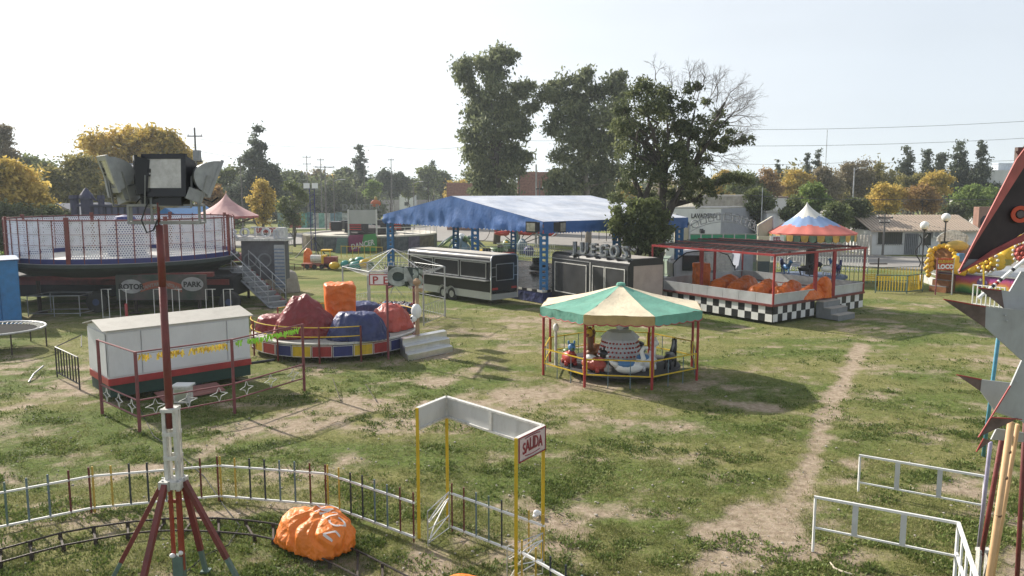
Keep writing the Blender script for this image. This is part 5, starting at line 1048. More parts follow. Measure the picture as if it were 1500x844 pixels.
# games trailer
A = V((2.25, 43.3, 0)); B = V((5.75, 37.7, 0)); ux = (B - A).normalized(); L_ = (B - A).length; w_ = V((-ux.y, ux.x, 0)); W_ = 2.3; zT = 2.95
t = T('games_trailer', 'charcoal games trailer with pale-outlined doors and pinkish metal end, under the dark tree', 'trailer', A.lerp(B, .5) + w_)
dark2 = mat('charcoal sheet', (.045, .046, .05), .42, .2, .25, 1.5, dirt=.15)
trailer_body(t, A, ux, w_, L_, W_, .45, zT, .3, black_p)
mb = MB(); mb.prism([F(.05, .5, .0), F(L_ - .05, .5, 0), F(L_ - .05, 2.62, 0), F(.05, 2.62, 0)], -w_ * .02); mb.put('side_sheet', dark2, t)
for a, b, z0_, z1_ in ((.35, 3.25, .75, 2.42), (3.75, 4.75, .6, 2.46), (4.8, 6.35, .6, 2.46)):
    mb = MB(); mb.prism([F(a, z0_, .02), F(b, z0_, .02), F(b, z1_, .02), F(a, z1_, .02)], -w_ * .025); d_ = mb.put('door', dark2, t); mb = MB(); mb.frame(F(a, z0_, .045), ux, Z, b - a, z1_ - z0_, .045, -w_ * .02); mb.put('door_trim', oldwhite, d_)
mb = MB(); mb.prism([F(3.5, .5, .02), F(3.56, .5, .02), F(3.56, 2.6, .02), F(3.5, 2.6, .02)], -w_ * .02); mb.put('seam_trim', oldwhite, t)
mb = MB(); mb.bar(F(.1, 2.6, .03), F(3.45, 2.6, .03), .04); mb.put('top_trim', steel, t)
E_ = A + ux * L_; mb = MB(); mb.prism([E_ + w_ * .28 + Z * .5, E_ + w_ * 2.22 + Z * .5, E_ + w_ * 2.22 + Z * 2.62, E_ + w_ * .28 + Z * 2.62], ux * .02); mb.put('end_sheet', mat('pinkish galvanised sheet', (.40, .33, .31), .38, .45, .12, 2), t)
mb = MB(); mb.prism([F(.2, zT, -.35), F(L_ - .2, zT, -.35), F(L_ - .2, zT, -W_ + .3), F(.2, zT, -W_ + .3)], Z * .02); mb.put('roof_sheet', mat('dusty tan trailer roof', (.36, .33, .30), .7, .1, .15, 2, dirt=.3), t)
for a in (2.6, 3.5): mb = MB(); c = F(a, .36, 0); mb.tube(c, c + w_ * .24, .36, n=18); mb.put('wheel', rubber, t)
lt = T('letter_sign', 'grey open-frame letters spelling JUEGOS standing on the roof of the charcoal games trailer', 'sign', F(L_ * .6, zT, 0)); letm = mat('grey light-bulb letter', (.20, .215, .23), .5, .3, .5, 6)
letters(lt, 'JUEGOS', F(4.15, zT + .06, -.1), ux, .86, letm, .07, step=.84)
for i, ch in enumerate('JUEGOS'): text('letter_outline', ch, blackmetal, lt, F(4.15 + (i - 2.5) * .86, zT + .03, -.22), ux, Z, .88, .02, .02)
mb = MB(); mb.bar(F(1.6, zT + .05, -.1), F(6.6, zT + .05, -.1), .06); mb.put('base_bar', greysheet, lt)

# ================================================================== BUMPER CAR PAVILION
g0 = V((1.75, 43.2, 0)); gl = V((-9.6, 57.8, 0)); gd = (gl - g0); Wg = gd.length; gd.normalize(); ed = V((-gd.y, gd.x, 0)) * -1 if gd.y * 1 > 0 else V((gd.y, -gd.x, 0)); ed = V((gd.y, -gd.x, 0)); Le = 12.4
def Q(a, b, z): return g0 + gd * a + ed * b + Z * z      # a across the gable, b along the eave
t = T('bumper_car_pavilion', 'big bumper car pavilion with blue cloth roof on perforated blue columns', 'fairground ride', Q(Wg / 2, Le / 2, 0))
ze, zk = 4.62, 6.02
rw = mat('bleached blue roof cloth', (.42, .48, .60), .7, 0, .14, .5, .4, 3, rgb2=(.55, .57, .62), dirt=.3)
def cloth(t, name, P00, P10, P11, P01, nx, ny, amp, m_, seed=0):
    mb = MB(); vs = []
    nrm_ = (V(P10) - V(P00)).cross(V(P01) - V(P00)).normalized()
    for j in range(ny + 1):
        for i in range(nx + 1):
            u_, v_ = i / nx, j / ny; p = V(P00).lerp(P10, u_).lerp(V(P01).lerp(P11, u_), v_); e = math.sin(math.pi * u_) ** .5 * math.sin(math.pi * v_) ** .5 if 0 < u_ < 1 and 0 < v_ < 1 else 0
            vs.append(p + nrm_ * amp * e * (noise.noise(V((u_ * 14 + seed, v_ * 3, 0))) + .7 * noise.noise(V((u_ * 4, v_ * 9 + seed, 2)))))
    mb.add(vs, [(j * (nx + 1) + i, j * (nx + 1) + i + 1, (j + 1) * (nx + 1) + i + 1, (j + 1) * (nx + 1) + i) for j in range(ny) for i in range(nx)]); return mb.put(name, m_, t, True)
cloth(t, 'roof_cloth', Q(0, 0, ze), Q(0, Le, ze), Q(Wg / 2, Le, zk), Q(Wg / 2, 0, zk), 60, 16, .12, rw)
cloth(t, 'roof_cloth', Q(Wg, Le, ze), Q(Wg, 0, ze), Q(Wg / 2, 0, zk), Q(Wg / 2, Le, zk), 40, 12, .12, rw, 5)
def skirt(name, p, q, top0, top1, zb, m_, n_, seed=0, roll=.05, fringe=.09, nn=None):
    mb = MB(); vs = []; d = (q - p).normalized(); nn = nn or V((d.y, -d.x, 0)); N_ = n_
    for i in range(N_ + 1):
        f = i / N_; b_ = p.lerp(q, f); tz = (top0(f) if callable(top0) else top0); k = 6
        for j in range(k + 1): w = j / k; vs.append(b_ + Z * (tz * (1 - w) + zb * w + (0 if j < k else -fringe * abs(math.sin(i * 1.57)))) + nn * (.03 + roll * w * (noise.noise(V((f * 30 + seed, w * 2, 0))) + .8 * noise.noise(V((f * 9 + seed, w, 3))))))
    mb.add(vs, [(i * 7 + j, (i + 1) * 7 + j, (i + 1) * 7 + j + 1, i * 7 + j + 1) for i in range(N_) for j in range(6)]); return mb.put(name, m_, t, True)
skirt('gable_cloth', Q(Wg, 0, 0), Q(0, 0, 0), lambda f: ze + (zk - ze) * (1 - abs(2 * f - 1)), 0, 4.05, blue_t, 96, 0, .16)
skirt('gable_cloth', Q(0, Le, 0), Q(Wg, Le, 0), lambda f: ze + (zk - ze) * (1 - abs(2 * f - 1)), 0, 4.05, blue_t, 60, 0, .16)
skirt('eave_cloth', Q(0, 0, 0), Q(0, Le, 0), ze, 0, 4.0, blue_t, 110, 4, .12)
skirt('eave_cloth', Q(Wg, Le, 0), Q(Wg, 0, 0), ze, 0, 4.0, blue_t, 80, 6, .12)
zp = .62
def column(p, top=4.5):
    w = .42; mb = MB()
    for sx in (-1, 1):
        for sy in (-1, 1): mb.box(p + V((sx * w / 2, sy * w / 2, zp + (top - zp) / 2)), (.07, .07, top - zp))
    n_ = 12; hgt = (top - zp) / n_
    for i in range(n_ + 1):
        z = zp + hgt * i; mb.box(p + Z * z, (w, w, .13 if i < n_ else .1))
    c = mb.put('column', blue_p, t)
    mb = MB()
    for s, ax in ((-1, 0), (1, 0), (-1, 1), (1, 1)):
        for e in (-1, 1):
            o_ = V((0, s * w / 2, 0)) + V((e * .155, 0, 0)) if ax == 0 else V((s * w / 2, 0, 0)) + V((0, e * .155, 0)); mb.box(p + o_ + Z * (zp + (top - zp) / 2), (.11, .03, top - zp) if ax == 0 else (.03, .11, top - zp))
    mb.put('column_plates', blue_p, c)
for a, b in ((.35, .35), (Wg * .385, .35), (Wg - .4, .35), (.35, Le * .5), (Wg - .4, Le * .5), (.35, Le - .4), (Wg - .4, Le - .4)): column(Q(a, b, 0))
mb = MB(); mb.prism([Q(0, 0, zp - .12), Q(Wg, 0, zp - .12), Q(Wg, Le, zp - .12), Q(0, Le, zp - .12)], Z * .12); mb.put('floor_plate', mat('dark scuffed steel floor', (.11, .10, .095), .25, .5, .35, 1.2, dirt=.5), t)
mb = MB(); mb.mi = 0; ne = 46
for i in range(ne):
    mb.mi = i % 2; a, b = Q(0, Le * i / ne, zp + .001) - gd * .03, Q(0, Le * (i + 1) / ne, zp + .001) - gd * .03; mb.prism([a, b, b + Z * .13, a + Z * .13], -gd * .02)
for i in range(40):
    mb.mi = i % 2; a, b = Q(Wg * i / 40, 0, zp + .001) - ed * .03, Q(Wg * (i + 1) / 40, 0, zp + .001) - ed * .03; mb.prism([a, b, b + Z * .13, a + Z * .13], -ed * .02)
mb.put('chequered_edge', [oldwhite, blackpl], t)
mb = MB(); mb.prism([Q(0, 0, .02), Q(0, Le, .02), Q(0, Le, zp - .02), Q(0, 0, zp - .02)], -gd * .03); mb.prism([Q(0, 0, .02), Q(Wg, 0, .02), Q(Wg, 0, zp - .02), Q(0, 0, zp - .02)], -ed * .03); mb.put('base_skirt', navy_t, t)
wr_ = beam_mesh('baluster', steel, .025, .025)
for (p, q) in ((Q(Wg - .2, .4, zp), Q(Wg - .2, Le - .4, zp)), (Q(.4, Le - .3, zp), Q(Wg - .4, Le - .3, zp))):
    n_ = int((q - p).length / .3)
    mb = MB(); mb.bar(p + Z * 1.2, q + Z * 1.2, .05); mb.bar(p + Z * .15, q + Z * .15, .04); mb.put('handrail', steel, t)
    for i in range(n_ + 1): a = p.lerp(q, i / n_); stick('baluster', wr_, t, a, a + Z * 1.2)
def car(label, c, rz, m_, seat=blackpl):
    t = T('bumper_car', label, 'bumper car', c, rz, 'bumper cars inside the blue-roofed pavilion'); mb = MB(); mb.lathe([(.9, .12), (1.0, .16), (1.0, .34), (.88, .38)], (0, 0, 0), 20, sx=.95, sy=.62); mb.put('bumper', rubber, t, world=False)
    mb = MB(); mb.lathe([(.86, .36), (.84, .5), (.7, .68), (.55, .72), (.5, .45), (.01, .42)], (0, 0, 0), 20, sx=.95, sy=.62); mb.put('body', m_, t, True, world=False)
    mb = MB(); mb.box((-.35, 0, .72), (.14, .7, .5)); mb.put('seat', seat, t, world=False); mb = MB(); mb.tube((.25, 0, .55), (.12, 0, .82), .02, n=5); mb.put('steering_column', blackmetal, t, world=False); return t
for i, (px, py, m_, lb) in enumerate(((700, 378, yellowpl, 'yellow bumper car near the middle blue column'), (715, 380, whiteplastic, 'white bumper car beside the yellow one'), (728, 374, greenpl, 'green bumper car behind the white one'), (745, 382, darkred_t, 'dark red bumper car by the far railing'), (790, 398, blackpl, 'black bumper car left of the front blue column'))): car(lb, G(px, py, zp), i * 1.3, m_)
c = Q(0, 0, 0) - gd * .35 - ed * .1
for k, (dx, lb) in enumerate(((-.62, 'floodlight with pale glass on the left side of the front pavilion corner'), (.62, 'floodlight on the right side of the front pavilion corner'))):
    p = V((c.x + dx * 1.15, c.y - .25, 4.35)); f = T('floodlight', lb, 'floodlight', p, dx * 1.0 if dx < 0 else 1.0); f.scale = (1.25,) * 3; mb = MB(); mb.box((0, 0, .0), (.5, .28, .42)); mb.box((0, -.16, .0), (.56, .06, .48)); mb.put('housing', blackmetal, f, world=False); mb = MB(); mb.box((0, -.195, 0), (.44, .02, .36)); mb.put('glass', lampglass, f, world=False); mb = MB(); mb.tube((0, .05, -.2), (-dx * .5, .2, -.42), .03, n=5); mb.put('bracket', steel, f, world=False)

# ================================================================== SMALL CAROUSEL (green and cream)
cc = V((3.78, 26.6, 0)); cr = 2.78
ang0 = math.atan2(G(845, 573).y - cc.y, G(845, 573).x - cc.x)
t = T('animal_carousel', 'octagonal kiddie carousel with green and cream canvas roof, red posts and yellow rails', 'fairground ride', cc)
pts8 = [cc + V((math.cos(ang0 + k * math.pi / 4), math.sin(ang0 + k * math.pi / 4), 0)) * cr for k in range(8)]; ze2, za = 2.32, 3.05
cp_ = beam_mesh('post', red_paint, .045, .045, 8)
for p in pts8: stick('post', cp_, t, p, p + Z * ze2)
ap = cc + Z * za
for k in range(8):
    a = cc + (pts8[k] - cc) * 1.04 + Z * (ze2 + .05); b = cc + (pts8[(k + 1) % 8] - cc) * 1.04 + Z * (ze2 + .05); mm_ = cream_c if k % 2 == 0 else teal_c
    mb = MB(); vs = []; N_ = 12
    for j in range(N_ + 1):
        f = j / N_
        for i in range(N_ + 1):
            u_ = i / N_; p = ap.lerp(a.lerp(b, u_), f); sag = -.10 * math.sin(math.pi * f) * (.6 + .4 * math.sin(math.pi * u_)); vs.append(p + Z * (sag + .035 * noise.noise(V((p.x * 2, p.y * 2, k))) * f + .02 * noise.noise(V((u_ * 9, f * 3, k + 5))) * f))
    mb.add(vs, [(j * (N_ + 1) + i, (j + 1) * (N_ + 1) + i, (j + 1) * (N_ + 1) + i + 1, j * (N_ + 1) + i + 1) for j in range(N_) for i in range(N_)]); mb.put('roof_panel', mm_, t, True)
    mb = MB(); vs = []; d = (b - a).normalized(); nn = (a.lerp(b, .5) - ap); nn.z = 0; nn.normalize()
    for i in range(25):
        for j in range(4): f = i / 24; vs.append(a.lerp(b, f) - Z * (.27 * j / 3 + (.05 * abs(math.sin(i * math.pi / 4)) if j == 3 else 0)) + nn * (.02 + .03 * noise.noise(V((f * 6, j * .5, k)))))
    mb.add(vs, [(i * 4 + j, i * 4 + j + 1, (i + 1) * 4 + j + 1, (i + 1) * 4 + j) for i in range(24) for j in range(3)]); mb.put('valance', mm_ if k % 2 else mat('ochre canvas edge', (.42, .30, .13), .8), t, True)
    mb = MB(); mb.path([a.lerp(b, i / 24) - Z * (.28 + .05 * abs(math.sin(i * math.pi / 4))) + nn * .025 for i in range(25)], .018, 4); mb.put('valance_trim', pinkred, t)
    mb = MB(); mb.tube(pts8[k] + Z * ze2, ap - Z * .08, .02, n=5); mb.put('rafter', red_paint, t)
mb = MB(); mb.lathe([(.17, -.02), (.14, .06), (.02, .09)], ap, 10); mb.put('roof_cap', teal_c, t)
vert = beam_mesh('baluster', bluegrey, .025, .025)
for k in range(8):
    p, q = pts8[k], pts8[(k + 1) % 8]
    if k == 6: q = p.lerp(q, 1)
    for z in (.92, .42): mb = MB(); mb.bar(p + Z * z, q + Z * z, .035); mb.put('guard_rail', yellow_p, t)
    for f in (.03, .97): a = p.lerp(q, f); mb = MB(); mb.bar(a + Z * .42, a + Z * .92, .035); mb.put('guard_stile', yellow_p, t)
    for f in (.35, .68): a = p.lerp(q, f); stick('baluster', vert, t, a, a + Z * .92)
mb = MB(); mb.lathe([(.01, .22), (2.1, .22), (2.1, .28), (.01, .30)], cc, 32); mb.put('turntable', mat('dark turntable', (.05, .05, .055), .7, 0, .3), t)
mb = MB(); mb.lathe([(.35, .3), (.35, .6)], cc, 12); mb.lathe([(.80, .55), (.62, 1.18), (.70, 1.2), (.45, 1.42), (.02, 1.48)], cc, 8); fl = mb.put('flared_hood', mat('white hood', (.62, .62, .64), .5, 0, .08, 3), t); mb = MB()
for i in range(32):
    for j in range(4): a = i * math.pi / 16 + (j % 2) * .098; r_ = (.80 - .18 * (j + .6) / 4.2) * .955; u_ = V((math.cos(a), math.sin(a), 0)); mb.tube(cc + u_ * (r_ - .03) + Z * (.63 + j * .145), cc + u_ * (r_ + .04) + Z * (.63 + j * .145), .034, n=6)
struct(mb.put('hood_dots', redpl, fl), 'stuff')
def figure(label, ang, r, kind, cat='ride figure'):
    c = cc + V((math.cos(ang) * r, math.sin(ang) * r, .3)); rz = ang + math.pi / 2; f = T('carousel_' + kind, label, cat, c, rz, 'riding figures on the animal carousel'); f.scale = (.78,) * 3; f0 = lambda nm, mb, m_: mb.put(nm, m_, f, True, world=False)
    if kind == 'swan':
        mb = MB(); mb.ball((0, 0, .28), .62, .3, .28, 14); f0('body', mb, whiteplastic); mb = MB(); mb.ball((-.1, 0, .42), .42, .32, .2, 12); f0('saddle', mb, bluepl)
        mb = MB(); mb.path([(.45, 0, .35), (.62, 0, .65), (.52, 0, .95), (.62, 0, 1.12), (.78, 0, 1.08)], [.15, .11, .09, .09, .07], 8); f0('neck', mb, whiteplastic); mb = MB(); mb.path([(.78, 0, 1.08), (.92, 0, 1.0)], [.05, .015], 6); f0('beak', mb, redpl)
        mb = MB(); mb.path([(-.5, 0, .35), (-.75, 0, .5), (-.85, 0, .62)], [.16, .09, .02], 6); f0('tail', mb, whiteplastic)
    elif kind == 'horse':
        mb = MB(); mb.ball((0, 0, .45), .55, .22, .24, 12); f0('body', mb, blackpl); mb = MB(); mb.path([(.38, 0, .5), (.6, 0, .85), (.62, 0, 1.08)], [.17, .13, .1], 8); f0('neck', mb, blackpl)
        mb = MB(); mb.path([(.58, 0, 1.1), (.75, 0, 1.02), (.88, 0, .92)], [.11, .09, .06], 8); f0('head', mb, blackpl)
        for s in (-.05, .05): mb = MB(); mb.tube((.56, s, 1.14), (.55, s, 1.28), .03, .005, 5); f0('ear', mb, blackpl)
        mb = MB(); mb.path([(.5, 0, 1.15), (.42, 0, .9), (.3, 0, .68)], [.05, .07, .03], 5); f0('mane', mb, greysheet)
        mb = MB(); mb.ball((-.08, 0, .64), .2, .2, .08, 8); f0('saddle', mb, greysheet)
        for x in (.35, -.38):
            for s in (-.12, .12): mb = MB(); mb.path([(x, s, .4), (x + .12, s, .15), (x + .02, s, -.02)], [.08, .05, .04], 6); f0('leg', mb, blackpl)
        mb = MB(); mb.path([(-.5, 0, .5), (-.68, 0, .4), (-.7, 0, .15)], [.06, .07, .02], 6); f0('tail', mb, blackpl)
    else:       # boat-shaped or crouching toy with a head
        m1, m2, m3 = {'duck_boat': (redpl, bluepl, greenpl), 'dog': (salmon_t, blackpl, whiteplastic), 'lion': (brownpl, yellowpl, brownpl), 'elephant': (mat('grey plastic', (.25, .27, .3), .45), mat('grey plastic', (.25, .27, .3), .45), blackpl), 'unicorn': (whiteplastic, whiteplastic, bluepl)}[kind]
        mb = MB(); mb.ball((0, 0, .32), .6, .33, .3, 14); f0('body', mb, m1); mb = MB(); mb.ball((-.2, 0, .55), .3, .28, .14, 10); f0('saddle', mb, m3)
        hz = {'duck_boat': .85, 'dog': .8, 'lion': 1.3, 'elephant': 1.25, 'unicorn': 1.1}[kind]
        mb = MB(); mb.path([(.3, 0, .4), (.42, 0, hz - .15)], [.18, .12], 8); f0('neck', mb, m1); mb = MB(); mb.ball((.48, 0, hz), .2, .17, .19, 10); f0('head', mb, m2)
        for s in (-.13, .13): mb = MB(); mb.ball((.42, s, hz + .2), .05, .05, .1, 6); f0('ear', mb, m2)
        if kind == 'lion':
            mb = MB()
            for k in range(11): a = k * .571; mb.ball((.40, math.cos(a) * .2, hz + math.sin(a) * .2), .09, .07, .07, 6)
            f0('mane', mb, brownpl)
        mb = MB(); mb.ball((.64, 0, hz - .06), .1, .08, .07, 6); f0('muzzle', mb, m3)
        for x in (.3, -.35):
            for s in (-.2, .2): mb = MB(); mb.tube((x, s, .2), (x, s, .0), .08, .1, 7); f0('foot', mb, m1)
    mb = MB(); mb.tube((0, 0, .2), (0, 0, -.05), .04, n=6); f0('mounting_pole', mb, steel)
figure('white swan with blue saddle at the front of the animal carousel', R(-88), 1.75, 'swan')
figure('black horse rearing at the right side of the animal carousel', R(-28), 1.8, 'horse')
figure('white unicorn-like figure with blue seat behind the swan', R(-55), 1.3, 'unicorn')
figure('red figure with black and white head at the front left of the animal carousel', R(-128), 1.7, 'dog')
figure('red and green boat figure with blue heads at the left of the animal carousel', R(-172), 1.8, 'duck_boat')
figure('brown lion-maned figure standing tall at the left back of the animal carousel', R(150), 1.0, 'lion')
figure('grey elephant-like figure at the back of the animal carousel', R(60), 1.4, 'elephant')
c = G(814, 535); t = T('lamp_post', 'short white post with a white round lamp at the left entrance of the animal carousel', 'lamp', c)
mb = MB(); mb.tube(c, c + Z * 1.25, .05, n=8); mb.put('post', oldwhite, t); mb = MB(); mb.ball(c + Z * 1.38, .11, .11, .16, 10); mb.put('globe', whiteplastic, t, True)
mb = MB(); mb.ball(cc + Z * 1.62, .16, .16, .17, 12); tag(mb.put('globe_lamp', whiteplastic, None, True), 'white globe lamp on top of the spotted hood inside the animal carousel', 'lamp')
# ================================================================== CHEQUERED CAR RIDE
c0 = V((12.3, 36.0, 0)); U = V((6.5, 5.0, 0)); LU = U.length; U.normalize(); W = V((-4.5, 6.7, 0)); LW = W.length; W.normalize()
def Cq(a, b, z=0.0): return c0 + U * a + W * b + Z * z
t = T('chequered_ride', 'low square ride with black and white chequered skirt and flat dark roof on red posts', 'fairground ride', Cq(LU / 2, LW / 2))
mb = MB(); mb.prism([Cq(0, 0, .88), Cq(LU, 0, .88), Cq(LU, LW, .88), Cq(0, LW, .88)], Z * .06); mb.put('deck', mat('ride deck plates', (.20, .20, .20), .6, .3, .2, 2, dirt=.3), t)
def chk(name, f, L_, n_, skip=None):
    mb = MB(); h = .36
    for i in range(n_):
        a, b = L_ * i / n_, L_ * (i + 1) / n_
        if skip and skip[0] < (a + b) / 2 < skip[1]: continue
        for j in range(2):
            mb.mi = (i + j) % 2; d = .02 * noise.noise(V((i * .9, j, 2))); mb.add([f(a) + Z * (.14 + j * h), f(b) + Z * (.14 + j * h), f(b) + Z * (.14 + (j + 1) * h), f(a) + Z * (.14 + (j + 1) * h)], [(0, 1, 2, 3)])
    return mb.put(name, [mat('white vinyl', (.70, .69, .67), .5, 0, .06, 3, .2, 6, dirt=.15), mat('black vinyl', (.02, .02, .022), .4, 0, .2, 3, .2, 6)], t)
chk('chequered_skirt', lambda a: Cq(a, -.03), 3.5, 9); chk('chequered_skirt', lambda a: Cq(5.2 + a, -.03), LU - 5.2, 7); chk('chequered_skirt', lambda a: Cq(-.03, a), LW, 20)
mb = MB()
for p, q in ((Cq(-.06, -.06, .93), Cq(LU, -.06, .93)), (Cq(-.06, -.06, .93), Cq(-.06, LW, .93)), (Cq(LU, 0, .93), Cq(LU, LW, .93)), (Cq(0, LW, .93), Cq(LU, LW, .93))): mb.bar(p, q, .11, .1)
mb.put('rim_beam', red_rust, t)
par = mat('aluminium parapet', (.52, .53, .53), .45, .35, .12, 1.5, dirt=.25)
for (p, q) in ((Cq(0, 0), Cq(3.5, 0)), (Cq(5.2, 0), Cq(LU, 0)), (Cq(0, 0), Cq(0, LW)), (Cq(0, LW), Cq(LU, LW)), (Cq(LU, 0), Cq(LU, LW))):
    n_ = max(1, int((q - p).length / 1.0)); d = (q - p).normalized(); nn = V((d.y, -d.x, 0))
    for i in range(n_): a, b = p.lerp(q, i / n_), p.lerp(q, (i + .985) / n_); mb = MB(); mb.prism([a + Z * .99, b + Z * .99, b + Z * 1.42, a + Z * 1.42], -nn * .03); mb.put('parapet_panel', par, t)
    mb = MB(); mb.bar(p + Z * 1.44, q + Z * 1.44, .06, .05); mb.put('parapet_cap', par, t)
zR = 3.32
for a, b, w in ((0, 0, .09), (3.52, 0, .15), (5.2, 0, .15), (LU, 0, .09), (0, LW, .08), (LU, LW, .09), (LU * .5, LW, .08), (1.6, LW * .72, .15), (2.7, LW * .72, .13)):
    mb = MB(); mb.box(Cq(a, b, (zR + .94) / 2), (w, w, zR - .94)); mb.put('post', red_paint, t)
mb = MB(); gb = beam_mesh('roof_bar', red_rust, .05, .05); gbb = beam_mesh('roof_bar', blackmetal, .035, .03)
for p, q in ((Cq(-.05, -.05, zR), Cq(LU + .05, -.05, zR)), (Cq(-.05, -.05, zR), Cq(-.05, LW, zR)), (Cq(LU, 0, zR), Cq(LU, LW, zR)), (Cq(0, LW, zR), Cq(LU, LW, zR))): mb.bar(p, q, .09, .1)
mb.put('roof_rim', red_paint, t)
for i in range(1, 17): stick('roof_bar', gbb if i % 4 else gb, t, Cq(LU * i / 17, 0, zR + .05 + .2 * math.sin(math.pi * i / 17)), Cq(LU * i / 17, LW, zR + .05 + .2 * math.sin(math.pi * i / 17)))
for i in range(1, 17): stick('roof_bar', gb if i % 3 else gbb, t, Cq(0, LW * i / 17, zR + .08), Cq(LU, LW * i / 17, zR + .08))
nm_ = bpy.data.materials.new('black shade netting'); nm_.use_nodes = True; n = nm_.node_tree; L = n.links; b = n.nodes['Principled BSDF']; b.inputs['Base Color'].default_value = (.02, .02, .022, 1); b.inputs['Roughness'].default_value = .9
trn = n.nodes.new('ShaderNodeBsdfTransparent'); ms = n.nodes.new('ShaderNodeMixShader'); ms.inputs[0].default_value = .42; L.new(b.outputs[0], ms.inputs[2]); L.new(trn.outputs[0], ms.inputs[1]); ms.inputs[0].default_value = .62; L.new(ms.outputs[0], n.nodes['Material Output'].inputs[0])
mb = MB(); vs = []; N_ = 16
for j in range(N_ + 1):
    for i in range(N_ + 1): u_, v_ = i / N_, j / N_; vs.append(Cq(LU * u_, LW * v_, zR + .02 + .18 * math.sin(math.pi * u_) + .05 * noise.noise(V((u_ * 5, v_ * 5, 0))) - .12 * abs(math.sin(u_ * 9)) * math.sin(math.pi * v_)))
mb.add(vs, [(j * (N_ + 1) + i, j * (N_ + 1) + i + 1, (j + 1) * (N_ + 1) + i + 1, (j + 1) * (N_ + 1) + i) for j in range(N_) for i in range(N_)]); mb.put('shade_net', nm_, t, True)
for i, (px, py, lb) in enumerate(((1062, 423, 'leftmost long orange vinyl car cover on the chequered ride deck'), (1088, 425, 'second long orange vinyl car cover from the left on the chequered ride deck'), (1118, 432, 'middle long orange vinyl cover just left of the chequered ride front corner post'), (1153, 433, 'long orange vinyl cover just right of the chequered ride front corner post'), (1190, 436, 'orange vinyl car cover right behind the entrance posts of the chequered ride'))):
    o = drape('car_cover', G(px, py, .95), 1.35, .50, .58, orange_v, None, .80, seed=20 + i * 3, wr=.14, sq=3.0, sh=.66, peaks=((.6, 0, .22, .8),), rdg=.13); tag(o, lb, 'vinyl cover', 'orange covers on the chequered ride')
o = drape('car_cover', G(1207, 436, .95), .26, .3, 1.05, orange_v, None, .6, seed=50, wr=.05, sq=4, flat=.35); tag(o, 'narrow upright orange vinyl cover against the right entrance post of the chequered ride', 'vinyl cover', 'orange covers on the chequered ride')
o = drape('booth_cover', G(1027, 418, .95), .38, .38, 1.3, orange_v, None, .3, seed=40, wr=.03, sq=12, flat=.3, flare=0, sh=.97, drop=.02); tag(o, 'tall box-shaped orange vinyl cover at the back left of the chequered ride', 'vinyl cover')
P0, P1 = Cq(3.6, -.08), Cq(5.1, -.08); steps_box('entrance_steps', 'three dusty grey steps up to the red-posted entrance of the chequered ride', P0, P1, -W, 3, .29, .42, mat('dusty step', (.40, .37, .33), .7, .1, .15, 3), greysheet)

# ================================================================== GREEN PANELLED RIDE WITH ARCH, CARAVAN
Yg = 56.0; t = T('arched_ride', 'ride front with green panels, silver lettered arch and cream side wings behind the chequered ride', 'fairground ride', (px_x(1050, Yg), Yg, 0))
xa, xb = px_x(1010, Yg), px_x(1108, Yg); za_, zb2 = zy(354, Yg), zy(344, Yg); k = 6
gp_ = mat('green painted panel', (.02, .26, .13), .4, 0, .25, 1.5)
for i in range(k):
    a, b = xa + (xb - xa) * i / k, xa + (xb - xa) * (i + 1) / k; mb = MB(); mb.box(((a + b) / 2, Yg, zy(350, Yg)), (b - a - .08, .08, .62)); mb.put('green_panel', gp_, t)
    mb = MB(); mb.box((a, Yg - .02, zy(350, Yg)), (.08, .1, .72)); mb.put('panel_stile', steel, t)
mb = MB(); mb.box(((xa + xb) / 2, Yg, zy(343.5, Yg)), (xb - xa, .12, .08)); mb.box(((xa + xb) / 2, Yg, zy(356.5, Yg)), (xb - xa + 2, .12, .1)); mb.box(((xa + xb) / 2, Yg + 3, .6), (xb - xa + 3, 6, 1.2)); mb.put('base', mat('grey green base', (.22, .28, .22), .7), t)
mb = MB(); mb.box(((xa + xb) / 2, Yg + .4, zy(357, Yg) / 2), (xb - xa + 1, .1, zy(357, Yg))); mb.put('lower_wall', mat('dull grey wall', (.25, .26, .27), .8), t)
def archz(x, py0, py1): f = (x - xa) / (xb - xa); return zy(py0, Yg) + (zy(py1, Yg) - zy(py0, Yg)) * (1 - (2 * f - 1) ** 2)
for py0, py1, r in ((331, 314, .05), (340, 325, .03)): mb = MB(); mb.path([V((xa + (xb - xa) * i / 24, Yg, archz(xa + (xb - xa) * i / 24, py0, py1))) for i in range(25)], r, 5); mb.put('arch_pipe', steel, t)
mb = MB(); mb.bar((xa, Yg, za_), (xa, Yg, zy(331, Yg)), .08); mb.bar((xb, Yg, za_), (xb, Yg, zy(331, Yg)), .08); mb.put('arch_post', steel, t)
for i in range(15): x = xa + (xb - xa) * (i + .5) / 15; mb = MB(); mb.bar((x, Yg, archz(x, 340, 325)), (x, Yg, archz(x, 331, 314)), .03); mb.put('arch_strut', steel, t)
for i in range(8):     # cut-out shapes of the arch: framed plates, rings and struts, no readable word
    f = (i + .75) / 8.5; x = xa + (xb - xa) * f; sl = -(2 * f - 1) * .45; ux = V((1, 0, sl)).normalized(); uz = V((-ux.z, 0, ux.x)); o_ = V((x, Yg - .08, archz(x, 338.5, 322.5)))
    mb = MB()
    if i == 5 or i == 0: mb.path([o_ + uz * .27 + ux * math.cos(k * .524) * .26 + uz * math.sin(k * .524) * .27 for k in range(13)], .035, 5)
    else: mb.frame(o_ - ux * .25, ux, uz, (.5, .5, .42, .3, .5, .5, .45, .4)[i], .55, .06, Y_ * .04)
    mb.put('cut_out', greysheet, t)
wing = mat('cream side wing', (.52, .48, .36), .8, 0, .12, 1, dirt=.2)
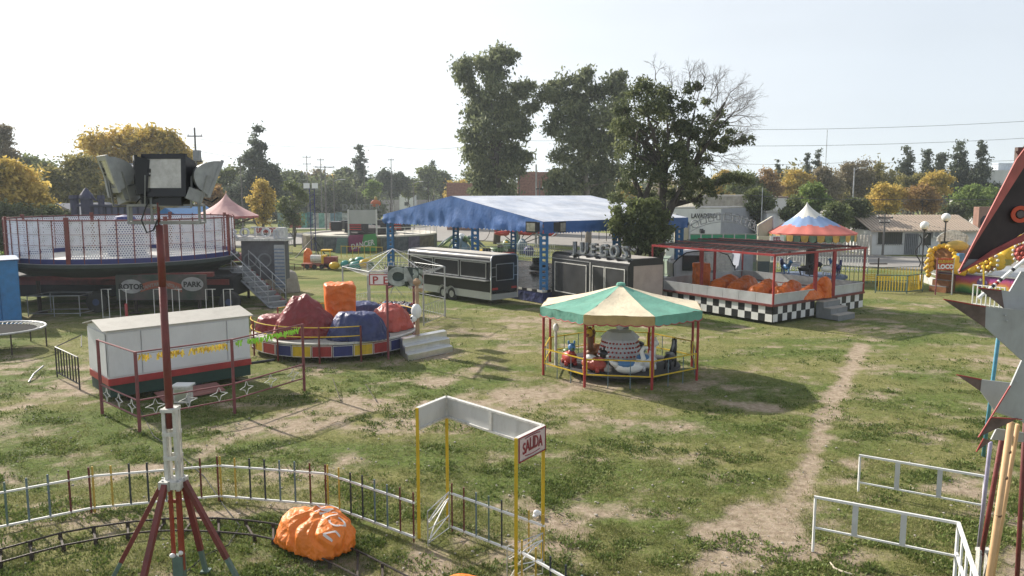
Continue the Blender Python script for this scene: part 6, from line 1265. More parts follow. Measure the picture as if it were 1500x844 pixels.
for (a, b, s_) in ((989, 1009, 1), (1110, 1131, 0)):
    x0, x1 = px_x(a, Yg), px_x(b, Yg); zl, zr_ = (zy(313, Yg), zy(327, Yg)) if s_ else (zy(330, Yg), zy(317, Yg)); mb = MB(); mb.prism([(x0, Yg, zy(360, Yg)), (x1, Yg, zy(360, Yg)), (x1, Yg, zr_), (x0, Yg, zl)], (0, .4, 0)); w_o = mb.put('side_wing', wing, t)
    mb = MB(); mb.bar((x0, Yg - .03, zl), (x1, Yg - .03, zr_), .08); mb.bar((x0, Yg - .03, zl), (x0, Yg - .03, zy(360, Yg)), .06); mb.bar((x1, Yg - .03, zr_), (x1, Yg - .03, zy(360, Yg)), .06); mb.put('wing_trim', steel, w_o)
x0, x1 = px_x(1110, Yg - 2), px_x(1129, Yg - 2); mb = MB(); mb.box(((x0 + x1) / 2, Yg - 2, 1.6), (x1 - x0, .12, 3.2)); ck = mb.put('ticket_wall', wing, t); mb = MB(); mb.box(((x0 + x1) / 2, Yg - 2.1, .75), (x1 - x0 - .1, .08, 1.4)); mb.put('dark_panel', mat('slate panel', (.08, .10, .11), .7), ck)
mb = MB(); mb.box((px_x(1028, Yg), Yg - .1, zy(339.5, Yg)), (.3, .2, .25)); mb.put('speaker', blackmetal, t)
# caravan
Yv = 50.5; xa, xb = px_x(988, Yv), px_x(1078, Yv); t = T('caravan', 'old white ribbed caravan with dark window behind the left half of the chequered ride', 'caravan', ((xa + xb) / 2, Yv, 0)); Lc = xb - xa; hC = zy(368, Yv)
prof = [(0, .7), (-.05, 1.6), (.25, hC - .5), (.8, hC - .1), (1.4, hC), (Lc - 1.2, hC), (Lc - .5, hC - .25), (Lc - .08, hC - 1.0), (Lc, 1.5), (Lc, .7), (Lc - .3, .5), (.3, .5)]
mb = MB(); mb.prism([(xa + a, Yv, z) for a, z in prof], (0, 2.1, 0)); mb.put('body', mat('caravan white', (.55, .55, .57), .5, .1, .1, 1.5, dirt=.3), t)
mb = MB(); mb.path([V((xa + a, Yv - .02, z)) for a, z in prof] + [V((xa, Yv - .02, .7))], .04, 5); mb.put('edge_trim', blackmetal, t)
for i in range(9): z = .95 + i * .2; mb = MB(); mb.box((xb - Lc * .34, Yv - .02, z), (Lc * .56, .04, .15)); mb.put('siding_board', oldwhite, t)
window(t, (xa + .55, Yv - .02, 1.15), X, 1.25, 1.0, frame=blackmetal); mb = MB(); mb.box((xa + Lc * .62, Yv - .06, 1.35), (.8, .06, 1.7)); d_ = mb.put('door', oldwhite, t); mb = MB(); mb.box((xa + Lc * .62, Yv - .1, 1.0), (.55, .04, .35)); mb.put('door_vent', greysheet, d_)
for x in (xa + Lc * .5,): mb = MB(); mb.tube((x, Yv - .03, .33), (x, Yv + .2, .33), .33, n=16); mb.put('wheel', rubber, t)
x0, x1 = px_x(1079, Yv + 1), px_x(1104, Yv + 1); mb = MB(); mb.prism([(x0, Yv + 1, 0), (x1, Yv + 1, 0), (x1, Yv + 1, zy(375, Yv)), (x0 + .3, Yv + 1, zy(371, Yv))], (0, 2, 0)); tag(mb.put('covered_load', mat('bluish grey plastic sheet', (.30, .32, .38), .5, 0, .15, 1.5, .3, 4), None), 'bluish grey sheeted bulk standing at the right end of the ribbed caravan', 'covered load')

# ================================================================== PEAKED STRIPED CAROUSEL TENT AND FENCES
def conetent(name, lb, c, r, z_eave, z_apex, mats, bands, ns=32, curve=1.35, val=.35, skew=0.0, amp=.02, scallop=0, posts=8):
    """bands: heights (fraction from apex) where colour changes, zigzagged over the gores"""
    t = T(name, lb, 'tent', c); nj = 24; vs = []; N_ = ns * 4
    for j in range(nj + 1):
        f = j / nj
        for i in range(N_):
            a = 2 * math.pi * i / N_; rr = r * (f ** curve * .92 + f * .08); g = math.cos(i / 4 * 2 * math.pi) ; rr2 = rr * (1 + amp * g * f); z = z_apex - (z_apex - z_eave) * f ** .82
            vs.append(V(c) + V((math.cos(a) * rr2 + skew * (1 - f), math.sin(a) * rr2, z)))
    mb = MB(); mb.v = [tuple(v) for v in vs]
    for j in range(nj):
        for i in range(N_):
            f = (j + .5) / nj; ph = ((i + .5) / 4 * .5) % 1; zig = abs(ph - .5) * 2; k = 0
            for b_, am in bands:
                if f > b_ + am * (zig - .5): k += 1
            mb.f.append([j * N_ + i, j * N_ + (i + 1) % N_, (j + 1) * N_ + (i + 1) % N_, (j + 1) * N_ + i]); mb.m.append(k)
    mb.put('tent_roof', mats, t, True)
    mb = MB(); n2 = 96; vs = []
    for i in range(n2):
        a = 2 * math.pi * i / n2; u_ = V((math.cos(a), math.sin(a), 0))
        for j in range(3): vs.append(V(c) + u_ * (r * 1.0) + Z * (z_eave - val * j / 2 - (.10 * abs(math.sin(i * math.pi / 4)) if j == 2 else 0)))
    mb.add(vs, [(i * 3 + j, ((i + 1) % n2) * 3 + j, ((i + 1) % n2) * 3 + j + 1, i * 3 + j + 1) for i in range(n2) for j in range(2)]); mb.put('valance', mats[-1] if scallop == 0 else scallop, t)
    return t
cT = V((px_x(1189, 55), 55, 0)); wh = mat('white tent cloth', (.68, .67, .62), .8, 0, .08, 1, dirt=.15); bl_ = mat('pale blue tent cloth', (.22, .32, .52), .8, 0, .15, 1); rd_ = mat('faded coral tent cloth', (.56, .16, .13), .8, 0, .15, 1)
t = conetent('carousel_tent', 'peaked carousel tent in white, pale blue and coral zigzag bands behind the chequered ride', cT, 2.95, 3.42, 5.6, [wh, bl_, rd_], ((.42, .12), (.70, .10)), 16, 1.25, .1, -.45, .03, rd_)
mb = MB()
for i in range(36):
    a = 2 * math.pi * i / 36; u_ = V((math.cos(a), math.sin(a), 0)); tg = V((-u_.y, u_.x, 0)); p = cT + u_ * 2.93 + Z * 3.05; mb.mi = i % 2; mb.prism([p - tg * .25 + Z * .27, p + tg * .25 + Z * .27, p + tg * .22 - Z * .1, p - Z * .22, p - tg * .22 - Z * .1], u_ * .03)
mb.put('rounding_boards', [mat('ochre painted board', (.55, .34, .08), .6, 0, .3, 3), mat('green painted board', (.14, .22, .15), .6, 0, .4, 3)], t)
mb = MB(); mb.tube(cT, cT + Z * 3.4, .35, .35, 12); mb.put('centre_pole', blackmetal, t); mb = MB(); mb.lathe([(.05, 2.85), (2.2, 2.85), (2.2, 3.1), (.05, 3.15)], cT, 24); mb.put('under_frame', blackmetal, t)
mb = MB(); mb.lathe([(.05, .25), (2.5, .25), (2.5, .4), (.05, .42)], cT, 24); mb.put('turntable', mat('dusty blue turntable', (.12, .16, .25), .7), t)
for i in range(8):
    a = i * math.pi / 4 + .2; p = cT + V((math.cos(a) * 1.9, math.sin(a) * 1.9, 0)); mb = MB(); mb.tube(p + Z * .4, p + Z * 2.85, .03, n=5); hz = mb.put('horse_pole', steel, t)
    mb = MB(); mb.ball(p + Z * 1.0, .45, .18, .22, 10, a + 1.57); q = V((-math.sin(a), math.cos(a), 0)); mb.path([p + q * .35 + Z * 1.1, p + q * .55 + Z * 1.45, p + q * .75 + Z * 1.35], [.14, .1, .05], 6)
    for s in (-.3, .3): mb.path([p + q * s + Z * .9, p + q * (s + .1) + Z * .5], [.07, .03], 5)
    mb.put('carousel_horse', (bluepl, blackpl, whiteplastic, navy_p)[i % 4], t, True)
x = px_x(1138, 53); mb = MB(); mb.box((x, 53, zy(350, 53)), (.95, .06, .42)); o = mb.put('sign', whiteplastic, None); tag(o, 'small white sign with maroon letters EEL at the left of the striped tent', 'sign'); text('lettering', 'EEL', mat('maroon lettering', (.25, .02, .06), .6), o, V((x, 52.96, zy(352.6, 53))), X, Z, .36, .005, .01)
pickets('white picket barrier around the striped carousel tent', G(1108, 394), G(1270, 398), 1.15, .22, .05, white_p, (.12, .92), 0)
pickets('green and grey railing on the grass right of the chequered ride stairs', G(1206, 412), G(1270, 416), 1.15, .28, .035, greygreen, (.1, .98), 0)
# yellow slatted barrier pen and bench
p, q, r_ = G(1282, 429), G(1328, 430), G(1351, 427)
for a, b, m_, lb, st_ in ((p, q, yellow_p, 'barrier panel with green frame and thin yellow bars beside the chequered ride', .16), (q, r_, yellow_p, 'barrier panel densely filled with slanting yellow bars, right of the thin barred one', .09)):
    t = T('crowd_barrier', lb, 'barrier', (a + b) / 2); mb = MB(); mb.path([a, a + Z * 1.12, b + Z * 1.12, b], .04, 5); mb.bar(a + Z * .12, b + Z * .12, .05); mb.put('frame', greygreen, t); n_ = int((b - a).length / st_); bm_ = beam_mesh('bar', m_, .03, .03)
    for i in range(1, n_): x_ = a.lerp(b, i / n_); stick('bar', bm_, t, x_ + Z * .12, x_ + Z * 1.12 + V((random.uniform(-.08, .08), .05, 0)) * (st_ < .1))
pickets('green railing with thin yellow bars behind the green framed barrier panels', G(1276, 415), G(1345, 413), 1.1, .24, .03, yellow_p, (.1, .98), 0, rail_m=greygreen)
t = T('bench_ride', 'small yellow slatted see-saw bench inside the green barriers', 'bench', G(1290, 420)); c = G(1288, 420)
for k in range(4): mb = MB(); mb.box(c + V((0, k * .12, .45 + k * .1)), (1.9 - k * .1, .08, .06)); mb.put('slat', yellow_p, t)
mb = MB(); mb.box(c + V((0, .3, 1.5)), (1.1, .25, .06)); mb.tube(c + V((-.0, .3, 0)), c + V((0, .3, 1.9)), .05, n=6); mb.put('post', darkiron, t)

# ================================================================== CRAZY WORM RIDE
w0, w1 = G(1372, 425), G(1560, 447); dn_ = (w1 - w0).normalized(); nn = V((dn_.y, -dn_.x, 0)); Lw = (w1 - w0).length
t = T('worm_ride', 'caterpillar ride platform with rainbow painted mural front at the right edge of the field', 'fairground ride', (w0 + w1) / 2)
def Wq(a, z, d=0.0): return w0 + dn_ * a + Z * z + nn * d
mm = bpy.data.materials.new('rainbow mural'); mm.use_nodes = True; n = mm.node_tree; L = n.links; b = n.nodes['Principled BSDF']; b.inputs['Roughness'].default_value = .5
tc = n.nodes.new('ShaderNodeTexCoord'); sp = n.nodes.new('ShaderNodeSeparateXYZ'); L.new(tc.outputs['Object'], sp.inputs[0]); nz = n.nodes.new('ShaderNodeTexNoise'); nz.inputs['Scale'].default_value = .9; nz.inputs['Detail'].default_value = 3; L.new(tc.outputs['Object'], nz.inputs[0])
def MTn(op, a, bb):
    x = n.nodes.new('ShaderNodeMath'); x.operation = op
    for i, s_ in enumerate((a, bb)):
        if isinstance(s_, (int, float)): x.inputs[i].default_value = s_
        else: L.new(s_, x.inputs[i])
    return x.outputs[0]
vv = MTn('ADD', MTn('MULTIPLY', sp.outputs['Z'], .85), MTn('MULTIPLY', MTn('SUBTRACT', nz.outputs['Fac'], .5), .9)); r = n.nodes.new('ShaderNodeValToRGB'); L.new(vv, r.inputs[0]); e = r.color_ramp.elements
e[0].position = 0; e[0].color = (.03, .10, .03, 1); e[1].position = 1; e[1].color = (.16, .05, .22, 1)
for p_, c_ in ((.22, (.06, .22, .05)), (.40, (.30, .36, .05)), (.52, (.60, .32, .06)), (.64, (.48, .10, .10)), (.80, (.38, .06, .24))): k_ = e.new(p_); k_.color = c_ + (1,)
L.new(r.outputs[0], b.inputs['Base Color'])
for i in range(5): a, b_ = Lw * i / 5, Lw * (i + .99) / 5; mb = MB(); mb.prism([Wq(a, .05), Wq(b_, .05), Wq(b_, 1.22), Wq(a, 1.22)], -nn * .05); mb.put('mural_panel', mm, t)
mb = MB(); c = Wq(2.9, .75, .03); mb.prism([c + dn_ * math.cos(k * .52) * .33 + Z * math.sin(k * .52) * .28 for k in range(12)], nn * .01); mb.put('painted_face', mat('painted violet face', (.16, .12, .30), .5), t); mb = MB()
for s in (-.1, .1): mb.prism([c + dn_ * (s + .07 * math.cos(k * .78)) + Z * (.2 + .09 * math.sin(k * .78)) + nn * .015 for k in range(8)], nn * .01)
mb.put('painted_eyes', whiteplastic, t)
mb = MB(); mb.prism([Wq(0, 1.2), Wq(Lw, 1.2), Wq(Lw, 1.2, -7), Wq(0, 1.2, -7)], Z * .05); mb.bar(Wq(-.05, 1.24, .05), Wq(Lw, 1.24, .05), .08); mb.put('deck', steel, t)
# barrel house
bw = T('barrel_tunnel', 'brown plank barrel tunnel with yellow leaf trim on the left end of the caterpillar ride', 'ride scenery', Wq(1.2, 1.25, -2)); c = Wq(.15, 1.25, -1.2)
for i in range(12):
    a0, a1 = math.pi * i / 12, math.pi * (i + .94) / 12; pts = [c - dn_ * (math.cos(a) * 1.05) + Z * (math.sin(a) * 1.55 + .05) for a in (a0, a1)]; mb = MB(); mb.prism([pts[0] + nn * .9, pts[1] + nn * .9, pts[1] - nn * 1.2, pts[0] - nn * 1.2], Z * .06); mb.put('plank', brownpl, bw)
mb = MB(); mb.prism([c + nn * .92 - dn_ * math.cos(a) * 1.0 + Z * math.sin(a) * 1.45 for a in [math.pi * k / 14 for k in range(15)]], -nn * .04); mb.put('front_board', mat('brown barrel front', (.26, .13, .05), .6, 0, .3, 4), bw)
for k in range(13): a = math.pi * k / 12; mb = MB(); mb.ball(c + nn * 1.0 - dn_ * math.cos(a) * 1.08 + Z * (math.sin(a) * 1.55 + .05), .2, .1, .16, 8); mb.put('leaf_scallop', yellowpl, bw, True)
for k in range(3): mb = MB(); mb.ball(c + nn * 1.0 + dn_ * (-.75 + k * .55) + Z * .5, .17, .1, .28, 8, .4); mb.put('yellow_leaf', yellowpl, bw, True)
mb = MB(); mb.ball(c + dn_ * .55 + nn * .5 + Z * 1.62, .7, .5, .35, 14); mb.put('yellow_cap', mat('ochre plastic', (.55, .36, .07), .5, 0, .2, 3), bw, True)
def flower(lb, c, r, ax, m1, m2, n_=14):
    t = T('flower_wheel', lb, 'ride scenery', c); ax = V(ax).normalized(); x = Z; y = ax.cross(x).normalized(); mb = MB(); mb.prism([c + x * math.cos(k * .314) * r * .8 + y * math.sin(k * .314) * r * .8 for k in range(20)], ax * .08); mb.put('disc', m2, t)
    for k in range(n_): a = 2 * math.pi * k / n_; mb = MB(); mb.ball(c + (x * math.cos(a) + y * math.sin(a)) * r * .88 + ax * .06, r * .13, r * .13, r * .13, 8); mb.put('rim_bead', oldwhite if m2 is not whiteplastic else yellowpl, t, True)
    for k in range(7): a = 2 * math.pi * k / 7; mb = MB(); mb.ball(c + (x * math.cos(a) + y * math.sin(a)) * r * .45 + ax * .12, r * .2, r * .2, r * .2, 8); mb.put('petal', m1, t, True)
    mb = MB(); mb.ball(c + ax * .12, r * .18, r * .18, r * .18, 8); mb.put('hub', m1, t, True)
flower('cream and yellow flower wheel seen edge-on left of the barrel tunnel', P(1360, 385, 49), .95, (.85, -.6, 0), yellowpl, whiteplastic)
flower('brown rimmed wheel of yellow petals on the caterpillar ride under the wing tip', P(1447, 384, 46.5), .72, nn, yellowpl, brownpl)
flower('dark red rimmed wheel with pink petals at the right border of the caterpillar ride', P(1500, 371, 45), .68, nn, salmon_t, darkred_t)
wm = T('worm_train', 'bulbous yellow caterpillar train winding up over the mural platform', 'ride train', Wq(4.2, 1.3, -1.2))
for i, (px, py, r) in enumerate(((1462, 384, 12), (1474, 376, 13), (1489, 366, 14), (1503, 356, 15), (1520, 346, 15), (1538, 340, 15), (1450, 390, 9), (1436, 392, 8), (1424, 394, 7))):
    p = P(px, py, 46.3 + i * .12); rr = r / CF * 47; mb = MB(); mb.ball(p, rr, rr * .95, rr * 1.05, 16); mb.put('body_segment', yellowpl, wm, True)
    if i < 6: mb = MB(); mb.tube(p + V((rr * .55, 0, -rr * .3)), p + V((rr * .62, 0, .2)), rr * .93, rr * .9, 16, False); mb.put('segment_band', mat('olive segment band', (.33, .27, .05), .5), wm, True)
mb = MB(); mb.ball(P(1505, 338, 46), .5, .5, .3, 12); mb.put('cap', whiteplastic, wm, True)
mb = MB(); mb.path([P(1402, 375, 48), P(1397, 385, 48), P(1401, 396, 47.8), P(1412, 399, 47.6), P(1420, 393, 47.5)], [.18, .3, .34, .26, .1], 8); o = mb.put('worm_tail', yellowpl, None, True); tag(o, 'curled yellow caterpillar tail in front of the barrel tunnel', 'ride scenery')
mb = MB(); mb.box(P(1407, 377, 48), (.35, .3, .5)); tag(mb.put('motor_box', bluepl), 'small blue box above the curled yellow tail', 'box')
st = T('name_sign', 'orange red board with yellow and white letters GUSANO LOCO at the caterpillar ride entrance', 'sign', P(1385, 400, 47)); c = P(1385, 387, 47)
for s in (-.5, .5): mb = MB(); mb.bar(V((c.x + s, c.y, 0)), V((c.x + s, c.y, c.z + .4)), .06); mb.put('post', dullred if s < 0 else steel, st)
mb = MB(); mb.box(c, (.98, .05, .72)); bd = mb.put('board', mat('orange red board', (.55, .09, .03), .5), st)
text('lettering', 'GUSANO', yellow_p, bd, c + V((0, -.04, .08)), X, Z, .25, .006, .01, sx=.95); text('lettering', 'LOCO', whiteplastic, bd, c + V((0, -.04, -.27)), X, Z, .36, .006, .02, sx=.95)
ar = T('name_arch', 'white lattice arch board standing behind the barrel tunnel', 'sign', P(1396, 360, 50)); mb = MB(); aw = [P(1373 + 47 * k / 12, 348 - 11 * math.sin(math.pi * k / 12) ** .8, 50) for k in range(13)]
mb.prism(aw + [aw[-1] - Z * .25, aw[0] - Z * .25], Y_ * .05); mb.put('arch_board', mat('white lattice board', (.52, .53, .50), .6, 0, .5, 7, rgb2=(.62, .62, .6)), ar); mb = MB()
for k in (1, 11): mb.bar(V((aw[k].x, 50, 0)), aw[k], .08)
mb.put('post', steel, ar)
for px, py, lb in ((1354.5, 330.5, 'white globe lamp on a curly dark post, lower of the two'), (1386, 318.5, 'white globe lamp higher up on a dark post before the tan roof')):
    p = P(px, py, 50); t2 = T('globe_lamp', lb, 'lamp', V((p.x, p.y, 0))); mb = MB(); mb.ball(p, .28, .28, .28, 16); mb.put('globe', mat('milk glass', (.82, .82, .80), .25, 0, .03), t2, True); mb = MB(); mb.tube(V((p.x, p.y, 0)), p - Z * .25, .05, n=6); mb.tube(p - Z * .32, p - Z * .22, .12, .16, 8); mb.put('post', blackmetal, t2)
    if px < 1370: mb = MB(); mb.path([V((p.x - .3 + .2 * math.sin(k * 1.1), p.y, p.z - .6 - k * .26)) for k in range(9)], .04, 5); mb.path([V((p.x + .25 - .2 * math.sin(k * 1.1), p.y, p.z - .6 - k * .26)) for k in range(9)], .03, 5); mb.put('scroll_ornament', blackmetal, t2)
steps_box('entrance_steps', 'dark steps beside a small white railing at the caterpillar ride entrance', Wq(.1, 0, .02), Wq(1.2, 0, .02), nn, 3, .38, .3, greysheet, brownpl)
pickets('short white railing at the left end of the caterpillar ride', G(1356, 411), G(1371, 415), 1.2, .2, .04, white_p, (.5, .98), .5); mb = MB(); a, b_ = G(1355, 413), G(1371, 419); mb.prism([a, b_, b_ + Z * .5, a + Z * .5], Y_ * .8); tag(mb.put('step_block', oldwhite), 'white block step beneath the short white railing', 'step')
mb = MB(); a = Wq(2.2, 0, .5); mb.tube(P(1441, 428, 46), P(1441, 384, 46), .06, n=6); tag(mb.put('yellow_post', yellow_p), 'yellow post standing before the mural under the wing tip', 'post')
pickets('white picket railing on the grass below the caterpillar mural, partly behind the star sheets', G(1424, 446), G(1470, 452), 1.15, .22, .06, white_p, (.05, .97), 0)
mb = MB(); p, q = P(1433, 437, 15), P(1512, 372, 15); d = (q - p); t = T('striped_pole', 'slanting white pole with black and red bands crossing before the caterpillar ride', 'pole', p)
mb.tube(p, q, .035, n=8); mb.put('pole', whiteplastic, t)
for f, m_ in ((.25, blackpl), (.32, red_paint), (.39, blackpl), (.62, blackpl)): mb = MB(); mb.tube(p + d * f, p + d * (f + .045), .037, n=8); mb.put('band', m_, t)
# ================================================================== DANCER RIDE, PINK TENT, SMALL RIDES AT THE BACK
DC = V((px_x(543, 89), 89.0, 0)); DR = 7.6; t = T('dancer_ride', 'round raised dancer ride with dark painted skirt panels in front of the road', 'fairground ride', DC)
def zD(py): return zy(py, 72.5)
mb = MB(); mb.lathe([(.1, 1.55), (DR, 1.55), (DR, 1.72), (DR - .9, 1.74), (DR - 1.0, 1.5), (.1, 1.5)], DC, 48); mb.put('deck', mat('cream platform rim', (.58, .54, .47), .7, 0, .12, 1.5, dirt=.2), t)
dm_ = [mat('dark mural %d' % i, c_, .7, 0, .7, 2.2, rgb2=c2) for i, (c_, c2) in enumerate((((.03, .035, .045), (.07, .08, .09)), ((.035, .03, .03), (.11, .09, .06)), ((.02, .02, .022), (.08, .09, .08)), ((.06, .04, .10), (.10, .08, .12)), ((.05, .06, .03), (.11, .09, .05))))]
nD = 30; wD = 2 * DR * math.tan(math.pi / nD)
for i in range(nD):
    a = 2 * math.pi * (i + .5) / nD; mb = MB(); mb.box((0, 0, .78), (wD * .985, .08, 1.5)); me = mb.mesh('skirt_panel'); me.materials.append(dm_[(i * 3) % 5]); piece('skirt_panel', me, t, Matrix.Translation(DC) @ Matrix.Rotation(a + math.pi / 2, 4, 'Z') @ Matrix.Translation((0, -DR + .02, 0)))
mb = MB(); mb.path([DC + V((math.cos(a) * DR, math.sin(a) * DR, 2.55)) for a in [R(-75 + 8 * k) for k in range(13)]], .04, 5); mb.put('handrail', oldwhite, t)
for k in range(0, 13): a = R(-75 + 8 * k); mb = MB(); mb.bar(DC + V((math.cos(a) * DR, math.sin(a) * DR, 1.7)), DC + V((math.cos(a) * DR, math.sin(a) * DR, 2.55)), .04); mb.put('baluster', oldwhite, t)
mb = MB(); mb.lathe([(.1, 1.75), (3.0, 1.75), (2.6, 2.3), (.9, 2.5), (.1, 2.6)], DC, 20); mb.put('hub', mat('dark hub', (.05, .04, .035), .6, 0, .4), t)
for k in range(6):
    a = k * 1.05 + .3; u_ = V((math.cos(a), math.sin(a), 0)); mb = MB(); mb.box(DC + u_ * 3.9 + Z * 2.5, (2.3, 1.2, 1.0), a + 1.57); g = mb.put('gondola', blackpl, t); mb = MB()
    for z in (2.25, 2.5, 2.75): mb.box(DC + u_ * 4.52 + Z * z, (1.6, .06, .09), a + 1.57)
    mb.put('red_strips', redpl, g)
yf = DC.y - DR - .1
def Dp(px, z): return V((px_x(px, yf), yf, z))
pnl = None
for (a_, b_, c2_, d2_, z0_, z1_, nm_, col_) in ((510.5, 527, 510.5, 533, 1.8, 1.86, 'purple', (.24, .035, .11)), (527, 552, 533, 552, 1.86, 1.98, 'green', (.06, .24, .07))):
    mb = MB(); mb.prism([Dp(a_, .1), Dp(b_, .1), Dp(d2_, z1_), Dp(c2_, z0_)], (0, .1, 0)); pnl = mb.put('name_panel', mat('painted %s panel' % nm_, col_, .6, 0, .3, .7), t)
text('lettering', 'DANCER', oldwhite, pnl, Dp(531.5, .55) - Y_ * .03, V((1, 0, .22)), V((-.1, 0, 1)), .80, .01, .02, sx=.78)
for px in (511, 552): mb = MB(); mb.bar(Dp(px, 1.7), Dp(px, zy(307, yf)), .14); mb.put('board_post', oldwhite, t)
mb = MB(); mb.prism([Dp(511, zy(328, yf)), Dp(552, zy(328, yf)), Dp(552, zy(308, yf)), Dp(511, zy(308, yf))], (0, .1, 0)); mb.put('blank_board', mat('pale grey board', (.42, .42, .40), .7, 0, .08, 1), t)
for i, ch in enumerate('DANCER'): text('letter', ch, mat('olive grey letter', (.22, .23, .20), .7), t, Dp(506 + i * 9.6, zy(307.5, yf)) + Y_ * .2, X, Z, .86, .05, .015)
mb = MB(); mb.bar(Dp(501, zy(308, yf)) + Y_ * .2, Dp(560, zy(308, yf)) + Y_ * .2, .07); mb.put('letter_bar', greysheet, t)
mb = MB(); c = Dp(551 + 0, zy(299, yf)) + Y_ * .3; c = V((px_x(551, yf), yf + .3, zy(298, yf))); mb.ball(c, .55, .2, .38, 12); mb.put('painted_dancer_body', mat('orange painted figure', (.45, .14, .07), .6), t); mb = MB(); mb.ball(c + Z * .52, .16, .14, .2, 8); mb.put('painted_dancer_head', mat('ochre figure head', (.45, .32, .14), .6), t)
s0 = V((px_x(492, yf - 1), yf - .2, 0)); steps_box('entrance_steps', 'green slatted steps left of the DANCER panel', s0, s0 + X * 1.05, -Y_, 5, .3, .22, mat('green step', (.05, .16, .13), .6), greygreen)
tw = T('floodlight_tower', 'dark blue lattice floodlight tower on a tripod left of the dancer ride', 'mast', G(460, 377)); c = G(460, 377); hT = P(460, 276, c.y).z
for dx in (-.22, .22): mb = MB(); mb.bar(c + V((dx, 0, .0)), c + V((dx, 0, hT)), .07); mb.put('upright', navy_p, tw)
for k in range(14): mb = MB(); z = hT * (k + .5) / 14; mb.bar(c + V((-.22, 0, z)), c + V((.22, 0, z + .2)), .04); mb.put('brace', navy_p, tw)
for a in (-1.6, 1.5, .2): mb = MB(); mb.bar(c + Z * 1.9, c + V((a, -.8 if abs(a) > 1 else 1.2, 0)), .08); mb.put('leg', blackmetal, tw)
for dx in (-.5, .3): mb = MB(); mb.box(c + V((dx, 0, hT + .25)), (.55, .3, .5), .3); mb.put('floodlight_head', whiteplastic, tw)
mb = MB(); mb.bar(c + V((-.7, 0, hT - .05)), c + V((.7, 0, hT - .05)), .06); mb.put('crossarm', greysheet, tw)
cP = V((px_x(334, 68), 68, 0)); pkm = mat('faded pink tent cloth', (.58, .30, .30), .8, 0, .14, .8, rgb2=(.62, .40, .36), dirt=.1)
pt = conetent('pink_tent', 'faded pink peaked tent roof on a single post behind the rotor ride', cP, 2.65, zy(316, 68), zy(281, 68), [pkm, pkm], ((2.0, 0),), 16, 1.45, .12, 0, .02, mat('dark pink hem', (.42, .12, .12), .8))
mb = MB(); mb.tube(cP, cP + Z * 4.2, .3, .25, 10); mb.put('centre_post', mat('brown tent post', (.10, .07, .06), .7), pt)
for k in range(8): a = k * .785; mb = MB(); mb.tube(cP + Z * 3.2, cP + V((math.cos(a) * 2.5, math.sin(a) * 2.5, 4.1)), .04, n=5); mb.put('roof_arm', mat('brown tent arm', (.13, .08, .07), .7), pt)
mb = MB(); mb.lathe([(.1, .4), (2.4, .4), (2.4, .8), (.1, .85)], cP, 20); mb.put('platform', mat('maroon platform', (.2, .06, .06), .7), pt)
s = T('jumbo_sign', 'white board with red letters JUMBOS over a blue frame behind the rotor entrance', 'sign', V((px_x(388, 60), 60, 0))); c = V((px_x(389, 60), 60, zy(337.5, 60)))
mb = MB(); mb.box(c, (1.75, .06, .5)); bd = mb.put('board', mat('pale pink board', (.62, .50, .50), .6), s); text('lettering', 'JUMBOS', red_paint, bd, c + V((.0, -.04, -.16)), X, Z, .46, .006, .02, sx=.98, sheer=.1)
for dx in (-.8, .1, .8): mb = MB(); mb.bar(V((c.x + dx, 60, 0)), V((c.x + dx, 60, c.z)), .06); mb.put('post', greysheet, s)
mb = MB(); mb.box(V((c.x + .45, 60.1, 2.2)), (.7, .1, .8)); mb.put('blue_panel', bluegrey, s)
pickets('thin grey railing behind the rotor entrance booth, under the JUMBOS board', G(388, 376), G(428, 372), 1.4, .3, .04, steel, (.1, .95), 0)
# low metal rail and small train
pickets('low brown rail line on the grass left of the little train', G(392, 392), G(445, 396), .5, 1.0, .05, darkiron, (.9,), 0)
c = G(466, 394); tr = T('toy_train', 'little locomotive ride with orange covered front, grey boiler and yellow cab roof', 'ride train', c)
mb = MB(); mb.box(c + Z * .35, (2.5, .8, .25)); mb.put('frame', mat('rust brown frame', (.28, .08, .05), .6), tr); mb = MB(); mb.tube(c + V((-.55, 0, .85)), c + V((.45, 0, .85)), .32, n=14); mb.put('boiler', oldwhite, tr)
mb = MB(); mb.box(c + V((.75, 0, 1.55)), (.8, .8, .12)); mb.put('cab_roof', yellowpl, tr)
for dx in (.4, 1.1): mb = MB(); mb.bar(c + V((dx, -.35, .45)), c + V((dx, -.35, 1.5)), .06); mb.put('cab_post', yellowpl, tr)
mb = MB(); mb.box(c + V((.55, 0, .8)), (.35, .7, .7)); mb.put('cab', yellowpl, tr)
for dx in (-.8, -.2, .4, 1.0): mb = MB(); mb.tube(c + V((dx, -.42, .22)), c + V((dx, -.34, .22)), .2, n=10); mb.put('wheel', blackmetal, tr)
o = drape('covered_wagon_front', G(452, 392), .38, .4, 1.6, orange_v, None, .2, seed=70, sq=4, wr=.08, flat=.3); tag(o, 'upright orange vinyl bundle at the left end of the little locomotive', 'vinyl cover')
mb = MB(); c = G(485, 394); mb.box(c + Z * .55, (1.0, .8, .9)); tag(mb.put('toy_wagon', mat('dark red wagon', (.25, .05, .05), .5)), 'dark red box wagon coupled behind the little locomotive', 'ride wagon')
c = G(520, 396); dr = T('toy_dragon', 'pile of green, teal and yellow dragon ride shells behind the net stand', 'ride shells', c)
for i, (dx, dz, r, m_) in enumerate(((-1.6, .4, .45, yellowpl), (-.8, .45, .5, tealpl), (-.2, .6, .55, greenpl), (.4, .75, .5, tealpl), (.9, .55, .6, yellowpl), (1.3, .4, .5, greenpl), (.1, .35, .6, tealpl))): mb = MB(); mb.ball(c + V((dx, random.uniform(-.3, .3), dz)), r, r * .7, r * .7, 10, i); mb.put('shell', m_, dr, True)
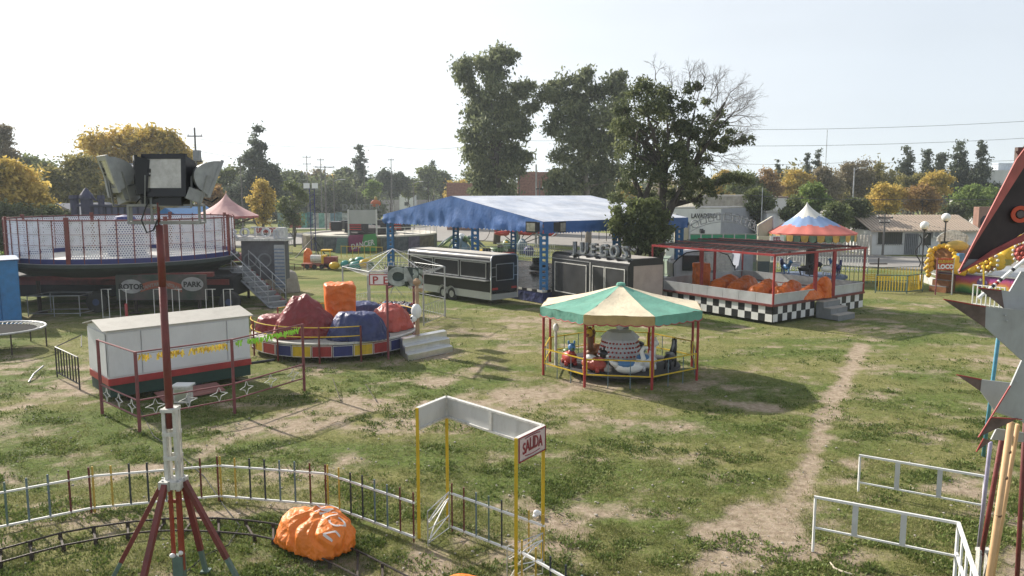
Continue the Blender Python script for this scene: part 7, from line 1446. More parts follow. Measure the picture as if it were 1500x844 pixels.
pickets('row of thin yellow ride bars on the grass in front of the dancer ride', G(500, 378), G(560, 380), 1.2, .6, .05, yellow_p, (.95,), 0)
pickets('thin grey railing around the back of the blue canopy pavilion by the left blue column', G(556, 400), G(612, 398), 1.3, .22, .035, steel, (.08, .97), 0)
# octopus and plane rides seen under the canopy
c = G(676, 377); oc = T('octopus_ride', 'white-headed octopus ride with blue grey arms and red base seen under the blue canopy', 'fairground ride', c); hz = P(676, 347, c.y).z
mb = MB(); mb.ball(c + Z * hz, .36, .36, .36, 14); mb.put('head', whiteplastic, oc, True); mb = MB(); mb.lathe([(1.1, .3), (.9, 1.0), (.3, hz - .3)], c, 14); mb.put('body', mat('dusty blue shell', (.16, .26, .33), .5, 0, .4, 4), oc, True)
for k in range(7): a = R(180 + k * 30); u_ = V((math.cos(a), math.sin(a) * .4, 0)); mb = MB(); mb.path([c + Z * 1.1, c + u_ * .9 + Z * 2.0, c + u_ * 1.7 + Z * 1.5, c + u_ * 2.3 + Z * 1.0], [.2, .17, .13, .06], 7); mb.put('arm', (bluegrey, greenpl, greygreen)[k % 3], oc, True)
for k in range(5): mb = MB(); p = c + V((-2.6 + k * 1.1, -1, .3)); mb.lathe([(.2, 0), (.5, .3), (.45, .35)], p, 12); mb.put('tub_seat', salmon_t, oc, True)
c = G(757, 368); pr = T('plane_ride', 'cluster of red toy planes behind the white wire railings under the blue canopy', 'fairground ride', c)
for k in range(5):
    p = c + V((-1.6 + k * 1.25, random.uniform(-1, 1), 1.9 + .25 * (k % 2))); mb = MB(); mb.path([p - X * .8, p - X * .2, p + X * .5, p + X * .8], [.1, .26, .28, .12], 8); b_ = mb.put('plane_body', redpl, pr, True); mb = MB(); mb.box(p + Z * .0, (.35, 1.7, .05)); mb.box(p - X * .7 + Z * .2, (.2, .05, .35)); mb.put('plane_wing', redpl, b_); mb = MB(); mb.tube(c + Z * .6, p, .05, n=5); mb.put('support_arm', blackmetal, pr)
mb = MB(); mb.path([V((px_x(705, 68) + math.cos(a) * .8, 68, 3.3 + math.sin(a) * 1.3)) for a in [k * math.pi / 12 for k in range(25)]], .03, 5); mb.put('hoop', darkiron, pr); mb = MB(); mb.box(c + V((1.4, -1, 2.5)), (.9, .05, .6)); mb.put('pale_board', mat('pale green board', (.38, .45, .38), .6), pr)
mb = MB(); mb.lathe([(.6, 0), (.6, .5), (.3, 1.2), (.1, 2.2)], c, 12); mb.put('centre', greygreen, pr)
pickets('tall white wire railing behind the pavilion around the red toy planes', G(728, 376), G(812, 378), 1.35, .2, .03, white_p, (.08, .5, .97), 0)
for i, (px, py, h_, m_) in enumerate(((742, 372, 1.5, greenpl), (765, 372, 1.6, bluegrey), (775, 374, 1.0, navy_p), (895, 352, 2.6, mat('rust sign panel', (.3, .14, .1), .7)), (870, 354, 2.6, mat('cream panel', (.5, .45, .35), .7)))):
    c = G(px, py); tt = T('ride_figure', ('green arched toy figure behind the white wire railing', 'grey blue toy figure right of the green arched one', 'navy toy tub in front of the red planes', 'rusty lettered panel stand behind the JUEGOS letters', 'cream framed panel stand left of the rusty one behind the JUEGOS letters')[i], 'ride figure', c)
    if i < 3: mb = MB(); mb.lathe([(.35, 0), (.55, h_ * .35), (.48, h_ * .7), (.25, h_ * .93), (.02, h_)], c, 12); mb.put('body', m_, tt, True); mb = MB(); mb.ball(c + V((0, -.3, h_ * .8)), .16, .12, .14, 8); mb.put('face', (yellowpl, oldwhite, whiteplastic)[i], tt, True)
    else:
        for k in range(3): mb = MB(); mb.box(c + V((-1.1 + k * 1.1, 0, h_ - .5)), (.95, .08, .8)); mb.put('panel', m_, tt)
        for dx in (-1.6, 1.6): mb = MB(); mb.bar(c + V((dx, 0, 0)), c + V((dx, 0, h_)), .08); mb.put('post', darkiron, tt)
# ================================================================== FOREGROUND: TRACK, FENCE, GATE
railm = mat('black track rail', (.045, .035, .03), .5, .5, .3, 6, .2, 30)
ra = [(-120, 832), (-60, 818), (0, 805), (44, 793), (88, 781), (137, 772), (187, 765), (240, 760), (280, 759), (320, 759), (360, 762), (400, 767), (440, 777), (480, 790), (524, 807), (560, 825), (600, 846), (660, 880)]
rb = [(-120, 858), (-60, 842), (0, 824), (46, 811), (93, 799), (140, 790), (187, 782), (227, 778), (267, 777), (320, 779), (373, 784), (400, 790), (440, 803), (483, 823), (523, 844), (560, 866), (600, 890), (650, 925)]
tk = T('toy_train_track', 'curving narrow black steel track on short sleepers behind the tripod mast', 'track', G(300, 770)); hrl = .11
RA = [G(a, b, hrl) for a, b in ra]; RB = [G(a, b, hrl) for a, b in rb]
for pts in (RA, RB): mb = MB(); mb.path(pts, .018, 6); mb.put('rail', railm, tk)
for i in range(0, 17):
    for f in (0,):
        p, q = RA[i].lerp(RA[i + 1], f), RB[i].lerp(RB[i + 1], f); mb = MB(); mb.bar(p - Z * .07, q - Z * .07, .035, .02, .02); sl = mb.put('sleeper', darkiron, tk)
        for e in (p, q): mb = MB(); mb.box(e - Z * .055, (.05, .05, .11)); mb.put('rail_chair', darkiron, sl)
# orange covered car with white painted strokes
cvr = G(462, 801); cvr.z = .04; rzc = -.62; cw = dict(rx=.80, ry=.56, h=.66)
o = drape('covered_train_car', cvr, .80, .52, .50, orange_t, None, rzc, seed=31, sq=3.2, wr=.16, flat=.5, peaks=((.05, .15, .10, .6), (-.45, .1, .04, .4)), flare=-.14, nr=60, na=200, sh=.70, drop=.16, rdg=.17)
o_c = T('covered_train_car', 'crumpled orange tarpaulin bundle with white painted letters lying on the toy train track', 'tarpaulin cover', o.location.copy())
o.parent = o_c; o.location = (0, 0, 0); o.name = 'tarpaulin'; MINV[o.name] = MINV[o_c.name]
bpy.context.view_layer.update(); from mathutils.bvhtree import BVHTree
bvh = BVHTree.FromPolygons([v.co.copy() for v in o.data.vertices], [tuple(p.vertices) for p in o.data.polygons])
def stroke(pts, w=.036, nm='painted_stroke'):
    """paint stroke laid onto the tarp; pts given along the car (u) and across (v)"""
    fine = []
    for a, b in zip(pts[:-1], pts[1:]):
        for k in range(7): fine.append((a[0] + (b[0] - a[0]) * k / 6, a[1] + (b[1] - a[1]) * k / 6))
    vs = []; mbx = MB(); L_ = []
    for k, (x, y) in enumerate(fine):
        x2, y2 = fine[min(k + 1, len(fine) - 1)]; x1, y1 = fine[max(k - 1, 0)]; dx, dy = x2 - x1, y2 - y1; l = math.hypot(dx, dy) or 1; nx_, ny_ = -dy / l, dx / l; row = []
        for s_ in (-.5, 0, .5):
            X1, Y1 = x + nx_ * w * s_, y + ny_ * w * s_; wx, wy = X1 * math.cos(rzc) - Y1 * math.sin(rzc), X1 * math.sin(rzc) + Y1 * math.cos(rzc)
            wp = V((cvr.x + wx, cvr.y + wy, 3)) - o_c.location; hit = bvh.ray_cast(wp, V((0, 0, -1)))
            if hit[0] is None: row = None; break
            row.append(hit[0] + hit[1] * (.008 if hit[1].z > 0 else -.008))
        if row: L_.append(row)
    vs = [p for r_ in L_ for p in r_]
    mbx.add(vs, [(3 * i + j, 3 * i + 3 + j, 3 * i + 4 + j, 3 * i + 1 + j) for i in range(len(L_) - 1) for j in (0, 1)]); mbx.put(nm, mat('white brushed paint', (.66, .60, .56), .5, 0, .1, 8), o, True, world=False)
def arcst(cx, cy, r, a0, a1, sx=1): return [(cx + math.cos(R(a0 + (a1 - a0) * k / 10)) * r * sx, cy + math.sin(R(a0 + (a1 - a0) * k / 10)) * r) for k in range(11)]
stroke(arcst(.47, .10, .13, 130, -140, 1.0)); stroke([(.30, .0), (.33, .28)]); stroke([(.27, -.06), (.275, -.04)], .06); stroke([(.02, .0), (.10, .34), (.11, .02), (.22, .34)]); stroke(arcst(-.16, .25, .11, 160, 380, 1.1)); stroke([(.55, -.28), (.62, -.08), (.70, -.05)]); stroke([(.55, -.28), (.70, -.22)])
o2 = drape('covered_train_car', G(682, 884), .40, .32, .36, orange_t, None, -.6, seed=44, sq=2.6, wr=.08); tag(o2, 'top of a second orange tarpaulin bundle at the bottom border of the photo', 'tarpaulin cover')
# rainbow fence
dk_p = mat('dark navy paint', (.035, .04, .05), .55, 0, .3, 5); mar_p = mat('dark maroon paint', (.13, .03, .028), .55, 0, .3, 5, dirt=.2); yel2 = mat('weathered yellow paint', (.50, .34, .06), .6, 0, .2, 5, dirt=.4)
pk = {m_.name: beam_mesh('picket', m_, .028, .028) for m_ in (dk_p, mar_p, yel2, bluegrey, greygreen)}
def fence(label, p, q, cols, h=.93, rt=.74, rb_=.10, posts=(mar_p, yel2)):
    t = T('fence_section', label, 'fence', p.lerp(q, .5)); d = (q - p).normalized()
    for z in (rt, rb_): mb = MB(); mb.bar(p + Z * z, q + Z * z, .03, .035); mb.put('rail', white_p, t)
    n_ = len(cols)
    for i, c_ in enumerate(cols):
        a = p.lerp(q, (i + .08 + .84 * 0) / (n_ - .84)) if n_ > 1 else p; a = p + (q - p) * (.012 + .976 * i / (n_ - 1)); zb_ = 0 if i in (0, n_ - 1) else rb_ - .02
        stick('picket', pk[c_.name], t, a + Z * zb_, a + Z * (h + random.uniform(-.015, .015)))
    return t
Y2, D2, B2, G2, M2 = yel2, dk_p, bluegrey, greygreen, mar_p; sq_ = [Y2, Y2, D2, D2, G2, B2, M2, M2]
f0, f1, f2, f3, f4 = G(-128, 806), G(137, 751), G(323, 733.5), G(480, 747), G(608, 795)
fence('picket fence section reaching in from the left border', f0, f1, [Y2, Y2, D2, D2, G2, B2, B2, M2, M2])
fence('picket fence section behind the tripod mast', f1, f2, [Y2, Y2, D2, D2, G2, B2, M2, M2])
fence('picket fence section between the mast and the orange bundle', f2, f3, [Y2, Y2, D2, D2, B2, B2, M2, M2])
fence('picket fence section sloping from behind the orange bundle to the left gate post', f3, f4, [Y2, Y2, D2, D2, B2, B2, M2, M2])
g1, g2 = G(661, 779), G(797, 833); fence('picket fence section inside the exit gate, right of the small wire wicket', g1, g2, [M2, M2, B2, G2, D2, D2, Y2, Y2])
g3 = G(763, 808, .74); g3.z = 0; g4 = G(905, 893, .74); g4.z = 0; fence('picket fence section leaving the bottom border right of the exit gate', g3, g4, [Y2, Y2, D2, D2, B2, M2, M2])
# exit gate
FL, BL, FR, BR = G(613, 796), G(659, 777), G(0, 0), G(0, 0)
zg = 2.43
def at_z(px, py, z): p = G(px, py, z); p.z = 0; return p
FL = at_z(611, 597, zg); BL = at_z(654, 580, zg); FR = at_z(756, 641.5, zg); BR = at_z(796, 622.5, zg)
t = T('exit_gate', 'yellow-posted exit gate with white boxed header and red lettered SALIDA sign', 'gate', (FL + BR) / 2)
pm8 = beam_mesh('post', yellow_p, .055, .055)
for p in (FL, BL, FR, BR): stick('post', pm8, t, p, p + Z * 2.42)
hd = .41; whb = mat('off-white header board', (.58, .58, .57), .6, 0, .07, 2, dirt=.3)
def panel(p, q, nm, n_=1, flip=1):
    d = (q - p).normalized(); nn = V((d.y, -d.x, 0)) * flip; L_ = (q - p).length; pb_ = None
    for i in range(n_):
        a = p + d * L_ * i / n_; b = p + d * L_ * (i + 1) / n_; mb = MB(); mb.prism([a + Z * (zg - hd), b + Z * (zg - hd), b + Z * zg, a + Z * zg], nn * .012); pb_ = mb.put(nm, whb, t)
        mb = MB(); mb.frame(a + Z * (zg - hd) + nn * .012, d, Z, L_ / n_, hd, .035, nn * .03); mb.frame(a + Z * (zg - hd) - nn * .001, d, Z, L_ / n_, hd, .035, -nn * .03); mb.put('board_frame', oldwhite, pb_)
    return pb_, d, nn
panel(FL, BL, 'header_board'); panel(BL, BR, 'header_board', 2)
pb_, d, nn = panel(FR, BR, 'sign_board'); Ls = (BR - FR).length
mb = MB(); mb.prism([FR + d * .04 + Z * (zg - hd + .04), FR + d * (Ls - .04) + Z * (zg - hd + .04), FR + d * (Ls - .04) + Z * (zg - .04), FR + d * .04 + Z * (zg - .04)], nn * .046); fc = mb.put('sign_face', mat('pinkish white sign face', (.62, .48, .48), .6, 0, .14, 3, dirt=.15), pb_)
mb = MB(); mb.frame(FR + d * .0 + Z * (zg - hd) + nn * .046, d, Z, Ls, hd, .022, nn * .006); mb.put('sign_border', mat('dark red sign paint', (.24, .02, .035), .5), fc) if False else mb.put('sign_border', mat('dark red sign paint', (.24, .02, .035), .5), pb_)
oS = FR + d * Ls * .5 + Z * (zg - hd * .5 - .075) + nn * .05; text('lettering', 'SALIDA', mat('dark red sign paint', 0), pb_, oS, d, Z, .235, .003, .005, sx=.76, warp=lambda x, y: (x, y * (1 + .25 * (1 - abs(x) / .34)) - .035 * (x / .3) ** 2 + .01))
for s_, z_ in ((1, .135), (-1, -.115)): mb = MB(); mb.path([oS + d * x + Z * (.075 + z_ + s_ * (.03 - .35 * x * x) * .9) for x in [(-.22 + .44 * k / 10) for k in range(11)]], .008, 4); mb.put('swash_line', mat('dark red sign paint', 0), pb_)
# wire wickets
def wicket(lb, p, q):
    t = T('wire_wicket', lb, 'gate', (p + q) / 2); h = .74; mb = MB(); mb.path([p, p + Z * (h - .1), q + Z * h, q + Z * .05, p + Z * .05], .012, 5); mb.put('frame', steel, t); mb = MB(); L_ = (q - p)
    mb.path([p + Z * .45, q + Z * h], .012, 4); mb.path([p + Z * .42 + L_ * .05, p + L_ * .45 + Z * .50, p + L_ * .8 + Z * .6, q + Z * .62], .012, 5); mb.path([p + L_ * .1 + Z * .12, p + L_ * .3 + Z * .3, p + L_ * .7 + Z * .5, q + Z * .62], .013, 5); mb.path([p + L_ * .05 + Z * .3, q + Z * .28], .01, 4); mb.path([p + Z * .08, q + Z * .3], .012, 4); mb.put('scroll_bars', white_p, t)
wicket('small grey and white wire wicket beside the left back gate post', G(627, 800), G(658, 777)); wicket('small wire wicket inside the right end of the exit gate at the bottom border', at_z(743, 799, .66), at_z(795, 781, .74))
mb = MB(); mb.ball(G(786, 757) + Z * .07, .07, .05, .07, 10); mb.ball(G(789, 755) + Z * .04, .07, .06, .05, 8); mb.ball(G(783, 758) + Z * .03, .04, .05, .03, 8); tag(mb.put('plastic_bag', whiteplastic, None, True), 'small crumpled white plastic bag on the grass beside the right yellow gate post', 'plastic bag')
mb = MB(); mb.path([G(1216, 828) + Z * .05, G(1222, 835) + Z * .03, G(1234, 840) + Z * .03, G(1248, 843) + Z * .02], [.012, .018, .017, .01], 6); tag(mb.put('stick', mat('bleached stick', (.6, .52, .4), .8), None), 'pale bent stick lying on the ground left of the white handrails', 'stick')
for lb, a, b in (('thin dark rod in the weeds in front of the star fence', (488, 566), (500, 590)), ('thin dark rod in the grass right of the other one, before the kiddie ride steps', (536, 574), (552, 590))):
    mb = MB(); mb.path([G(*a) + Z * .25, G((a[0] + b[0]) / 2, (a[1] + b[1]) / 2) + Z * .12, G(*b) + Z * .02], .012, 5); tag(mb.put('thin_rod', darkiron), lb, 'rod')
mb = MB(); ptsc = [G(a, b) + Z * .02 for a, b in ((262, 850), (300, 815), (335, 800), (352, 772), (330, 745), (300, 700), (255, 660), (225, 640), (205, 600), (190, 590))]; mb.path(ptsc, .011, 5); tag(mb.put('power_cable', rubber), 'black power cable lying in the grass between the tripod mast and the white kiosk', 'cable')
# white tubular handrails right
def handrail(label, foot, zt0, end, zb0, fr, wd=.035):
    t = T('handrail', label, 'handrail', foot); mb = MB(); mb.bar(foot + Z * zt0, end + Z * zt0, .045, .04, .02); mb.put('top_rail', white_p, t); mb = MB(); mb.bar(foot + Z * zb0, end + Z * zb0, .03, .03); mb.put('lower_rail', white_p, t)
    mb = MB(); mb.bar(foot, foot + Z * zt0, .035); mb.put('post', white_p, t); mb = MB(); mb.bar(end + Z * 0, end + Z * zt0, .04); mb.put('post', white_p, t)
    d = (end - foot).normalized()
    for f in fr: a = foot.lerp(end, f); mb = MB(); mb.prism([a - d * .045 + Z * zb0, a + d * .045 + Z * zb0, a + d * .045 + Z * zt0, a - d * .045 + Z * zt0], V((d.y, -d.x, 0)) * .02); mb.put('upright', mat('grey white flat bar', (.55, .56, .57), .5, .1, .08, 4, dirt=.2), t)
    return t
handrail('farther of the two long white tubular handrails, ending at the red pole', G(1257, 720), .78, at_z(1443, 698, .78), .2, (.32, .66))
e2 = at_z(1404, 766.5, .99); handrail('nearer long white tubular handrail with boxed uprights at the bottom right', G(1190.5, 808), .99, e2, .44, (.30, .64))
st = T('stair_handrail', 'white stair handrail running down out of the bottom border beside the tan pole', 'handrail', e2); f_ = at_z(1450, 905, .99); d = f_ - e2
mb = MB(); mb.bar(e2 + Z * .99, f_ + Z * .99, .05, .045); mb.put('top_rail', white_p, st); mb = MB(); mb.bar(e2 + Z * .50 - d * .02, f_ + Z * .5, .04, .04); mb.put('lower_rail', white_p, st)
for k in range(1, 7): a = e2 + d * k / 6; mb = MB(); mb.bar(a, a + Z * .99, .03); mb.put('upright', white_p, st)
# ================================================================== TRIPOD FLOODLIGHT MAST
ym = 11.8; bx = P(255, 790, ym); M0 = V((P(241, 470, ym).x, ym, 0)); t = T('floodlight_mast', 'red and white tripod mast carrying five floodlights on a steel frame at the left foreground', 'floodlight mast', M0)
def Mx(px, py, dy=0.0): return P(px, py, ym + dy)
ptop = Mx(232, 322); zj = Mx(255, 705).z; zw = Mx(247, 600).z; tp = V((M0.x, M0.y, ptop.z))
zp_ = Mx(232, 328).z - .02
redpole = mat('mast red paint', (.16, .035, .032), .5, 0, .25, 3, .15, 30, dirt=.35)
mb = MB(); mb.tube(V((M0.x + .0, M0.y, zw - .3)), V((M0.x, M0.y, Mx(235, 420).z)), .060, .056, 14); mb.tube(V((M0.x, M0.y, Mx(235, 420).z)), V((M0.x, M0.y, zp_)), .056, .052, 14); mb.tube(V((M0.x, M0.y, zp_)), V((M0.x, M0.y, zp_ + .34)), .022, .022, 8); mb.put('pole', [redpole], t, True)
mb = MB()
for dx in (-.085, .085): mb.box((M0.x + dx, M0.y, (zj - .15 + zw) / 2), (.055, .10, zw - zj + .15))
for dx in (-.085, .085): mb.box((M0.x + dx, M0.y + .12, (zj - .15 + zw) / 2), (.045, .04, zw - zj + .15))
for k in range(4): z = zj + (zw - zj) * (k / 3); mb.box((M0.x, M0.y - .055, z), (.22, .03, .06)); mb.box((M0.x, M0.y + .145, z), (.22, .03, .06))
mb.box((M0.x, M0.y, zw), (.21, .22, .05)); mb.box((M0.x, M0.y, zw - .18), (.2, .02, .12)); mb.put('white_sleeve', mat('flaking white paint', (.58, .57, .53), .7, 0, .1, 6, .3, 30, dirt=.75), t)
mb = MB(); mb.box((M0.x, M0.y, zj - .02), (.34, .34, .12)); mb.put('leg_collar', mat('flaking white paint', 0), t)
for k in range(8): a = k * .785; mb = MB(); mb.tube((M0.x + math.cos(a) * .17, M0.y + math.sin(a) * .17, zj - .1), (M0.x + math.cos(a) * .17, M0.y + math.sin(a) * .17, zj + .06), .018, n=6); mb.put('bolt', steel, t)
feet = [(V((M0.x - 1.02, M0.y - .25, 0)), -.16, 0), (V((M0.x + 1.02, M0.y - .10, 0)), .18, 0), (V((M0.x - .22, M0.y - 1.0, 0)), -.07, -.15), (V((M0.x + .34, M0.y + .25, 0)), .10, .12)]
for ft, dx, dy in feet:
    tpz = V((M0.x + dx, M0.y + dy, zj)); cut = ft.lerp(tpz, .24); mb = MB(); mb.bar(tpz, cut, .085, .07); lg = mb.put('leg', redpole, t); mb = MB(); mb.bar(cut, ft, .07, .06); mb.box(ft + Z * .02, (.14, .14, .04)); mb.put('leg_foot', greygreen, lg)
mb = MB(); mb.box((M0.x - .06, M0.y, zj * .55), (.05, .05, zj * .9)); mb.box((M0.x + .07, M0.y, zj * .55), (.07, .07, zj * .9)); mb.box((M0.x + .0, M0.y, zj * .80), (.2, .04, .05)); mb.put('inner_jack', mat('orange red jack', (.28, .05, .025), .5, 0, .3, 5, dirt=.3), t)
mb = MB(); mb.box((M0.x + .02, M0.y, .2), (.16, .14, .42)); mb.put('jack_box', greygreen, t); mb = MB(); mb.ball((M0.x - .05, M0.y - .07, .44), .05, .04, .04, 6); mb.ball((M0.x + .08, M0.y - .06, .48), .04, .03, .04, 6); mb.put('plastic_wrap', whiteplastic, t, True)
# head frame
zlo, zhi = Mx(232, 327).z, Mx(232, 301).z; xl, xr = Mx(188, 310).x, Mx(292, 310).x; galv = mat('grimy galvanised tube', (.26, .26, .25), .5, .4, .25, 6, dirt=.3)
mb = MB()
for z in (zlo, zhi):
    for a, b in (((xl, ym, z), (xr, ym, z)), ((xl - .18, ym + .45, z + .0), (xr - .1, ym + .45, z)), ((xl, ym, z), (xl - .18, ym + .45, z)), ((xr, ym, z), (xr - .1, ym + .45, z))): mb.bar(a, b, .035, .035, .01)
for x, y in ((xl, ym), (xr, ym), (xl - .18, ym + .45), (xr - .1, ym + .45), (tp.x - .1, ym)): mb.bar((x, y, zlo), (x, y, zhi), .032)
mb.put('head_frame', galv, t)
mb = MB()
for k in range(5):
    x0 = xl + .1 + k * .24; mb.path([V((x0, ym + .05, zhi + .03)), V((x0 + .1, ym - .02, zhi + .10 + .03 * (k % 2))), V((x0 + .2, ym + .05, zhi + .05)), V((x0 + .28, ym + .1, zhi + .12))], .012, 5)
mb.path([V((tp.x - .12, ym - .07, zhi + .05)), V((tp.x - .22, ym - .1, zlo + .05)), V((tp.x - .15, ym - .1, zlo - .14)), V((tp.x - .05, ym - .09, zlo - .1)), V((tp.x, ym - .05, zlo + .05))], .013, 5); mb.put('cable', blackmetal, t)
for k in range(3): x = (xl + .25, tp.x - .1, xr - .3)[k]; mb = MB(); mb.box((x, ym + .1, zhi + .07), (.14, .14, .1)); mb.put('junction_box', greysheet, t)
def flood(c, yaw, pitch, w, h, dp, body, m_face, curved=False, ballast=True):
    """rectangular discharge floodlight: glazed face frame, trough behind, ballast box beneath; -Y local is the face"""
    Mr = Matrix.Translation(c) @ Matrix.Rotation(yaw, 4, 'Z') @ Matrix.Rotation(pitch, 4, 'X')
    def put(nm, mb, m_, par, sm=False): mb.v = [tuple(Mr @ V(v)) for v in mb.v]; return mb.put(nm, m_, par, sm)
    mb = MB()
    if curved: mb.prism([(-w / 2, 0, h / 2)] + [(-w / 2, dp * math.sin(math.pi * (k + 1) / 15) ** .7, h / 2 - h * (k + 1) / 14 * .97) for k in range(13)] + [(-w / 2, 0, -h / 2)], (w, 0, 0))
    else: mb.prism([(-w / 2, 0, h / 2), (-w / 2, dp * .8, h * .40), (-w / 2, dp, h * .30), (-w / 2, dp, -h * .34), (-w / 2, dp * .7, -h * .5), (-w / 2, 0, -h / 2)], (w, 0, 0))
    b = put('floodlight', mb, body, t); mb = MB(); mb.frame((-w / 2 - .02, -.03, -h / 2 - .02), X, Z, w + .04, h + .04, .075, (0, .045, 0)); put('face_frame', mb, body, b)
    mb = MB(); mb.box((0, -.006, .03), (w - .1, .012, h - .16)); put('glass', mb, m_face, b)
    mb = MB(); mb.box((-w * .36, -.016, .07), (.05, .02, .06)); mb.box((-w * .36, -.016, .0), (.05, .02, .03)); put('lamp_holder', mb, blackmetal, b)
    if ballast: mb = MB(); mb.box((0, dp * .55, -h / 2 - .06), (w * .7, dp * .8, .18)); put('ballast_box', mb, body, b)
    mb = MB(); mb.bar((-w / 2 - .03, dp * .4, 0), (-w / 2 - .03, dp * .3, -h / 2 - .18), .03, .012); mb.bar((w / 2 + .03, dp * .4, 0), (w / 2 + .03, dp * .3, -h / 2 - .18), .03, .012); mb.bar((-w / 2 - .03, dp * .3, -h / 2 - .18), (w / 2 + .03, dp * .3, -h / 2 - .18), .03, .012); put('bracket', mb, galv, b)
grf = mat('grey cast floodlight', (.30, .305, .31), .42, .35, .2, 6, dirt=.25)
flood(Mx(241, 257, -.05), R(-8), R(-4), .68, .60, .30, black_p, lampglass)
flood(Mx(200, 257, .12), R(-62), R(0), .50, .56, .26, black_p, glassdark)
flood(Mx(160, 255, .15), R(-50), R(16), .52, .54, .30, grf, lampglass, True)
flood(Mx(178, 264, .55), R(-120), R(14), .5, .52, .28, grf, lampglass, True)
flood(Mx(312, 262, .20), R(118), R(22), .50, .56, .30, grf, lampglass, True)
# ================================================================== STAR RIDE SHEETS AND POLES AT THE RIGHT
yS = 8.4; t = T('metal_star', 'big bare grey metal star with dark shade-coloured tips at the right border', 'ride decoration', V((P(1500, 480, yS).x, yS, 0)))
def SP(px, py, dy=0.0): return P(px, py, yS + dy)
star_m = mat('weathered zinc sheet', (.36, .375, .385), .55, .2, .14, 2.5, .1, 8, dirt=.2); rust_shade = mat('rust brown and tip shade', (.13, .095, .085), .75, .1, .4, 6, dirt=.3)
def sheet(nm, pts, dy, th=.02, m_=star_m): mb = MB(); mb.prism([SP(a, b, dy) for a, b in pts], (0, th, 0)); return mb.put(nm, m_, t)
def tip(a, b, c_, dy, nm='shaded_tip'):     # folded tip: hollow's shade put into flat rust brown, plus red edge strip
    o = sheet(nm, [a, b, c_], dy - .012, .01, rust_shade); mb = MB(); mb.bar(SP(*a, dy - .02), SP(*b, dy - .02), .008, .012); mb.put('red_edge', red_paint, o)
sheet('star_sheet', [(1443, 449), (1500, 455), (1620, 445), (1640, 620), (1560, 760), (1524, 640), (1493, 614), (1459, 600), (1480, 566), (1497, 528), (1443, 479)], 0)
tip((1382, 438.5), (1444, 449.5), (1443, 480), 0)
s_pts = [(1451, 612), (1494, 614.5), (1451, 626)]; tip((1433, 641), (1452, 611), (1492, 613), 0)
sheet('star_sheet', [(1466, 425), (1479, 427), (1496, 398), (1560, 395), (1600, 450), (1500, 462), (1470, 452)], .25)
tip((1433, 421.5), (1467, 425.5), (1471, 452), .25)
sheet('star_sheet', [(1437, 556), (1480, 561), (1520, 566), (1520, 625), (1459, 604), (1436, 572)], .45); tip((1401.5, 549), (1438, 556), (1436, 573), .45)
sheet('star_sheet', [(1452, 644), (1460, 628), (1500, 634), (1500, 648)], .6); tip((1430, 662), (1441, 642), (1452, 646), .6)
mb = MB(); mb.bar(SP(1434, 640, -.03), SP(1480, 565, -.03), .012, .012); mb.bar(SP(1452, 611.5, -.04), SP(1497, 614.5, -.04), .01, .01); mb.put('red_edge', red_paint, t)
for k in range(3): mb = MB(); mb.tube(SP((1473, 1475, 1490)[k], (462, 470, 560)[k], -.025), SP((1473, 1475, 1490)[k], (462, 470, 560)[k], .0), .008, n=6); mb.put('rivet', steel, t)
wg = T('metal_wing', 'large dark triangular wing sheet with red edges and a red ring at the right border', 'ride decoration', V((P(1500, 320, 9.2).x, 9.2, 0)))
def WP(px, py, dy=0.0): return P(px, py, 9.2 + dy)
wpm = mat('sooty black wing sheet', (.032, .022, .024), .5, .1, .5, 3, dirt=.25)
mb = MB(); mb.prism([WP(1407, 398), WP(1494, 224), WP(1620, 60), WP(1680, 300), WP(1500, 341, -.0)], (0, .03, 0)); ws = mb.put('wing_sheet', wpm, wg)
redge = mat('faded red wing edge', (.42, .11, .10), .55, 0, .2, 5, dirt=.3)
mb = MB(); mb.prism([WP(1407, 398, -.02), WP(1493, 238, -.02), WP(1620, 70, -.02), WP(1620, 60, -.10), WP(1489, 234, -.10), WP(1405, 397, -.10)], (0, .02, 0)); mb.put('wing_edge', redge, wg)
mb = MB(); mb.prism([WP(1407, 400, -.02), WP(1455, 366, -.02), WP(1500, 343, -.02), WP(1690, 280, -.02), WP(1690, 292, -.1), WP(1500, 352, -.1), WP(1456, 372, -.1), WP(1405, 401, -.1)], (0, .02, 0)); mb.put('wing_edge', redge, wg)
mb = MB(); mb.prism([WP(1405, 401, -.03), WP(1404, 396, -.03), WP(1420, 380, -.03), WP(1436, 380, -.03)], (0, .02, 0)); mb.put('grey_tip', greysheet, wg)
mb = MB(); mb.lathe([(.055, 0), (.10, 0), (.10, .012), (.055, .012)], (0, 0, 0), 28); cR = WP(1494, 314, -.03); mb.v = [tuple(cR + V((a * 1.1, -z, b))) for a, b, z in mb.v]; mb.put('red_ring', mat('bright red ring paint', (.50, .07, .03), .5, 0, .2, 5), wg); mb = MB(); mb.tube(cR + V((0, .01, 0)), cR + V((0, -.015, 0)), .045, n=14); mb.put('ring_centre', mat('dark grey ring centre', (.09, .07, .07), .5), wg)
mb = MB(); mb.box(WP(1497, 226, .0), (.14, .06, .16)); mb.bar(WP(1487, 223, -.02), WP(1505, 222, -.02), .025); mb.put('tip_bracket', rust_shade, wg)
def rod(nm, lb, p, q, r, m_, m2=None, f=0.0, cat='pole'):
    t = T(nm, lb, cat, V((q.x, q.y, 0))); d = q - p; q2 = q if q.z <= 0.01 else p + d * (p.z / (p.z - q.z)); mb = MB(); mb.tube(p, q2, r, r, 12); mb.put('tube', m_, t, True); return t
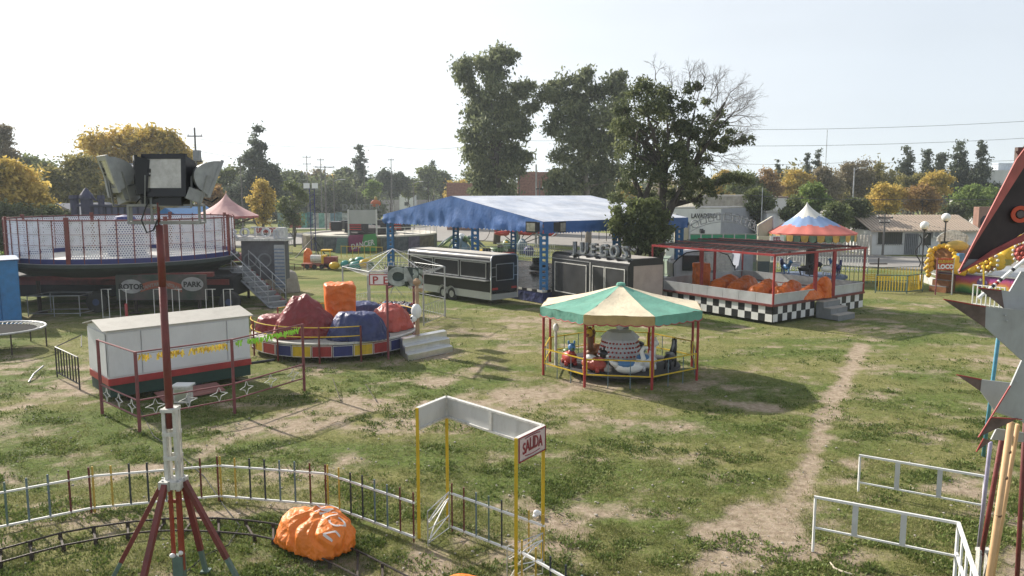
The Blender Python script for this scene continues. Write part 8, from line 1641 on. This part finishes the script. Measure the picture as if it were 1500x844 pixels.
rd = rod('tan_pole', 'thick tan wrapped pole leaning under the grey star at the right foreground', SP(1481, 618, .1), SP(1449, 844, .1), .036, tanpole)
for (a, b) in ((1476, 662), (1471, 700), (1462, 755)): mb = MB(); p = SP(a, b, .1); mb.tube(p - Z * .012 + X * .002, p + Z * .012 - X * .002, .038, n=12); mb.put('wrap_band', mat('dark wrap band', (.16, .09, .05), .7), rd)
rod('tan_pole', 'shorter tan pole stub just behind the thick tan wrapped pole', SP(1491, 622, .5), P(1483, 670, 9.0), .026, tanpole)
rp_ = rod('red_pole', 'slim dark red pole between the grey star and the farther handrail', P(1468, 640, 11.2), P(1440, 800, 11.6), .036, red_rust)
mb = MB(); p = V((P(1440, 820, 11.65).x, 11.65, 0)); zt9 = P(1440, 806, 11.65).z
for dx in (-.07, .07): mb.box(p + V((dx, 0, zt9 / 2)), (.04, .1, zt9))
mb.box(p + Z * zt9, (.2, .12, .05)); tag(mb.put('post_sleeve', mat('flaking white paint', 0)), 'white slotted sleeve post holding the foot of the slim red pole', 'post')
rod('violet_pole', 'pale violet tube beside the slim dark red pole', P(1451, 648, 11.9), P(1440, 745, 12.4), .03, mat('pale violet paint', (.36, .33, .45), .5, 0, .2, 5))
rod('blue_pole', 'thin light blue pole rising from the grass behind the star tips', P(1463, 490, 16), P(1449, 600, 17), .04, mat('light blue paint', (.10, .32, .46), .5, 0, .2, 5, dirt=.2))
rod('maroon_pole', 'dark maroon pole at the extreme right border', P(1506, 540, 10), P(1490, 844, 10), .03, mar_p)

# ================================================================== AIR
hz = MB(); hz.box((0, 760, 38), (3300, 1720, 80)); hm = bpy.data.materials.new('thin haze'); hm.use_nodes = True; n = hm.node_tree; n.nodes.remove(n.nodes['Principled BSDF'])
pv = n.nodes.new('ShaderNodeVolumePrincipled'); pv.inputs['Color'].default_value = (.84, .92, 1, 1); pv.inputs['Density'].default_value = 0.00042; pv.inputs['Anisotropy'].default_value = .3
n.links.new(pv.outputs[0], n.nodes['Material Output'].inputs['Volume']); struct(hz.put('haze', hm, world=False), 'stuff')
